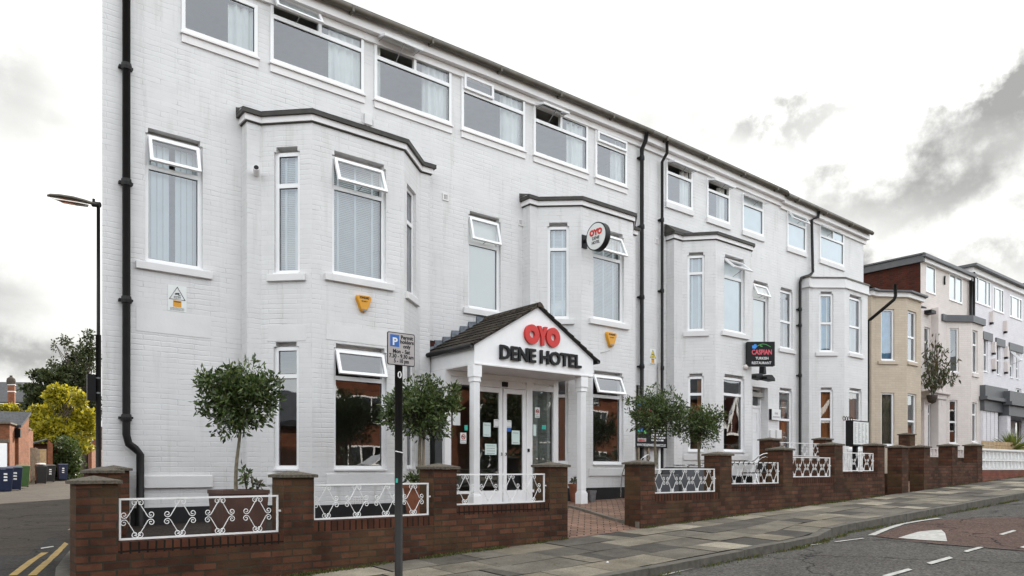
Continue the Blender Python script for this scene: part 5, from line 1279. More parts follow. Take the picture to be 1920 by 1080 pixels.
# ================================================================== NEIGHBOURING HOUSES TO THE RIGHT
XT0, XT1 = XR + .03, XX(1726, YM)
tan = thing('terraced_house', (XT0, YM, rel(-.4)), 'tan painted two storey house with a tall bay and a dark sloping downpipe', 'house')
pink = thing('terraced_house', (XT1, YM, rel(-.4)), 'pale pink three storey house with a two storey bay and a shrub over its door', 'house')
XP2 = XX(1818, YM)
pale = thing('terraced_house', (XP2, YM, rel(-.3)), 'pale three storey house with dark grey lintels and porches beyond the pink house', 'house')
TM = PL((XT0, YM), (XT1, YM)); PM = PL((XT1 + .005, YM), (XP2, YM)); XQ = 62; QM = PL((XP2 + .005, YM), (XQ, YM))
# --- tan house
tb0 = XX(1634, YS)
TB_ = bay_pl(tb0, XX(1641, YS), XX(1700, YF), XX(1727, YF), XX(1727, YF) + .58, XX(1727, YF) + .7)
t1 = W(TB_['cant'], 1652, 1677, 579, 676, False, .09); t1g = W(TB_['cant'], 1652, 1677, 736, 836, False, .09)
t2 = W(TB_['front'], 1702, 1718.5, 581, 677, False, .10, yT=630); t2g = W(TB_['front'], 1702, 1718.5, 737, 834, False, .10, yT=789)
ZTT = rel((880 - 543) / FP * TT(1700, YF))
TM.holes.append(dict(k0=TB_['x0'] + .05 - XT0, k1=TB_['x1'] - .05 - XT0, z0=rel(-.3), z1=ZTT - .5, depth=0))
mb = MB(); wall_mb(mb, TM, 0, TM.L, ZB, ZTT - .25, TM.holes)
for k in ('ret', 'sh', 'cant', 'front', 'cantr', 'shr', 'retr'): wall_mb(mb, TB_[k], 0, TB_[k].L, ZB, ZTT - .15, TB_[k].holes)
mb.quad((XT0, YM + 9, ZB), (XT0, YM, ZB), (XT0, YM, ZTT), (XT0, YM + 9, ZTT)); mb.quad((XT1, YM + 9, ZB), (XT0, YM + 9, ZB), (XT0, YM + 9, ZTT), (XT1, YM + 9, ZTT))
mb.build('wall', MT['tan'], tan)
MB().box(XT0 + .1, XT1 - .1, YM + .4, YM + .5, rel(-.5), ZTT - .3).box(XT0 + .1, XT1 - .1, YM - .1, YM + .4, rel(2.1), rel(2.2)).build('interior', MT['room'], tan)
band(tan, TB_, ZTT - .26, ZTT - .12, .10, 'eaves_board', 'fascia')
o = outline(TB_, .20); mb = MB(); mb.prism([(x, y, ZTT - .119) for x, y in o], (0, 0, .05)); mb.build('eaves_gutter', MT['dgrey'], tan, recalc=True)
mb = MB(); zz = ZTT - .068; inner = [(o[0][0], YM + 1), (o[0][0] + .1, YM + 1), (o[2][0] + .2, YM + 1), (o[3][0] - .1, YM + 1), (o[4][0], YM + 1), (o[5][0], YM + 1)]
mb.quad((o[0][0], YM + 1, zz + .5), (o[0][0], o[1][1], zz), (*o[2], zz), (*o[3], zz), (*o[4], zz), (*o[5], zz), (*o[6], zz), (o[7][0], YM + 1, zz + .5))
mb.hexa([(XT0, YM - .2, zz - .03), (XT1, YM - .2, zz - .03), (XT1, YM + 5, zz + 1.2), (XT0, YM + 5, zz + 1.2), (XT0, YM - .2, zz + .02), (XT1, YM - .2, zz + .02), (XT1, YM + 5, zz + 1.25), (XT0, YM + 5, zz + 1.25)])
mb.build('roof', MT['slate'], tan)
window(tan, t1, dress='full', gmat='bluec'); window(tan, t1g, dress='full', gmat='brownc'); window(tan, t2, dress='halfr'); window(tan, t2g, dress='halfr')
sill(tan, t1, ext=.12, mat='cream'); sill(tan, t2, ext=.06, mat='cream')
for o_ in tan.children:
    if o_.name.startswith('sill'): o_.data.materials[0] = MT['tan']
yq = YF - .12
pipe(tan, [(XX(1678, YF - .25), YF - .25, ZTT - .1), (XX(1679, YF - .25), YF - .25, ZTT - .45), (XX(1676, YF - .2), YF - .2, ZTT - .56), (XX(1632, YM - .35), YM - .35, ZZ(1632, 599, YM - .35)), (XX(1630, YM - .25), YM - .2, ZZ(1630, 603, YM - .2)), (XX(1630, YM - .25), YM - .2, rel(-.5))], .05)
# --- pink house
ZP = rel(7.68)
PB = bay_pl(XX(1771, YS) - .25, XX(1772, YS), XX(1821, YF), XX(1843, YF), XX(1843, YF) + .58, XX(1843, YF) + .7)
p1 = W(PB['cant'], 1781, 1798, 615, 698, False, .1); p1g = W(PB['cant'], 1780, 1795, 750, 832, False, .1, yT=791)
p2 = W(PB['front'], 1823.5, 1833.5, 618, 699, False, .09, yT=645); p2g = W(PB['front'], 1823, 1832, 754, 829, False, .09, yT=777)
pm = W(PM, 1733, 1744, 612, 690, False, .1, yT=640); pd = W(PM, 1736, 1747, 755, 842, False, .2, yT=775)
pt1 = W(PM, 1736, 1754, 495, 547, False, .05); pt2 = W(PM, 1779.5, 1804, 512, 562, False, .05)
ZPB_ = rel((880 - 590) / FP * TT(1771, YS))
PM.holes.append(dict(k0=PB['x0'] + .1 - PM.p0[0], k1=PM.L - .02, z0=rel(-.2), z1=ZPB_ - .5, depth=0))
mb = MB(); wall_mb(mb, PM, 0, PM.L, ZB, ZP - .25, PM.holes)
for k in ('ret', 'sh', 'cant', 'front', 'cantr', 'shr', 'retr'): wall_mb(mb, PB[k], 0, PB[k].L, ZB, ZPB_ - .1, PB[k].holes)
mb.build('wall', MT['pink'], pink)
sd2 = PL((XT1, YM + 9), (XT1, YM)); mb = MB(); wall_mb(mb, sd2, 0, 9, ZTT - .6, ZP - .3, []); mb.quad((XP2, YM + 9, ZB), (XT1, YM + 9, ZB), (XT1, YM + 9, ZP - .3), (XP2, YM + 9, ZP - .3)); mb.build('side_wall', MT['red_brick'], pink)
MB().box(XT1 + .1, XP2, YM + .5, YM + .6, rel(-.5), ZP - .3).build('interior', MT['room'], pink)
mb = MB(); mb.box(XT1 - .12, XT1 + .001, YM - .15, YM + 9, ZP - .30, ZP - .06); mb.build('barge_board', MT['dgrey'], pink)
MB().box(XT1 + .002, XP2, YM - .13, YM + .02, ZP - .27, ZP - .07).build('fascia_board', MT['fascia'], pink)
MB().box(XT1 - .16, XP2 + .05, YM - .24, YM - .131, ZP - .14, ZP - .04).build('gutter', MT['dgrey'], pink)
MB().box(XT1 - .18, XP2 + .05, YM - .2, YM + 9, ZP - .055, ZP).build('roof', MT['dgrey'], pink)
band(pink, PB, ZPB_ - .26, ZPB_ - .02, .09, 'bay_parapet', 'dgrey')
# raised party pier left of the bay
MB().box(XX(1757, YM - .2), XX(1771, YM - .2), YM - .25, YM + .0, rel(-.7), ZPB_ + .2).build('wall_pier', MT['cream'], pink)
for h, dr, gm in ((p1, 'none', None), (p1g, 'none', None), (p2, 'halfr', None), (p2g, 'halfr', None), (pm, 'halfr', None)): window(pink, h, dress=dr, fw=.05)
window(pink, pt1, dress='film', fw=.05, inset=.02, gmat='blind_w', wide=True); window(pink, pt2, dress='film', fw=.05, inset=.02, mull=None, gmat='blind_w', wide=True)
window(pink, pd, dress='halfr', fw=.07)
kk = (pt2['k0'] + pt2['k1']) / 2; MB().pbox(PM, kk - .03, kk + .03, pt2['z0'] + .05, pt2['z1'] - .05, -.02, .012).build('mullion', MT['upvc'], pink)
for h in (p1, p2, p1g, p2g): MB().pbox(h['pl'], h['k0'] - .06, h['k1'] + .06, h['z0'] - .14, h['z0'] - .012, -.01, .05).build('sill', MT['cream'], pink)
# door surround with pilasters and cornice
dk0 = pd['k0']; dk1 = pd['k1']; zc = pd['z1'] + .14; dm = MB()
dm.pbox(PM, dk0 - .42, dk0 - .10, rel(-.7), zc, -.01, .12); dm.pbox(PM, dk1 + .10, dk1 + .42, rel(-.7), zc, -.01, .12); dm.pbox(PM, dk0 - .45, dk1 + .6, zc, zc + .18, -.01, .30); dm.pbox(PM, dk0 - .5, dk1 + .7, zc + .181, zc + .25, -.01, .40)
for a in (dk0 - .26, dk1 + .26): dm.pbox(PM, a - .06, a + .06, zc - .22, zc, .12, .26)
dm.build('door_surround', MT['cream'], pink, bevel=.01)
# curved wall bracket badge and floodlight on the pink front
k, z = PM.at(1769, 526); MB().tube([PM.P(k + .05, z + .16, .03), PM.P(k - .02, z + .08, .05), PM.P(k - .03, z - .05, .05), PM.P(k + .04, z - .15, .03)], .03, 6).build('wall_tie_plate', MT['blackl'], pink)
k, z = PM.at(1735, 588); MB().pbox(PM, k - .1, k + .3, z - .02, z + .1, .0, .25).build('porch_lamp', MT['blackl'], pink)
pipe(pink, [(XP2 - .15, YM - .1, ZP - .2), (XP2 - .15, YM - .1, ZPB_)], .06)
# --- pale house
ZQ = rel(8.08)
tops = [(1829, 1857, 517), (1862, 1882, 536), (1893, 1916, 552), (1930, 1950, 572)]
qh = []
for a, b, yt in tops: qh.append(W(QM, a, b, yt, yt + 50 - (a - 1829) * .13, False, .05))
for a, b, yt in ((1844.5, 1852.5, 634), (1869, 1876, 645), (1893.5, 1900, 655), (1905.5, 1911, 660), (1925, 1930, 668)): qh.append(W(QM, a, b, yt, yt + 63 - (a - 1844) * .2, False, .1, yT=yt + 30))
for a, b, yt in ((1853, 1860, 752), (1867.5, 1873, 757)): qh.append(W(QM, a, b, yt, yt + 72, False, .1, yT=yt + 29))
qb = W(QM, 1904, 1915, 727, 845, False, .15)
mb = MB(); wall_mb(mb, QM, 0, QM.L, ZB, ZQ - .3, QM.holes); sd3 = PL((XP2 + .005, YM + 9), (XP2 + .005, YM)); wall_mb(mb, sd3, 0, 9, ZP - .1, ZQ - .1, [])
mb.quad((XQ, YM, ZB), (XQ, YM + 9, ZB), (XQ, YM + 9, ZQ - .3), (XQ, YM, ZQ - .3)); mb.quad((XQ, YM + 9, ZB), (XP2, YM + 9, ZB), (XP2, YM + 9, ZQ - .3), (XQ, YM + 9, ZQ - .3))
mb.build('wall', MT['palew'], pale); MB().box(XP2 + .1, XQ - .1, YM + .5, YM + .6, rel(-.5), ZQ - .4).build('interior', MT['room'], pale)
MB().box(XP2, XQ, YM - .12, YM + .02, ZQ - .31, ZQ - .10).build('fascia_board', MT['fascia'], pale)
MB().box(XP2 - .15, XX(1910, YM), YM - .3, YM + 9, ZQ - .10, ZQ).build('roof', MT['dgrey'], pale); MB().box(XX(1910, YM), XQ, YM - .3, YM + 9, ZQ - .05, ZQ + .12).build('roof', MT['dgrey'], pale)
for i, h in enumerate(qh):
    window(pale, h, dress=('film' if i < 4 else 'halfr'), gmat='blind_w' if i < 4 else None, fw=.06, inset=.02 if i < 4 else .08, vent=(40 if i in (6, 9) else None), wide=i < 4)
    if i < 4:
        for f in (.2, .75): kk = h['k0'] + (h['k1'] - h['k0']) * f; MB().pbox(QM, kk - .035, kk + .035, h['z0'] + .05, h['z1'] - .05, -.02, .012).build('mullion', MT['upvc'], pale)
window(pale, qb, dress='full', gmat='amber')
for a, b, py in ((1842, 1859.5, 627), (1866, 1883, 639), (1891, 1917, 648), (1922, 1940, 662)):
    k0, z1 = QM.at(a, py - 6); k1, _ = QM.at(b, py); MB().pbox(QM, k0, k1, z1 - .32, z1, -.01, .05).build('lintel', MT['dgrey'], pale)
# grey porches
for a, b, py, dp in ((1843, 1884, 722, .9), (1889, 1975, 733, 1.1)):
    y_ = YM - dp; k0, k1 = XX(a, y_), XX(b, y_); zt_p = ZZ(a, py, y_)
    m = MB(); m.box(k0 - .05, k1 + .05, y_ - .1, YM, zt_p - .42, zt_p); m.box(k0 - .14, k1 + .14, y_ - .2, YM - .001, zt_p - .55, zt_p - .421); m.box(k0 - .02, k1 + .02, y_ - .06, YM - .002, zt_p - .95, zt_p - .551)
    m.build('porch_canopy', MT['dgrey'], pale)
    m = MB(); n = 4 if a < 1880 else 3
    for i in range(n):
        x = k0 + (k1 - k0 - .35) * i / (n - 1) * (.62 if a < 1880 else 1); MB().box(x, x + .34, y_, y_ + .3, rel(-.8), zt_p - .951).build('porch_column', MT['palew'], pale)
    if a < 1880: m.box(k0, k0 + (k1 - k0) * .75, y_ + .01, y_ + .29, rel(-.8), rel(.75)); m.build('porch_dado', MT['palew'], pale)
for px, py in ((1856, 595), (1882, 612), (1860, 652), (1883.5, 660), (1860.5, 683), (1883.5, 688)):
    k, z = QM.at(px, py); m = MB(); m.pbox(QM, k - .09, k + .09, z - .22, z + .22, 0, .14); m.build('wall_lamp', MT['cream'], pale); MB().pbox(QM, k - .07, k + .07, z - .30, z - .221, .01, .12).build('lamp_base', MT['blackl'], pale)
pipe(pale, [(XP2 + .12, YM - .1, ZQ - .3), (XP2 + .12, YM - .1, ZPB_ - 1)], .055)
MB().lathe([(.12, 0), (.12, .35), (.16, .36), (.16, .45)], (XX(1845, YM + 1.5), YM + 1.5, ZQ), 10).build('flue', MT['blackl'], pale)

# ================================================================== FOLIAGE
def leaf_blob(mb, cs, n, size, seed, shell=.55, asp=.45, droop=0, gaps=None, up=.0):
    """cs: list of ellipsoids (cx,cy,cz,rx,ry,rz); leaves scattered through their volume, thinning irregularly"""
    g = random.Random(seed); tot = sum(c[3] * c[4] * c[5] for c in cs)
    for c in cs:
        for _ in range(int(n * c[3] * c[4] * c[5] / tot)):
            while True:
                v = Vector((g.gauss(0, 1), g.gauss(0, 1), g.gauss(0, 1)))
                if v.length > 1e-3: break
            v.normalize(); r = shell + (1 - shell) * g.random() if g.random() < .78 else g.random()
            wob = 1 + .22 * math.sin(v.x * 5 + seed) * math.sin(v.z * 6 + seed * 2) + .10 * math.sin(v.y * 11 + seed)
            p = Vector((c[0] + v.x * c[3] * r * wob, c[1] + v.y * c[4] * r * wob, c[2] + v.z * c[5] * r * wob))
            if gaps and math.sin(p.x * gaps + seed) + math.sin(p.z * gaps * 1.3 + 1) + math.sin(p.y * gaps * 1.1 + 2) > g.uniform(.9, 2.0): continue
            d = (v * .7 + Vector((g.gauss(0, .6), g.gauss(0, .6), g.gauss(0, .6) - droop + up))).normalized()
            s = size * g.uniform(.6, 1.25); side = d.cross(Vector((g.gauss(0, 1), g.gauss(0, 1), g.gauss(0, 1)))).normalized() * s * asp * .5; nrm = d.cross(side).normalized() * s * .08
            a = p; b = p + d * s * .5 + side + nrm; t = p + d * s; e = p + d * s * .5 - side + nrm
            i = len(mb.v); mb.v += [tuple(a), tuple(b), tuple(t), tuple(e)]; mb.f.append((i, i + 1, i + 2, i + 3))
def bay_tree(px, py, y, r, rz, base_z, label, seed, lean=0, stake=False, n=3600, thick=.022, leaf=.062):
    x = XX(px, y); z = ZZ(px, py, y); g = random.Random(seed)
    t = thing('bay_tree', (x, y, base_z), label, 'tree', 'ball-headed bay trees in pots in front of the white buildings')
    zt = z - rz * .75
    tr = MB(); pts = [(x + lean * (1 - q) + .012 * math.sin(q * 5 + seed), y, base_z + (zt - base_z) * q) for q in rng(0, 1, 8)]
    tr.tube(pts, [thick * (1.15 - .35 * i / 8) for i in range(9)], 8)
    tro = tr.build('trunk', MT['bark'], t, smooth=True)
    br = MB()
    for i in range(46):
        v = Vector((g.gauss(0, 1), g.gauss(0, 1), g.gauss(.45, .8))).normalized(); q0 = Vector((x, y, zt - .02 + g.random() * rz * .5)); e = Vector((x + v.x * r * .88, y + v.y * r * .88, z - rz * .1 + v.z * rz * .85))
        m = (q0 + e) / 2 + Vector((g.uniform(-.05, .05), g.uniform(-.05, .05), -.03)); br.tube([q0, m, e], [.009, .006, .0025], 5)
    br.build('branch', MT['barkd'], t)
    cr = MB(); leaf_blob(cr, [(x, y, z, r, r, rz)], n, leaf, seed, .35, .40, gaps=11, up=.15)
    cs = [(x + r * .92 * math.cos(a), y + r * .92 * math.sin(a), z + rz * b, r * .24, r * .24, rz * .24) for a, b in [(g.uniform(0, 6.28), g.uniform(-.5, .75)) for _ in range(13)]]
    leaf_blob(cr, cs, n // 4, leaf, seed + 5, .2, .42, up=.2)
    cr.build('crown', MT['leaf'], t)
    if stake:
        s = MB(); s.tube([(x + .07, y + .02, base_z), (x + .07, y + .02, z - rz * .4)], .024, 6); s.build('stake', MT['wood'], t)
    return t, x
y1_ = 9.3; bz1 = ZZ(445, 917, y1_) - .04
bay_tree(449, 748, y1_, .445, .455, bz1, 'largest ball-headed bay tree, in the brown square planter on the left', 3, lean=-.045, n=4300, leaf=.082)
bay_tree(788, 768, 9.45, .54, .46, ZZ(787, 905, 9.45) - .03, 'willowy-leaved bay tree left of the porch, half behind the parking sign post', 8, stake=True, n=5200, thick=.03, leaf=.075)
bay_tree(1229, 775, 9.1, .52, .46, ZZ(1229, 875, 9.1), 'bay tree in front of the black menu board, right of the gateway', 14, stake=False, n=3900, thick=.026, leaf=.07)
bay_tree(1311, 797, 9.2, .50, .42, ZZ(1311, 878, 9.2), 'bay tree with reddish trunk in front of the narrow ground floor window', 21, n=3500, thick=.028, leaf=.07)
# suckers and low growth at the pots
def sprig(name, x, y, z, r, h, n, label, seed, mat='leaf', cat='plant'):
    m = MB(); leaf_blob(m, [(x, y, z + h * .55, r, r, h * .5)], n, .085, seed, .1, .42, up=.3); t = thing(name, (x, y, z), label, cat)
    m.build('leaves', MT[mat], t); s = MB(); g = random.Random(seed)
    for i in range(6): s.tube([(x, y, z - .03), (x + g.uniform(-r, r) * .7, y + g.uniform(-r, r) * .7, z + h * g.uniform(.6, .95))], .005, 4)
    s.build('stem', MT['barkd'], t)
sprig('basal_shoots', XX(462, 9.15), 9.15, ZZ(462, 916, 9.15), .09, .26, 46, 'dark leafy shoots at the foot of the largest bay tree', 4)
sprig('bedding_plant', XX(483, 9.12), 9.12, ZZ(483, 916, 9.12), .08, .08, 40, 'low purplish bedding plant at the right rim of the brown planter', 6, 'leafb')
sprig('bedding_plant', XX(775, 9.3), 9.3, ZZ(775, 907, 9.3), .17, .13, 120, 'low green and yellow bedding plants in the round pot by the sign post', 7, 'leafh')
# planters
def square_pot(x, y, z0, z1, wt, wb, mat, label, name='planter', group=None, cat='planter'):
    t = thing(name, (x, y, z0), label, cat, group); m = MB(); a, b = wt / 2, wb / 2
    m.hexa([(x - b, y - b, z0), (x + b, y - b, z0), (x + b, y + b, z0), (x - b, y + b, z0), (x - a, y - a, z1 - .05), (x + a, y - a, z1 - .05), (x + a, y + a, z1 - .05), (x - a, y + a, z1 - .05)])
    m.build('body', MT[mat], t, bevel=.008); q = a + .01; rm = MB(); rm.box(x - q, x + q, y - q, y - q + .035, z1 - .05, z1); rm.box(x - q, x + q, y + q - .035, y + q, z1 - .05, z1); rm.box(x - q, x - q + .035, y - q + .035, y + q - .035, z1 - .05, z1); rm.box(x + q - .035, x + q, y - q + .035, y + q - .035, z1 - .05, z1)
    rm.build('rim', MT[mat], t, bevel=.004); MB().box(x - a + .03, x + a - .03, y - a + .03, y + a - .03, z1 - .049, z1 - .035).build('soil', MT['soil'], t)
square_pot(XX(447, 9.3), 9.3, zy(3), ZZ(447, 918, 9.3), .56, .50, 'brownpot', 'tall square brown planter holding the largest bay tree')
def round_pot(x, y, z0, h, r, mat, label, name='plant_pot', cat='plant pot'):
    t = thing(name, (x, y, z0), label, cat); m = MB(); m.lathe([(r * .72, 0), (r * .96, h * .86), (r * 1.05, h * .86), (r * 1.07, h), (r * .95, h), (r * .93, h * .92)], (x, y, z0), 28); m.build('body', MT[mat], t, smooth=False, bevel=.0)
    m = MB(); m.lathe([(r * .92, h * .90), (.001, h * .905)], (x, y, z0), 20, cap=False); m.build('soil', MT['soil'], t); return t
round_pot(XX(789, 9.45), 9.45, zy(5.5), ZZ(787, 906, 9.45) - zy(5.5), .27, 'terracotta', 'round terracotta pot holding the willowy bay tree by the porch')
round_pot(XX(1082, 10.35), 10.35, rel(-.66), .38, .165, 'terracotta', 'terracotta pot with dark leftovers behind the right porch column')
round_pot(XX(1110, 10.15), 10.15, rel(-.66), .25, .085, 'zinc', 'small galvanised bucket standing beside the right porch column', 'bucket', 'bucket')
xq_ = XX(1077, 10.35); sprig('withered_plant', xq_, 10.35, rel(-.30), .06, .14, 30, 'dark withered plant in the pot behind the right porch column', 12, 'leafb')
# grey troughs behind the first right-hand railing
for (a, b, py0, ya_, lb) in ((1232, 1273, 890, 8.6, 'grey trough planter holding the bay tree by the menu board'), (1278, 1342, 877, 8.75, 'longer dark grey trough planter holding the reddish-trunked bay tree')):
    x0_, x1q = XX(a, ya_), XX(b, ya_); zt0 = ZZ(a, py0, ya_)
    t = thing('trough', ((x0_ + x1q) / 2, ya_, rel(-.8)), lb, 'planter'); MB().box(x0_, x1q, ya_, ya_ + .45, rel(-.85), zt0).build('body', MT['dgrey'], t, bevel=.01); MB().box(x0_ + .03, x1q - .03, ya_ + .03, ya_ + .42, zt0 - .0005, zt0 + .012).build('soil', MT['soil'], t)

# ---- cafe furniture
def cafe_table(px, py, y, r, label):
    x, z = XX(px, y), ZZ(px, py, y); t = thing('cafe_table', (x, y, z - .7), label, 'table', 'round cafe tables behind the railing')
    m = MB(); m.lathe([(r * .96, -.02), (r, -.015), (r, .005), (r * .98, .012), (.001, .012)], (x, y, z), 28); m.build('table_top', MT['alu'], t)
    m = MB(); m.tube([(x, y, z - .02), (x, y, z - .62)], .025, 8); m.build('post', MT['alu'], t)
    for k in range(4):
        a = k * PI / 2 + .5; MB().tube([(x, y, z - .62), (x + .22 * math.cos(a), y + .22 * math.sin(a), z - .70)], .015, 6).build('foot', MT['alu'], t)
cafe_table(1290, 872, 9.6, .30, 'round silver cafe table top between the two bay trees'); cafe_table(1338, 868, 10.0, .27, 'smaller round cafe table nearest the narrow piers')
def chair(px, y, zs, rz, label):
    x = XX(px, y); t = thing('bistro_chair', (0, 0, 0), label, 'chair', 'aluminium bistro chairs'); z0 = 0
    A = MT['alu']; sw, sdp = .21, .20
    for sx_ in (-1, 1):
        MB().tube([(sx_ * .24, -.22, z0), (sx_ * .235, -.20, .44), (sx_ * .25, -.12, .66), (sx_ * .25, .06, .67)], .0125, 7).build('leg', A, t)
        MB().tube([(sx_ * .20, .30, z0), (sx_ * .215, .16, .44), (sx_ * .22, .20, .62)], .0125, 7).build('leg', A, t)
    bk = MB()
    bk.tube([(-.25, .06, .67), (-.25, .18, .72), (-.20, .24, .80), (-.10, .27, .85), (0, .28, .865), (.10, .27, .85), (.20, .24, .80), (.25, .18, .72), (.25, .06, .67)], .0125, 7)
    bk.tube([(-.17, .20, .70), (-.10, .24, .77), (0, .25, .79), (.10, .24, .77), (.17, .20, .70)], .009, 6); bk.build('back_frame', A, t)
    m = MB(); m.quad((-.20, .16, .47), (.20, .16, .47), (.19, .23, .70), (-.19, .23, .70)); m.build('back_weave', MT['rattan'], t)
    m = MB(); m.box(-.21, .21, -.20, .19, .43, .455); m.build('seat', MT['rattan'], t, bevel=.01)
    t.location = (x, y, zs); t.rotation_euler = (0, 0, rz); return t
chair(1191, 10.25, rel(-.57), math.radians(200), 'silver bistro chair with black woven back, behind the gate pier right of the gateway')
# dark plastic chair backs seen behind the second railing
chair(1419, 9.3, rel(-.52), math.radians(170), 'bistro chair half hidden behind the railing with fairy lights')

# ================================================================== SIGNS
# parking sign
yS = 6.35
xs_ = XX(747.5, yS); zg = zp(xs_, yS)
ps = thing('parking_sign', (xs_, yS, zg), 'grey permit parking sign on a thick black post standing in the pavement', 'sign')
zt_s = ZZ(747, 626, yS); zb_s = ZZ(747, 687, yS)
m = MB(); m.tube([(xs_, yS, zg - .05), (xs_, yS, zt_s - .03)], .0385, 14); pst = m.build('post', MT['black'], ps, smooth=True)
x0_, x1q = XX(726, yS - .06), XX(777.5, yS - .06)
m = MB(); c_ = .012; ys_ = yS - .062
def rrect(x0, x1, z0, z1, r, y0, y1, n=5):
    P = []
    for cx_, cz_, a0 in ((x1 - r, z0 + r, -PI / 2), (x1 - r, z1 - r, 0), (x0 + r, z1 - r, PI / 2), (x0 + r, z0 + r, PI)):
        for i in range(n + 1): a = a0 + PI / 2 * i / n; P.append((cx_ + r * math.cos(a), y0, cz_ + r * math.sin(a)))
    q = MB(); q.prism(P, (0, y1 - y0, 0)); return q
rot = math.radians(0)
rrect(x0_, x1q, zb_s, zt_s, .018, ys_, ys_ + .006).build('sign_border', MT['blackl'], ps, recalc=True)
rrect(x0_ + .008, x1q - .008, zb_s + .008, zt_s - .008, .014, ys_ - .002, ys_ - .0001).build('sign_plate', MT['signgrey'], ps, recalc=True)
sw_ = x1q - x0_; sh_ = zt_s - zb_s
bx0, bx1, bz0, bz1 = x0_ + sw_ * .10, x0_ + sw_ * .42, zt_s - sh_ * .44, zt_s - sh_ * .08
MB().box(bx0, bx1, ys_ - .004, ys_ - .0021, bz0, bz1).build('blue_square', MT['blue'], ps)
text('P', .1, MT['wtext'], ps, (bx0 + (bx1 - bx0) * .22, ys_ - .005, bz0 + (bz1 - bz0) * .14), width=(bx1 - bx0) * .55, bold=.003, depth=.001)
for i, (s_, w_) in enumerate((('Permit', .44), ('holders', .49), ('only', .27))):
    text(s_, .052, MT['blackl'], ps, (x0_ + sw_ * .70 - sw_ * w_ / 2, ys_ - .0032, zt_s - sh_ * (.19 + .135 * i)), width=sw_ * w_, bold=.0012, depth=.001)
for i, (s_, w_) in enumerate((('Mon - Sat', .62), ('7.30 - 9.30 am', .88), ('5 - 10 pm', .54))):
    text(s_, .054, MT['blackl'], ps, (x0_ + sw_ * .5 - sw_ * w_ / 2, ys_ - .0032, zt_s - sh_ * (.63 + .145 * i)), width=sw_ * w_, bold=.0012, depth=.001)
m = MB(); m.tube([(xs_ - .012 + .02 * math.cos(q) * .8, yS - .0395, ZZ(741, 703, yS) + .03 * math.sin(q)) for q in [k * .5 for k in range(13)]], .006, 5, closed=True); m.build('sticker', MT['wtext'], ps)
m = MB(); zq_ = ZZ(747, 850, yS); g = random.Random(2)
m.tube([(xs_ - .043, yS - .01, zq_ + .02), (xs_ - .02, yS - .042, zq_ + .012), (xs_ + .02, yS - .04, zq_ + .005), (xs_ + .045, yS - .0, zq_ - .02), (xs_ + .05, yS, zq_ - .10), (xs_ + .055, yS, zq_ - .16)], [.006, .005, .006, .007, .005, .003], 5); m.build('tape_remnant', MT['bag'], ps)
MB().box(xs_ - .045, xs_ - .030, yS - .036, yS - .02, ZZ(747, 905, yS), ZZ(747, 897, yS)).build('tape_scrap', MT['teal'], ps)

# projecting restaurant sign
yR0, yR1 = YM - .12, YM - 1.02
xR_ = XX(1407, yR0)
# the sign box is parallel to the front, mounted beside the upper window
k0_, z1_ = XX(1407, 11.0), ZZ(1407, 640, 11.0)
rsn = thing('restaurant_sign', (k0_, 11.0, rel(1.0)), 'black box sign of a Turkish restaurant with blue tulip, above the white front door', 'sign')
# face leans across the view: left edge near the wall, right edge out over the yard
A2 = (XX(1401, 10.62), 10.62); B2 = (XX(1453, 9.95), 9.95)
A2 = (XX(1400.5, 11.3), 11.3); 
F0 = Vector((XX(1401, 10.5), 10.5)); 
ang = math.radians(-40); wS = 1.0
# find the far end of the face along its direction so that it spans the measured width
dirS = Vector((math.cos(ang), math.sin(ang)))
lo_, hi_ = .2, 2.5
for _ in range(40):
    mid = (lo_ + hi_) / 2; q = F0 + dirS * mid; u = (q.x * SA - q.y * CA) / (q.x * CA + q.y * SA)
    if 960 + FP * u < 1453: lo_ = mid
    else: hi_ = mid
wS = lo_; PS = PL((F0.x, F0.y), (F0.x + dirS.x * wS, F0.y + dirS.y * wS))
zS1 = EYE + (880 - 645) / FP * ((F0.x) * CA + F0.y * SA); q = F0 + dirS * wS; zS1b = EYE + (880 - 636) / FP * (q.x * CA + q.y * SA)
zS0 = EYE + (880 - 686) / FP * ((F0.x) * CA + F0.y * SA)
zS1 = (zS1 + zS1b) / 2
m = MB(); m.pbox(PS, 0, wS, zS0, zS1, -.16, 0); m.build('sign_box', MT['blackl'], rsn, bevel=.006)
H_ = zS1 - zS0
def ptext(body, size, mat, k, z, width, bold, name='lettering'):
    p = PS.P(k, z, .004); text(body, size, MT[mat], rsn, p, width=width, bold=bold, depth=.0015, rz=math.atan2(dirS.y, dirS.x), name=name)
ptext('CASPIAN', .17, 'pinkred', wS * .16, zS0 + H_ * .47, wS * .72, .004, 'name_line')
ptext('TURKISH', .09, 'wtext', wS * .30, zS0 + H_ * .26, wS * .46, .001, 'print_line'); ptext('RESTAURANT', .09, 'wtext', wS * .16, zS0 + H_ * .07, wS * .70, .001, 'print_line')
m = MB(); m.tube([PS.P(wS * (.34 + .5 * i / 8), zS0 + H_ * (.80 + .10 * math.sin(i * .42)), .006) for i in range(9)], .006, 5); m.tube([PS.P(wS * .46, zS0 + H_ * .83, .006), PS.P(wS * .54, zS0 + H_ * .80, .006)], .010, 5); m.build('tulip_stalk', MT['green'], rsn)
m = MB(); m.prism([PS.P(wS * a, zS0 + H_ * b, .003) for a, b in ((.18, .72), (.28, .70), (.35, .78), (.33, .88), (.27, .90), (.22, .84), (.17, .84))], (0, -.003, 0)); m.build('tulip_flower', MT['ltblue'], rsn, recalc=True)
MB().pbox(PS, wS * .1, wS * .2, zS0 + H_ * .4, zS0 + H_ * .6, -.55, -.161).build('bracket', MT['blackl'], rsn)
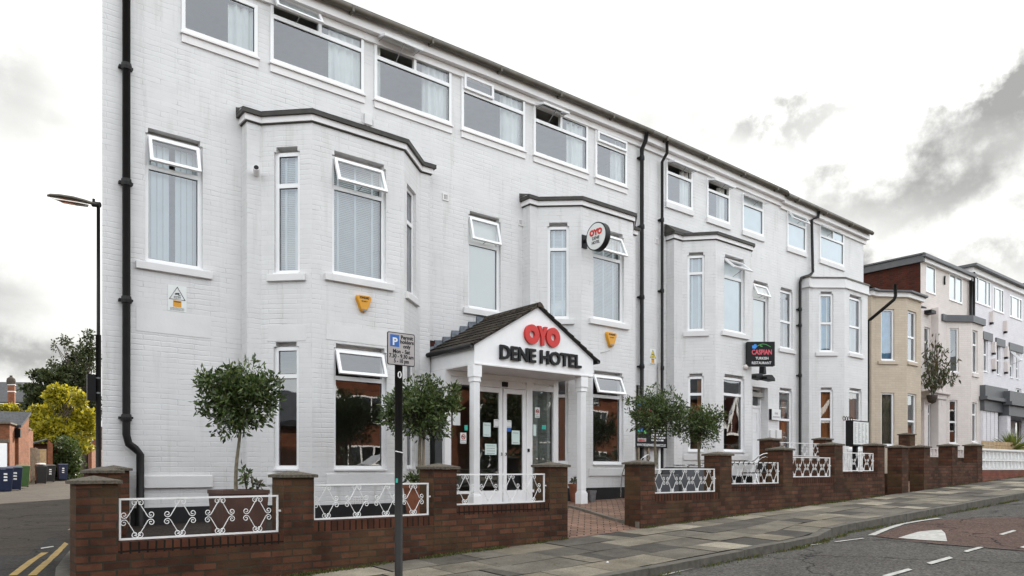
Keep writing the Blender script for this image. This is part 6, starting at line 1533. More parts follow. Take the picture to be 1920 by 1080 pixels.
m = MB(); c = PS.P(-.02, zS0 - .02, -.05); m.lathe([(.01, -.06), (.05, -.04), (.06, 0), (.05, .04), (.01, .06)], c, 10); m.build('pir_sensor', MT['cream'], rsn, smooth=True)
# floodlights under it
def flood(px, py, y, s, label, ax=.25):
    x, z = XX(px, y), ZZ(px, py, y); t = thing('floodlight', (x, y, z), label, 'floodlight'); m = MB()
    m.prism([(x - s, y, z - s * .25), (x + s, y, z - s * .35), (x + s * .9, y, z + s * .05), (x + s * .3, y, z + s * .42), (x - s * .5, y, z + s * .38), (x - s * .95, y, z + s * .1)], (0, s * 1.1, 0)); m.build('hood', MT['blackl'], t, recalc=True, bevel=.01)
    m = MB(); m.tube([(x - s * .4, y + s, z + s * .3), (x - s * .8, YM, z + s * .45)], .012, 6); m.build('arm', MT['rail'], t)
flood(1426, 706, 10.9, .20, 'left of the two black hooded floodlights over the white front door'); flood(1446, 708.5, 10.75, .20, 'right of the two black hooded floodlights over the white front door')
m = MB(); y_ = 11.0; x_, z_ = XX(1432, y_), ZZ(1432, 692, y_); t = thing('floodlight', (x_, y_, z_), 'narrow upright black spotlight directly below the restaurant sign', 'floodlight')
m.prism([(x_, y_, z_ - .10), (x_ + .12, y_, z_ - .13), (x_ + .10, y_, z_ + .06), (x_ + .02, y_, z_ + .12)], (0, .14, 0)); m.build('hood', MT['blackl'], t, recalc=True); MB().tube([(x_ - .55, YM - .02, z_ + .10), (x_ + .04, y_ + .05, z_ + .12)], .014, 6).build('arm', MT['blackl'], t)
# flats plaque by the door
k0_, z1_ = MAIN_B.at(1443, 767); _, z0_ = MAIN_B.at(1443, 787); k1_, _ = MAIN_B.at(1459.5, 767)
fp = thing('wall_plaque', MAIN_B.P((k0_ + k1_) / 2, z0_, 0), 'small white plaque with two lines of grey capitals right of the white front door', 'plaque')
MB().pbox(MAIN_B, k0_, k1_, z0_, z1_, .0, .07).build('plaque_box', MT['paper'], fp); MB().pbox(MAIN_B, k0_ - .03, k0_ - .001, z0_, z1_, .0, .071).build('plaque_edge', MT['blackl'], fp)
xq0 = MAIN_B.p0[0] + k0_; wq = k1_ - k0_; yq0 = YM - .072
text('DENE', .08, MT['grey'], fp, (xq0 + wq * .32, yq0, z0_ + (z1_ - z0_) * .52), width=wq * .36, depth=.001); text('APARTMENTS', .06, MT['grey'], fp, (xq0 + wq * .1, yq0, z0_ + (z1_ - z0_) * .2), width=wq * .8, depth=.001)
# meter boxes
for a in (1442, 1454):
    k0_, z1_ = MAIN_B.at(a, 806); k1_, _ = MAIN_B.at(a + 9, 806); MB().pbox(MAIN_B, k0_, k1_, z1_ - .24, z1_, 0, .05).build('meter_box', MT['white_smooth'], apart, bevel=.006)
# black menu board on posts between the drainpipes
yB = YM - .16
x0_, x1q = XX(1191, yB), XX(1251, yB); zt0, zb0 = ZZ(1200, 745, yB), ZZ(1200, 839, yB)
mb_ = thing('menu_board', ((x0_ + x1q) / 2, yB, rel(-.6)), 'large black restaurant board with coloured print on the wall behind a bay tree', 'sign')
MB().box(x0_, x1q, yB, yB + .05, zb0, zt0).build('board', MT['blackl'], mb_)
wB, hB = x1q - x0_, zt0 - zb0
text('CASPIAN', .2, MT['pinkred'], mb_, (x0_ + wB * .08, yB - .003, zb0 + hB * .66), width=wB * .66, bold=.004, depth=.001)
text('WWW.THECASPIANRESTAURANT.CO.UK', .08, MT['wtext'], mb_, (x0_ + wB * .05, yB - .003, zb0 + hB * .03), width=wB * .9, bold=.001, depth=.001)
m = MB(); g = random.Random(5)
for i in range(9):
    z = zb0 + hB * (.58 - i * .055); x = x0_ + wB * (.06 if i < 3 else .50)
    while x < x1q - wB * .12: w_ = g.uniform(.03, .10); m.box(x, x + w_, yB - .002, yB - .0005, z, z + .035); x += w_ + .025
m.build('print', MT['wtext'], mb_)
MB().box(x0_ + wB * .07, x0_ + wB * .33, yB - .003, yB - .0005, zb0 + hB * .12, zb0 + hB * .19).build('label_panel', MT['signgrey'], mb_); text('MENU', .06, MT['red'], mb_, (x0_ + wB * .10, yB - .005, zb0 + hB * .13), width=wB * .19, bold=.002, depth=.001)
m = MB(); m.prism([(x0_ + wB * a, yB - .003, zb0 + hB * b) for a, b in ((.10, .84), (.26, .82), (.30, .90), (.22, .95), (.12, .92))], (0, .002, 0)); m.build('tulip_flower', MT['ltblue'], mb_, recalc=True)
for (a, c_, mm) in ((.08, .30, 'teal'), (.16, .32, 'ltblue'), (.26, .28, 'green')): MB().box(x0_ + wB * a, x0_ + wB * (a + .07), yB - .003, yB - .0005, zb0 + hB * c_, zb0 + hB * (c_ + .06)).build('print_spot', MT[mm], mb_)
# white panel beneath it with pale posts
m = MB(); m.box(XX(1216, yB), XX(1218.5, yB), yB + .01, yB + .06, rel(-.7), zb0); m.box(XX(1197, yB), XX(1200, yB), yB + .011, yB + .061, rel(-.7), zb0); m.build('support_post', MT['wood'], mb_)
# menu lightbox on a stand
yL = 8.55
x0_, x1q = XX(1600, yL), XX(1629.5, yL); z1_, z0_ = ZZ(1600, 790, yL), ZZ(1600, 834.5, yL)
lb = thing('menu_display_case', ((x0_ + x1q) / 2, yL, rel(-.6)), 'upright black menu display case with white printed sheets behind the end of the long wall', 'sign')
x00 = XX(1585, yL)
MB().box(x0_, x1q, yL, yL + .19, z0_ - .02, z1_ + .03).build('case', MT['blackl'], lb, bevel=.006)
MB().box(x0_, x1q - .03, yL - .004, yL - .0005, z0_ + .02, z1_ - .0).build('menu_sheet', MT['paper'], lb)
m = MB(); g = random.Random(8); w_ = x1q - .03 - x0_
for c in range(4):
    for i in range(26):
        z = z1_ - .04 - i * (z1_ - z0_ - .08) / 26; x = x0_ + w_ * (.06 + .235 * c); m.box(x, x + w_ * g.uniform(.05, .18), yL - .006, yL - .0045, z, z + .008)
m.build('print', MT['grey'], lb)
MB().box((x0_ + x1q) / 2 - .04, (x0_ + x1q) / 2 + .04, yL + .1, yL + .2, rel(-.7), z0_ - .021).build('stand', MT['blackl'], lb)
m = MB()
for i in range(4): m.tube([(x0_ - .15 + i * .12 + .05 * math.cos(q), yL + .15, z1_ + .07 + .05 * math.sin(q)) for q in [k * .628 for k in range(11)]], .009, 5)
m.build('scroll_topper', MT['barkd'], lb)
# white bistro chairs behind: pale scrollwork chair by the menu case
m = thing('garden_bench', (XX(1606, 9.3), 9.3, rel(-.45)), 'white metal garden seat behind the last railing, under the menu case', 'bench')
xb0, xb1 = XX(1590, 9.3), XX(1622, 9.3); zz0 = ZZ(1600, 842, 9.3)
MB().box(xb0, xb1, 9.3, 9.34, zz0 - .05, zz0).build('back_rail', MT['rail'], m); MB().box(xb0, xb1, 9.0, 9.29, zz0 - .50, zz0 - .46).build('seat', MT['rail'], m)
for i in range(9): x = xb0 + .03 + (xb1 - xb0 - .08) * i / 8; MB().box(x, x + .025, 9.305, 9.33, zz0 - .459, zz0 - .051).build('back_slat', MT['rail'], m)
for x in (xb0, xb1 - .04):
    for y in (9.0, 9.25): MB().box(x, x + .035, y, y + .035, rel(-.6), zz0 - .501).build('leg', MT['rail'], m)

# ================================================================== SHRUB OVER THE PINK HOUSE DOOR, YUCCA, FAR PLANTS
ysb = YM - .55; x_, z_ = XX(1748, ysb), ZZ(1748, 742, ysb)
sh = thing('climbing_shrub', (x_, ysb, z_ - .3), 'leggy shrub with drooping leaves growing from a hanging basket over the pink house door', 'shrub')
st = MB(); lf = MB(); g = random.Random(31)
tips = [(1738, 690), (1745, 655), (1755, 625), (1762, 650), (1772, 652), (1784, 672), (1790, 712), (1735, 660), (1778, 700), (1748, 640), (1766, 690), (1736, 720), (1757, 668)]
for (px, py) in tips:
    yy = ysb + g.uniform(-.5, .4); e = Vector((XX(px, yy), yy, ZZ(px, py, yy))); b = Vector((x_, ysb, z_)); m1 = b.lerp(e, .5) + Vector((0, 0, .35 if py > 690 else .1)); pts = [b, b.lerp(m1, .55), m1, e.lerp(m1, .4), e]
    st.tube(pts, [.025, .02, .014, .010, .006], 5)
    for q in range(44):
        w_ = .25 + .75 * g.random(); p = (m1.lerp(e, (w_ - .5) * 2) if w_ > .5 else b.lerp(m1, w_ * 2)) + Vector((g.gauss(0, .14), g.gauss(0, .14), g.gauss(0, .10)))
        d = Vector((g.gauss(0, .5), g.gauss(0, .5), -.8)).normalized(); s = g.uniform(.13, .24); sd_v = d.cross(Vector((g.gauss(0, 1), g.gauss(0, 1), .2))).normalized() * s * .16
        lf.quad(p, p + d * s * .45 + sd_v, p + d * s, p + d * s * .45 - sd_v)
st.build('stems', MT['barkd'], sh); lf.build('leaves', MT['leafb'], sh)
m = MB(); m.lathe([(.02, -.30), (.12, -.25), (.17, -.1), (.18, .0), (.001, .01)], (x_ - .02, ysb, z_ + .02), 12); m.build('basket', MT['barkd'], sh, smooth=True)
yy = 8.7; x_, z_ = XX(1897, yy), ZZ(1897, 842, yy)
yc = thing('yucca', (x_, yy, z_ - .4), 'spiky yellow-green yucca rising behind the white pierced wall', 'plant'); m = MB(); g = random.Random(12)
for i in range(120):
    a = g.uniform(0, 2 * PI); e_ = g.uniform(.15, 1.45); d = Vector((math.cos(a) * math.cos(e_), math.sin(a) * math.cos(e_), math.sin(e_))); L_ = g.uniform(.5, .78); s = d.cross(Vector((0, 0, 1))).normalized() * .018
    b = Vector((x_, yy, z_ - .02)); mid = b + d * L_ * .55; tip = b + d * L_ + Vector((0, 0, -.12 * math.cos(e_) * L_)); i0 = len(m.v); m.v += [tuple(b - s * .8), tuple(b + s * .8), tuple(mid + s), tuple(tip), tuple(mid - s)]; m.f.append((i0, i0 + 1, i0 + 2, i0 + 3, i0 + 4))
m.build('leaves', MT['leafp'], yc); MB().tube([(x_, yy, z_ - .5), (x_, yy, z_)], .07, 8).build('trunk', MT['barkd'], yc)

# ================================================================== LANE: LAMP, BINS, SHEDS, HEDGE, TREES, HOUSES
t_ = 12.5; lx, ly = XY(184.5, t_)
def zat(py, t): return EYE + (880 - py) / FP * t
lamp = thing('street_lamp', (lx, ly, gz(lx, ly)), 'tall black street lamp with a flat lantern reaching over the lane', 'street lamp')
MB().tube([(lx, ly, gz(lx, ly) - .1), (lx, ly, zat(628, t_))], .042, 12).build('pole_base', MT['black'], lamp, smooth=True)
MB().tube([(lx, ly, zat(628, t_)), (lx, ly, zat(388, t_))], .028, 12).build('pole', MT['black'], lamp, smooth=True)
for py in (709, 737): MB().tube([(lx, ly, zat(py + 1.5, t_)), (lx, ly, zat(py - 1.5, t_))], .045, 12).build('band', MT['zinc'], lamp)
MB().box(lx - .17, lx - .045, ly - .04, ly + .04, zat(752, t_), zat(703, t_)).build('control_box', MT['blackl'], lamp)
rv = Vector((-SA, CA, 0)); up_ = Vector((0, 0, 1)); fw_ = Vector((CA, SA, 0))
m = MB(); P0 = Vector((lx, ly, zat(384, t_)))
hd_ = [(0, .00, .045), (.10, .018, .05), (.22, .05, .075), (.40, .09, .10), (.62, .125, .10), (.80, .15, .06), (.86, .155, .02)]
rings = []
for (d, h, w_) in hd_:
    c = P0 + rv * d + up_ * h; rings.append([c + fw_ * (w_ * math.cos(q)) + up_ * (.045 * (w_ / .1) ** .5 * math.sin(q) if math.sin(q) > 0 else .018 * math.sin(q)) for q in [k * PI / 6 for k in range(12)]])
for r_ in rings: m.v += [tuple(p) for p in r_]
for i in range(len(rings) - 1):
    for j in range(12): a = i * 12 + j; b = i * 12 + (j + 1) % 12; m.f.append((a, b, b + 12, a + 12))
m.f.append(tuple(range(12))); m.f.append(tuple(range(72, 84))[::-1]); m.build('lantern_housing', MT['gutter'], lamp, smooth=True, recalc=True)
m = MB(); b0 = [P0 + rv * d + up_ * (h - .02) for d, h in ((.20, .045), (.40, .085), (.62, .12), (.80, .145))]; dp = [.05, .065, .06, .01]
for sgn in (-1, 1):
    for p, dd in zip(b0, dp): m.v.append(tuple(p + fw_ * (.07 * sgn))); m.v.append(tuple(p + fw_ * (.045 * sgn) - up_ * dd))
for k in range(3):
    for base_ in (0, 8): a = base_ + k * 2; m.f.append((a, a + 1, a + 3, a + 2))
    m.f.append((k * 2 + 1, k * 2 + 9, k * 2 + 11, k * 2 + 3))
m.f.append((0, 8, 9, 1)); m.build('lantern_glass', glassmat('lantern_bowl', .1, (.92, .9, .86)), lamp, recalc=True)
MB().tube([P0 + up_ * .04 + rv * .08, P0 + up_ * .10 + rv * .08], .022, 8).build('photocell', MT['blackl'], lamp)
MB().tube([P0 + rv * -.03 + up_ * .0, P0 + rv * .1 + up_ * .012], .045, 10).build('spigot', MT['black'], lamp)

def wheelie(px, pyb, t, mat, label, rz=0, bag=False, marks=True):
    x, y = XY(px, t); zb = zat(pyb, t); T = thing('wheelie_bin', (x, y, zb), label, 'wheelie bin', 'wheelie bins in the back lane')
    m = MB(); m.hexa([(x - .22, y - .26, zb + .03), (x + .22, y - .26, zb + .03), (x + .22, y + .2, zb + .03), (x - .22, y + .2, zb + .03), (x - .28, y - .33, zb + .96), (x + .28, y - .33, zb + .96), (x + .28, y + .33, zb + .96), (x - .28, y + .33, zb + .96)]); m.build('body', MT[mat], T, bevel=.02)
    m = MB(); m.box(x - .30, x + .30, y - .36, y + .33, zb + .965, zb + 1.0); m.hexa([(x - .28, y - .33, zb + 1.0), (x + .28, y - .33, zb + 1.0), (x + .28, y + .33, zb + 1.0), (x - .28, y + .33, zb + 1.0), (x - .24, y - .2, zb + 1.05), (x + .24, y - .2, zb + 1.05), (x + .24, y + .28, zb + 1.06), (x - .24, y + .28, zb + 1.06)]); m.build('lid', MT[mat], T, bevel=.01)
    for s in (-1, 1): mw = MB(); mw.tube([(x + s * .20, y + .24, zb + .1), (x + s * .26, y + .24, zb + .1)], .1, 12); mw.build('wheel', MT['blackl'], T)
    MB().tube([(x - .25, y + .37, zb + .93), (x + .25, y + .37, zb + .93)], .018, 6).build('handle', MT['blackl'], T)
    if marks:
        mm = MB(); g = random.Random(int(px * 3 + 7))
        for i in range(3): zz = zb + .72 - i * .13; mm.box(x - .08, x + .08, y - .325, y - .305 + .02 * 0, zz, zz + .07) if False else mm.hexa([(x - .07 + g.uniform(0, .03), y - .318 + i * .01, zz), (x + .07, y - .318 + i * .01, zz), (x + .07, y - .29, zz), (x - .07, y - .29, zz), (x - .06, y - .325 + i * .01, zz + .07), (x + .06, y - .325 + i * .01, zz + .07), (x + .06, y - .29, zz + .07), (x - .06, y - .29, zz + .07)])
        mm.build('painted_number', MT['wtext'], T)
    if bag:
        b = MB(); leaf = random.Random(3); b.lathe([(.05, .0), (.25, .02), (.27, .07), (.18, .12), (.05, .13)], (x - .02, y, zb + 1.05), 10); bo = b.build('rubbish_bag', MT['bag'], label='white rubbish bag lying on the lid of the nearer black bin', cat='rubbish bag')
    T.rotation_euler = (0, 0, rz)
    return T
wheelie(9, 922, 31.5, 'binblue', 'large navy wheelie bin with white marks at the left edge of the picture')
wheelie(27, 919, 32.6, 'binblue', 'second navy wheelie bin, between the edge bin and the green one')
wheelie(42, 913.5, 35, 'bingreen', 'green wheelie bin at the end of the left row', marks=False)
wheelie(77, 907, 42, 'binblack', 'black wheelie bin with a white bag on its lid, in front of the wooden fence', bag=True, marks=False)
wheelie(93, 904, 44.5, 'binblack', 'black wheelie bin with white markings, right of the one carrying the bag')
wheelie(117, 900, 48, 'binblue', 'smaller far navy wheelie bin beside the clipped hedge')

def frame_at(px, t):            # a local frame facing the camera side of the lane: origin on the ground under px
    return XY(px, t)
def cbox(mb, pxa, pxb, t, depth, z0, z1):
    """a block whose near face runs across the lane direction between two picture columns at distance t"""
    xa, ya = XY(pxa, t); xb, yb = XY(pxb, t); dx, dy = LD[0] * depth, LD[1] * depth
    mb.hexa([(xa, ya, z0), (xb, yb, z0), (xb + dx, yb + dy, z0), (xa + dx, ya + dy, z0), (xa, ya, z1), (xb, yb, z1), (xb + dx, yb + dy, z1), (xa + dx, ya + dy, z1)]); return mb
# brick garage with white door
zg0 = zat(925, 36)
sh1 = thing('brick_outbuilding', (*XY(0, 36), zg0), 'orange brick garage with a white door at the far left of the lane', 'outbuilding')
cbox(MB(), -45, 18, 36, 6, zg0, zat(795, 36)).build('wall', MT['orange_brick'], sh1)
MB().build
cbox(MB(), -25, 13, 35.9, .08, zg0, zat(831, 36)).build('door', MT['doorw'], sh1); cbox(MB(), -25, 16, 35.9, .09, zat(830, 36), zat(823, 36)).build('lintel', MT['cap'], sh1)
cbox(MB(), -50, 20, 35.8, 6.4, zat(794.9, 36), zat(792, 36)).build('coping', MT['cap'], sh1)
# mono-pitch shed with slates
sh2 = thing('brick_outbuilding', (*XY(45, 38), zat(905, 38)), 'taller orange brick outbuilding with a single-slope slate roof beside the bins', 'outbuilding')
cbox(MB(), 20, 34, 39, 5, zat(905, 39), zat(800, 39)).build('recessed_wall', MT['orange_brick'], sh2)
xa, ya = XY(35, 37.5); xb, yb = XY(54, 39.2)
PLs = PL((xa, ya), (xb, yb)); m = MB(); D_ = 6
za, zb2 = zat(803, 37.5), zat(778, 39.2); zb0_ = zat(915, 37.5)
m.hexa([(xa, ya, zb0_), (xb, yb, zb0_), (xb - 6 * .97, yb + 6 * .24, zb0_), (xa - 6, ya + 1.6, zb0_), (xa, ya, za), (xb, yb, zb2), (xb - 6 * .97, yb + 6 * .24, zb2), (xa - 6, ya + 1.6, za)]); m.build('wall', MT['orange_brick'], sh2)
m = MB(); m.hexa([(xa + .1, ya - .1, za + .02), (xb + .1, yb - .1, zb2 + .02), (xb - 8, yb + 1.9, zb2 + .02), (xa - 8, ya + 1.6, za + .02), (xa + .1, ya - .1, za + .16), (xb + .1, yb - .1, zb2 + .16), (xb - 8, yb + 1.9, zb2 + .16), (xa - 8, ya + 1.6, za + .16)]); m.build('roof', MT['slate'], sh2)
cbox(MB(), 17, 38, 37.2, .3, zat(820, 37), zat(803, 37)).build('dark_fascia', MT['blackl'], sh2); cbox(MB(), 20, 27, 38.8, .1, zat(880, 39), zat(838, 39)).build('door', MT['blackl'], sh2)
# wooden fence and gate
wf = thing('wooden_fence', (*XY(60, 43), zat(905, 43)), 'grey weathered close-board fence between the outbuilding and the black bins', 'fence')
for i in range(9):
    a = 54.5 + i * 1.75; cbox(MB(), a, a + 1.6, 42.5 + i * .1, .05, zat(905, 43), zat(839 + (i % 3) * .5, 43)).build('board', MT['wood'], wf)
for i in range(8): a = 71 + i * 1.95; cbox(MB(), a, a + 1.85, 45, .05, zat(903, 45), zat(842, 45)).build('board', MT['wood'] if i < 2 else MT['timber'], wf)
bw_ = thing('brick_wall_end', (*XY(94, 47), zat(898, 47)), 'orange brick wall end rising to a sloping top behind the bins', 'wall')
m = MB(); m.hexa([*[(*XY(p, 47), zat(898, 47)) for p in (89, 99)], (XY(99, 52)[0], XY(99, 52)[1], zat(898, 47)), (XY(89, 52)[0], XY(89, 52)[1], zat(898, 47)), (*XY(89, 47), zat(822, 47)), (*XY(99, 47), zat(833, 47)), (*XY(99, 52), zat(833, 47)), (*XY(89, 52), zat(822, 47))]); m.build('wall', MT['orange_brick'], bw_)
cbox(MB(), 56, 89, 47.5, .3, zat(870, 47), zat(832, 47)).build('wall_wing', MT['red_brick'], bw_)
m = MB(); m.hexa([(*XY(56, 46.8), zat(834, 47)), (*XY(88, 46.8), zat(826, 47)), (*XY(88, 49), zat(824, 49)), (*XY(56, 49), zat(833, 49)), (*XY(56, 46.8), zat(832, 47)), (*XY(88, 46.8), zat(824, 47)), (*XY(88, 49), zat(822, 49)), (*XY(56, 49), zat(831, 49))]); m.build('roof', MT['slate'], bw_)
cbox(MB(), 104, 112, 50, .4, zat(897, 50), zat(828, 50)).build('gate_pier', MT['red_brick'], bw_)
# hedge
hg = thing('hedge', (*XY(128, 50), zat(895, 50)), 'clipped green hedge sunlit on its right edge, right of the far bins', 'hedge')
hc = []
for i in range(14):
    px = 116 + (i % 5) * 5; x, y = XY(px, 50 + (i % 3) * 1.3); z = zat(888 - (i // 5) * 24, 50) ; hc.append((x, y, z, .6, .8, .75))
m = MB(); leaf_blob(m, hc, 9000, .20, 44, .55, .7); m.build('leaves', MT['leafh'], hg)
# far end of the lane
fe = thing('brick_outbuilding', (*XY(160, 62), zat(888, 62)), 'far brick yard wall and gateway at the end of the lane', 'outbuilding')
cbox(MB(), 151, 166, 66, 5, zat(889, 66), zat(838, 66)).build('wall', MT['red_brick'], fe); cbox(MB(), 146, 156, 65, .2, zat(882, 65), zat(846, 65)).build('gate', MT['wood'], fe)
cbox(MB(), 166.5, 172, 60, 4, zat(889, 60), zat(840, 60)).build('pier', MT['orange_brick'], fe); cbox(MB(), 149, 171, 65, 3, zat(837.8, 65), zat(834, 65)).build('coping', MT['fascia'], fe)
fh = thing('brick_house', (*XY(175, 76), zat(885, 76)), 'orange brick house glimpsed behind the lamp post at the end of the lane', 'house')
cbox(MB(), 154, 215, 78, 8, zat(885, 78), zat(800, 78)).build('wall', MT['orange_brick'], fh); cbox(MB(), 161, 167, 77.9, .1, zat(828, 78), zat(812, 78)).build('window', MT['upvc'], fh); cbox(MB(), 170, 175, 77.9, .1, zat(826, 78), zat(809, 78)).build('window', MT['upvc'], fh)
cbox(MB(), 172, 190, 68, 3, zat(889, 68), zat(843, 68)).build('annex', MT['orange_brick'], fh)
# house with slate roof and chimney
hs = thing('slate_roofed_house', (*XY(20, 85), zat(880, 85)), 'house with a long slate roof and a red brick chimney beyond the trees', 'house')
t0_, t1q = 84, 92
m = MB(); A = [(*XY(-140, t0_), zat(756, t0_)), (*XY(52, t0_), zat(756, t0_)), (*XY(57, t1q), zat(719, t1q)), (*XY(-140, t1q), zat(717, t1q))]
m.hexa([*A, *[(p[0], p[1], p[2] + .15) for p in A]]); m.build('roof', MT['slate'], hs)
cbox(MB(), -140, 50, 85, 10, zat(890, 85), zat(757, 85)).build('wall', MT['red_brick'], hs)
ch = MB(); cbox(ch, 14.5, 27, 83, .8, zat(770, 83), zat(724, 83)); co = ch.build('chimney', MT['orange_brick'], hs)
for a, b in ((722, 720.5), (735, 733)): cbox(MB(), 14, 27.5, 82.95, .9, zat(a, 83), zat(b, 83)).build('chimney_band', MT['cream'], co)
x, y = XY(20.8, 83.4); MB().lathe([(.40, 0), (.46, .35), (.40, .65), (.22, .8), (.14, .86), (.14, 1.0)], (x, y, zat(720, 83)), 12).build('chimney_pot', MT['barkd'], co)
# trees
def tree(name, label, mat, t, trunk_px, base_py, cs, n, leaf, seed, gaps=None, limbs=14, shell=.4):
    bx, by = XY(trunk_px, t); zb = zat(base_py, t); T = thing(name, (bx, by, zb), label, 'tree')
    E = []
    for (px, py, rx, rz, dt) in cs: x, y = XY(px, t + dt); E.append((x, y, zat(py, t + dt), rx / FP * t, rx / FP * t * .9, rz / FP * t))
    top = max(e[2] for e in E); m = MB(); g = random.Random(seed); m.tube([(bx, by, zb - .2), (bx + .1, by, zb + (top - zb) * .35), (bx, by, zb + (top - zb) * .75)], [.22, .16, .06], 8); m.build('trunk', MT['barkd'], T, smooth=True)
    b = MB()
    for e in E:
        for k in range(3): q = Vector((bx, by, zb + (top - zb) * g.uniform(.25, .6))); en = Vector((e[0] + g.uniform(-.7, .7) * e[3], e[1] + g.uniform(-.6, .6) * e[4], e[2] + g.uniform(-.2, .8) * e[5])); b.tube([q, q.lerp(en, .5) + Vector((0, 0, .2)), en], [.07, .045, .012], 5)
    b.build('limbs', MT['barkd'], T)
    c = MB(); leaf_blob(c, E, n, leaf, seed, shell, .62, gaps=gaps); c.build('crown', MT[mat], T)
tree('yellow_tree', 'bright yellow-green tree lit by the sun behind the wooden fence', 'leafy', 54, 100, 885, [(105, 745, 17, 20, 0), (122, 738, 12, 14, 1), (85, 790, 22, 22, 0), (130, 785, 26, 25, 1), (110, 810, 40, 24, 0), (155, 790, 20, 26, 1), (150, 750, 12, 14, -1), (165, 800, 14, 22, 1), (70, 775, 16, 14, 0), (140, 735, 8, 8, 0), (75, 815, 22, 20, 0), (125, 835, 26, 16, 0), (155, 828, 20, 18, 0)], 17000, .34, 51, gaps=1.3)
tree('yellow_hedge', 'low yellow-green bush top showing over the outbuilding roof', 'leafy', 60, 30, 885, [(10, 768, 22, 9, 0), (40, 765, 18, 8, 0), (-20, 770, 22, 10, 0)], 2400, .26, 53, gaps=1.6)
tree('dark_tree', 'tall loose dark tree with twiggy outline rising behind the yellow tree', 'leafd', 62, 158, 885, [(165, 660, 20, 36, 0), (140, 675, 20, 26, 1), (120, 690, 16, 14, 0), (172, 700, 18, 34, 2), (150, 705, 26, 24, 0), (168, 628, 10, 14, 0), (123, 640, 13, 12, 0), (102, 648, 7, 12, 0), (96, 682, 10, 12, 0), (150, 740, 36, 30, 1), (170, 770, 24, 40, 1), (140, 800, 40, 40, 2)], 13500, .25, 57, gaps=1.1, shell=.2)
tree('mid_tree', 'spreading mid green tree between the slate roof and the yellow tree', 'leafd', 60, 85, 885, [(80, 705, 26, 10, 0), (105, 712, 24, 12, 0), (62, 728, 20, 9, 0), (90, 740, 30, 14, 0), (70, 760, 24, 14, 0), (58, 702, 8, 6, 0), (120, 700, 16, 12, 1)], 9000, .32, 59, gaps=1.7)

# ================================================================== ACROSS THE STREET (seen in the window reflections)
def opp_house(x0, x1, label, gable=True, z1=5.2, mat='opp_brick', seed=0):
    y = -16.5; zb = rel(-1.5 + .041 * x0)
    T = thing('brick_house', ((x0 + x1) / 2, y, zb), label, 'house')
    P = PL((x1 - .02, y), (x0 + .02, y)); hs_ = []; L_ = P.L
    for fz in (.7, 3.6):
        for k in (L_ * .22, L_ * .72): hs_.append(dict(k0=k - .7, k1=k + .7, z0=zb + fz + .2, z1=zb + fz + 1.9, depth=.1, pl=P, notch=False))
    m = MB(); wall_mb(m, P, 0, L_, zb, rel(z1), hs_); m.box(x0 + .02, x1 - .02, y - 9, y - .5, zb, rel(z1) - .01); m.build('wall', MT[mat], T)
    for h in hs_:
        h['zt'] = h['z0'] + 1.15; window(T, h, dress='net')
    m = MB(); m.hexa([(x0, y + .35, rel(z1) - .05), (x1, y + .35, rel(z1) - .05), (x1, y - 4.5, rel(z1) + 3), (x0, y - 4.5, rel(z1) + 3), (x0, y + .35, rel(z1) + .05), (x1, y + .35, rel(z1) + .05), (x1, y - 4.5, rel(z1) + 3.1), (x0, y - 4.5, rel(z1) + 3.1)]); m.build('roof', MT['slate'], T)
    if gable:
        c = x0 + (x1 - x0) * .35; g_ = MB(); g_.prism([(c - 2.2, y + 1.0, rel(z1 - 2.2)), (c + 2.2, y + 1.0, rel(z1 - 2.2)), (c, y + 1.0, rel(z1 + .9))], (0, -1.2, 0)); g_.build('gable', MT['red_brick'], T, recalc=True)
        b = MB()
        for s in (-1, 1): b.prism([(c + s * 2.45, y + 1.15, rel(z1 - 2.35)), (c + s * 2.15, y + 1.15, rel(z1 - 2.35)), (c, y + 1.15, rel(z1 + .75)), (c, y + 1.15, rel(z1 + 1.15))], (0, -.12, 0))
        b.box(c - 2.2, c + 2.2, y + 1.03, y + 1.12, rel(z1 - 2.35), rel(z1 - 2.15))
        for q in (-1.0, 0, 1.0): b.box(c + q - .08, c + q + .08, y + 1.03, y + 1.11, rel(z1 - 2.15), rel(z1 + .75 - abs(q) * 1.45))
        b.build('barge_board', MT['doorw'], T, recalc=True)
    return T
for i, (a, b) in enumerate(((-24, -14), (-14, -5), (-5, 4), (4, 13), (13, 22), (22, 31), (31, 40), (40, 50), (50, 62), (62, 76), (76, 92), (92, 112))):
    opp_house(a, b, ('red brick house with white gable boards across the street, number %s from the lane end' % ['one', 'two', 'three', 'four', 'five', 'six', 'seven', 'eight', 'nine', 'ten', 'eleven', 'twelve'][i]), gable=i % 2 == 0)
def street_tree(x, y, h, r, label, seed):
    T = thing('street_tree', (x, y, gz(x, y)), label, 'tree'); z0 = gz(x, -5); MB().tube([(x, y, z0), (x, y, z0 + h * .5)], [.16, .1], 8).build('trunk', MT['barkd'], T)
    m = MB(); leaf_blob(m, [(x, y, z0 + h * .66, r, r, h * .36), (x + r * .5, y, z0 + h * .5, r * .6, r * .6, h * .22), (x - r * .5, y, z0 + h * .55, r * .6, r * .6, h * .24)], 3600, .26, seed, .3, .6); m.build('crown', MT['leafd'], T)
street_tree(-9.5, -8.6, 5.2, 1.7, 'dark street tree across the road nearest the lane', 71); street_tree(-2.5, -8.8, 4.6, 1.5, 'dark street tree across the road before the third house', 72); street_tree(9.8, -8.8, 4.6, 1.5, 'dark street tree across the road before the fourth house', 73); street_tree(24, -8.8, 4.8, 1.6, 'dark street tree across the road before the sixth house', 74)
grid(rng(-26, 60, 20), [-16.5, -5.2], lambda x, y: rel(-1.36 + .041 * x), 'far_pavement', 'flag')

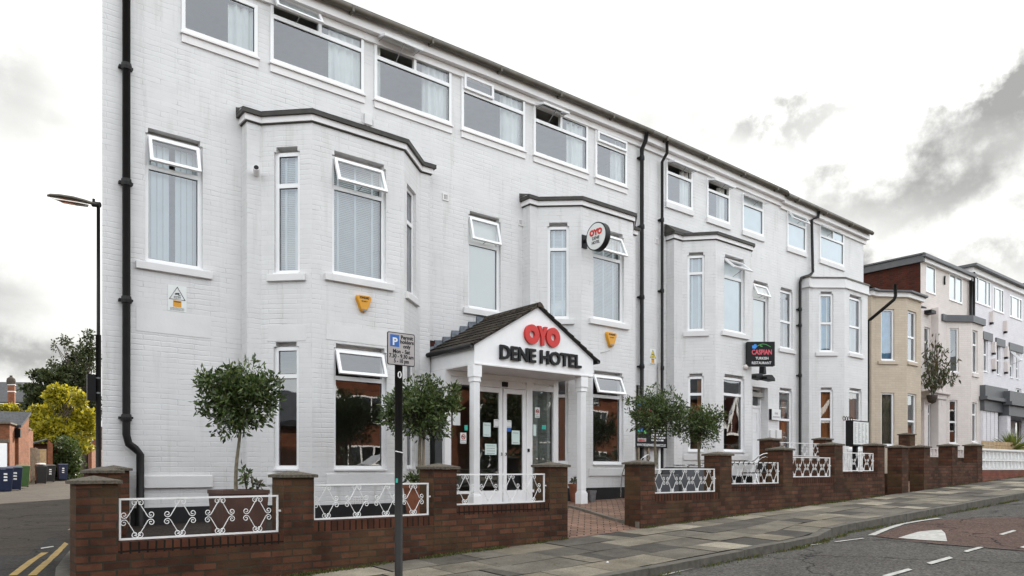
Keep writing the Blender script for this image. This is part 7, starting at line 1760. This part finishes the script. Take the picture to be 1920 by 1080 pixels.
# end house of the next block across the lane, outside the picture but mirrored in the canted bay glass
eh = thing('brick_house', (-8, 9, rel(-1.3)), 'red brick end house across the lane, mirrored in the narrow bay window', 'house')
m = MB(); m.box(-17, -7, 2, 12, rel(-1.8), rel(1.4)); m.build('wall', MT['opp_brick'], eh)
m = MB(); m.hexa([(-6.7, 1.7, rel(1.35)), (-6.7, 12.3, rel(1.35)), (-12, 12.3, rel(2.8)), (-12, 1.7, rel(2.8)), (-6.7, 1.7, rel(1.5)), (-6.7, 12.3, rel(1.5)), (-12, 12.3, rel(2.95)), (-12, 1.7, rel(2.95))]); m.build('roof', MT['slate'], eh)

street_tree(-4.6, 11.4, 3.0, 1.2, 'small dark tree in the yard across the lane', 81)
# low hedges, bay windows and parked cars on the far side of the road
for i in range(8):
    x0_ = (-24, -14, -5, 4, 13, 22, 31, 40)[i]; T = thing('front_hedge', (x0_ + 4, -9.6, rel(-1.4 + .041 * x0_)), 'dark front garden hedge across the street, %s from the lane end' % ['first', 'second', 'third', 'fourth', 'fifth', 'sixth', 'seventh', 'eighth'][i], 'hedge')
    m = MB(); leaf_blob(m, [(x0_ + 1 + k * 1.3, -9.6, rel(-.9 + .041 * x0_), .9, .5, .75 + .35 * ((k * 7 + i) % 3)) for k in range(6)], 2200, .2, 90 + i, .5, .7); m.build('leaves', MT['leafd'], T)
    b = MB(); xx = x0_ + 5.2; b.box(xx, xx + 2.4, -16.4, -15.6, rel(-1.2 + .041 * x0_), rel(4.4)); T2 = thing('brick_bay', (xx + 1.2, -16, rel(-1.4)), 'white framed bay on the %s house across the street' % ['first', 'second', 'third', 'fourth', 'fifth', 'sixth', 'seventh', 'eighth'][i], 'bay window'); b.build('wall', MT['opp_brick'], T2)
    for z0_ in (-.2, 2.6): f = MB(); P = PL((xx + 2.3, -15.58), (xx + .1, -15.58)); ring(f, P, 0, 2.2, rel(z0_), rel(z0_ + 1.5), .09, 0, .05); f.pbox(P, .7, .78, rel(z0_), rel(z0_ + 1.5), 0, .045); f.pbox(P, 1.42, 1.5, rel(z0_), rel(z0_ + 1.5), 0, .045); fo = f.build('window', MT['upvc'], T2); MB().pbox(P, .09, 2.11, rel(z0_ + .09), rel(z0_ + 1.41), .0, .01).build('pane', MT['glass_d'], fo)
def car(x, y, mat, label):
    z = gz(x, y); T = thing('parked_car', (x, y, z), label, 'car', 'cars parked across the street')
    prof = [(-2.05, .32), (-2.08, .62), (-1.95, .86), (-1.55, .95), (-1.15, 1.02), (-.55, 1.40), (.75, 1.45), (1.45, 1.36), (1.85, 1.0), (2.05, .9), (2.1, .5), (2.02, .3)]
    m = MB(); n = len(prof)
    for yy, k in ((-.80, 1), (-.86, 1), (.86, 1), (.80, 1)):
        for (a, b) in prof: m.v.append((x + a, y + yy * (1 if b < .98 else .86), z + b))
    m.f = [tuple(range(n)), tuple(range(3 * n, 4 * n))[::-1]] + [(L * n + i, L * n + (i + 1) % n, (L + 1) * n + (i + 1) % n, (L + 1) * n + i) for L in range(3) for i in range(n)]
    m.build('body', MT[mat], T, recalc=True, bevel=.05)
    for s in (-1, 1):
        g = MB(); g.quad(*[(x + a, y + s * .755, z + b) for a, b in ((-.98, 1.04), (1.35, 1.04), (1.25, 1.32), (.7, 1.38), (-.52, 1.34))]); g.build('side_window', MT['blackl'], T)
        for a in (-1.3, 1.35): w_ = MB(); w_.tube([(x + a, y + s * .70, z + .32), (x + a, y + s * .88, z + .32)], .32, 18); wo_ = w_.build('wheel', MT['blackl'], T); MB().tube([(x + a, y + s * .881, z + .32), (x + a, y + s * .89, z + .32)], .2, 14).build('hubcap', MT['zinc'], wo_)
car(-6.2, -4.2, 'doorw', 'white hatchback parked across the road, mirrored in the lower bay glass'); car(4.4, -4.2, 'binblack', 'dark hatchback parked across the road opposite the porch'); car(14.5, -4.2, 'doorw', 'second white hatchback parked across the road, further up the street')
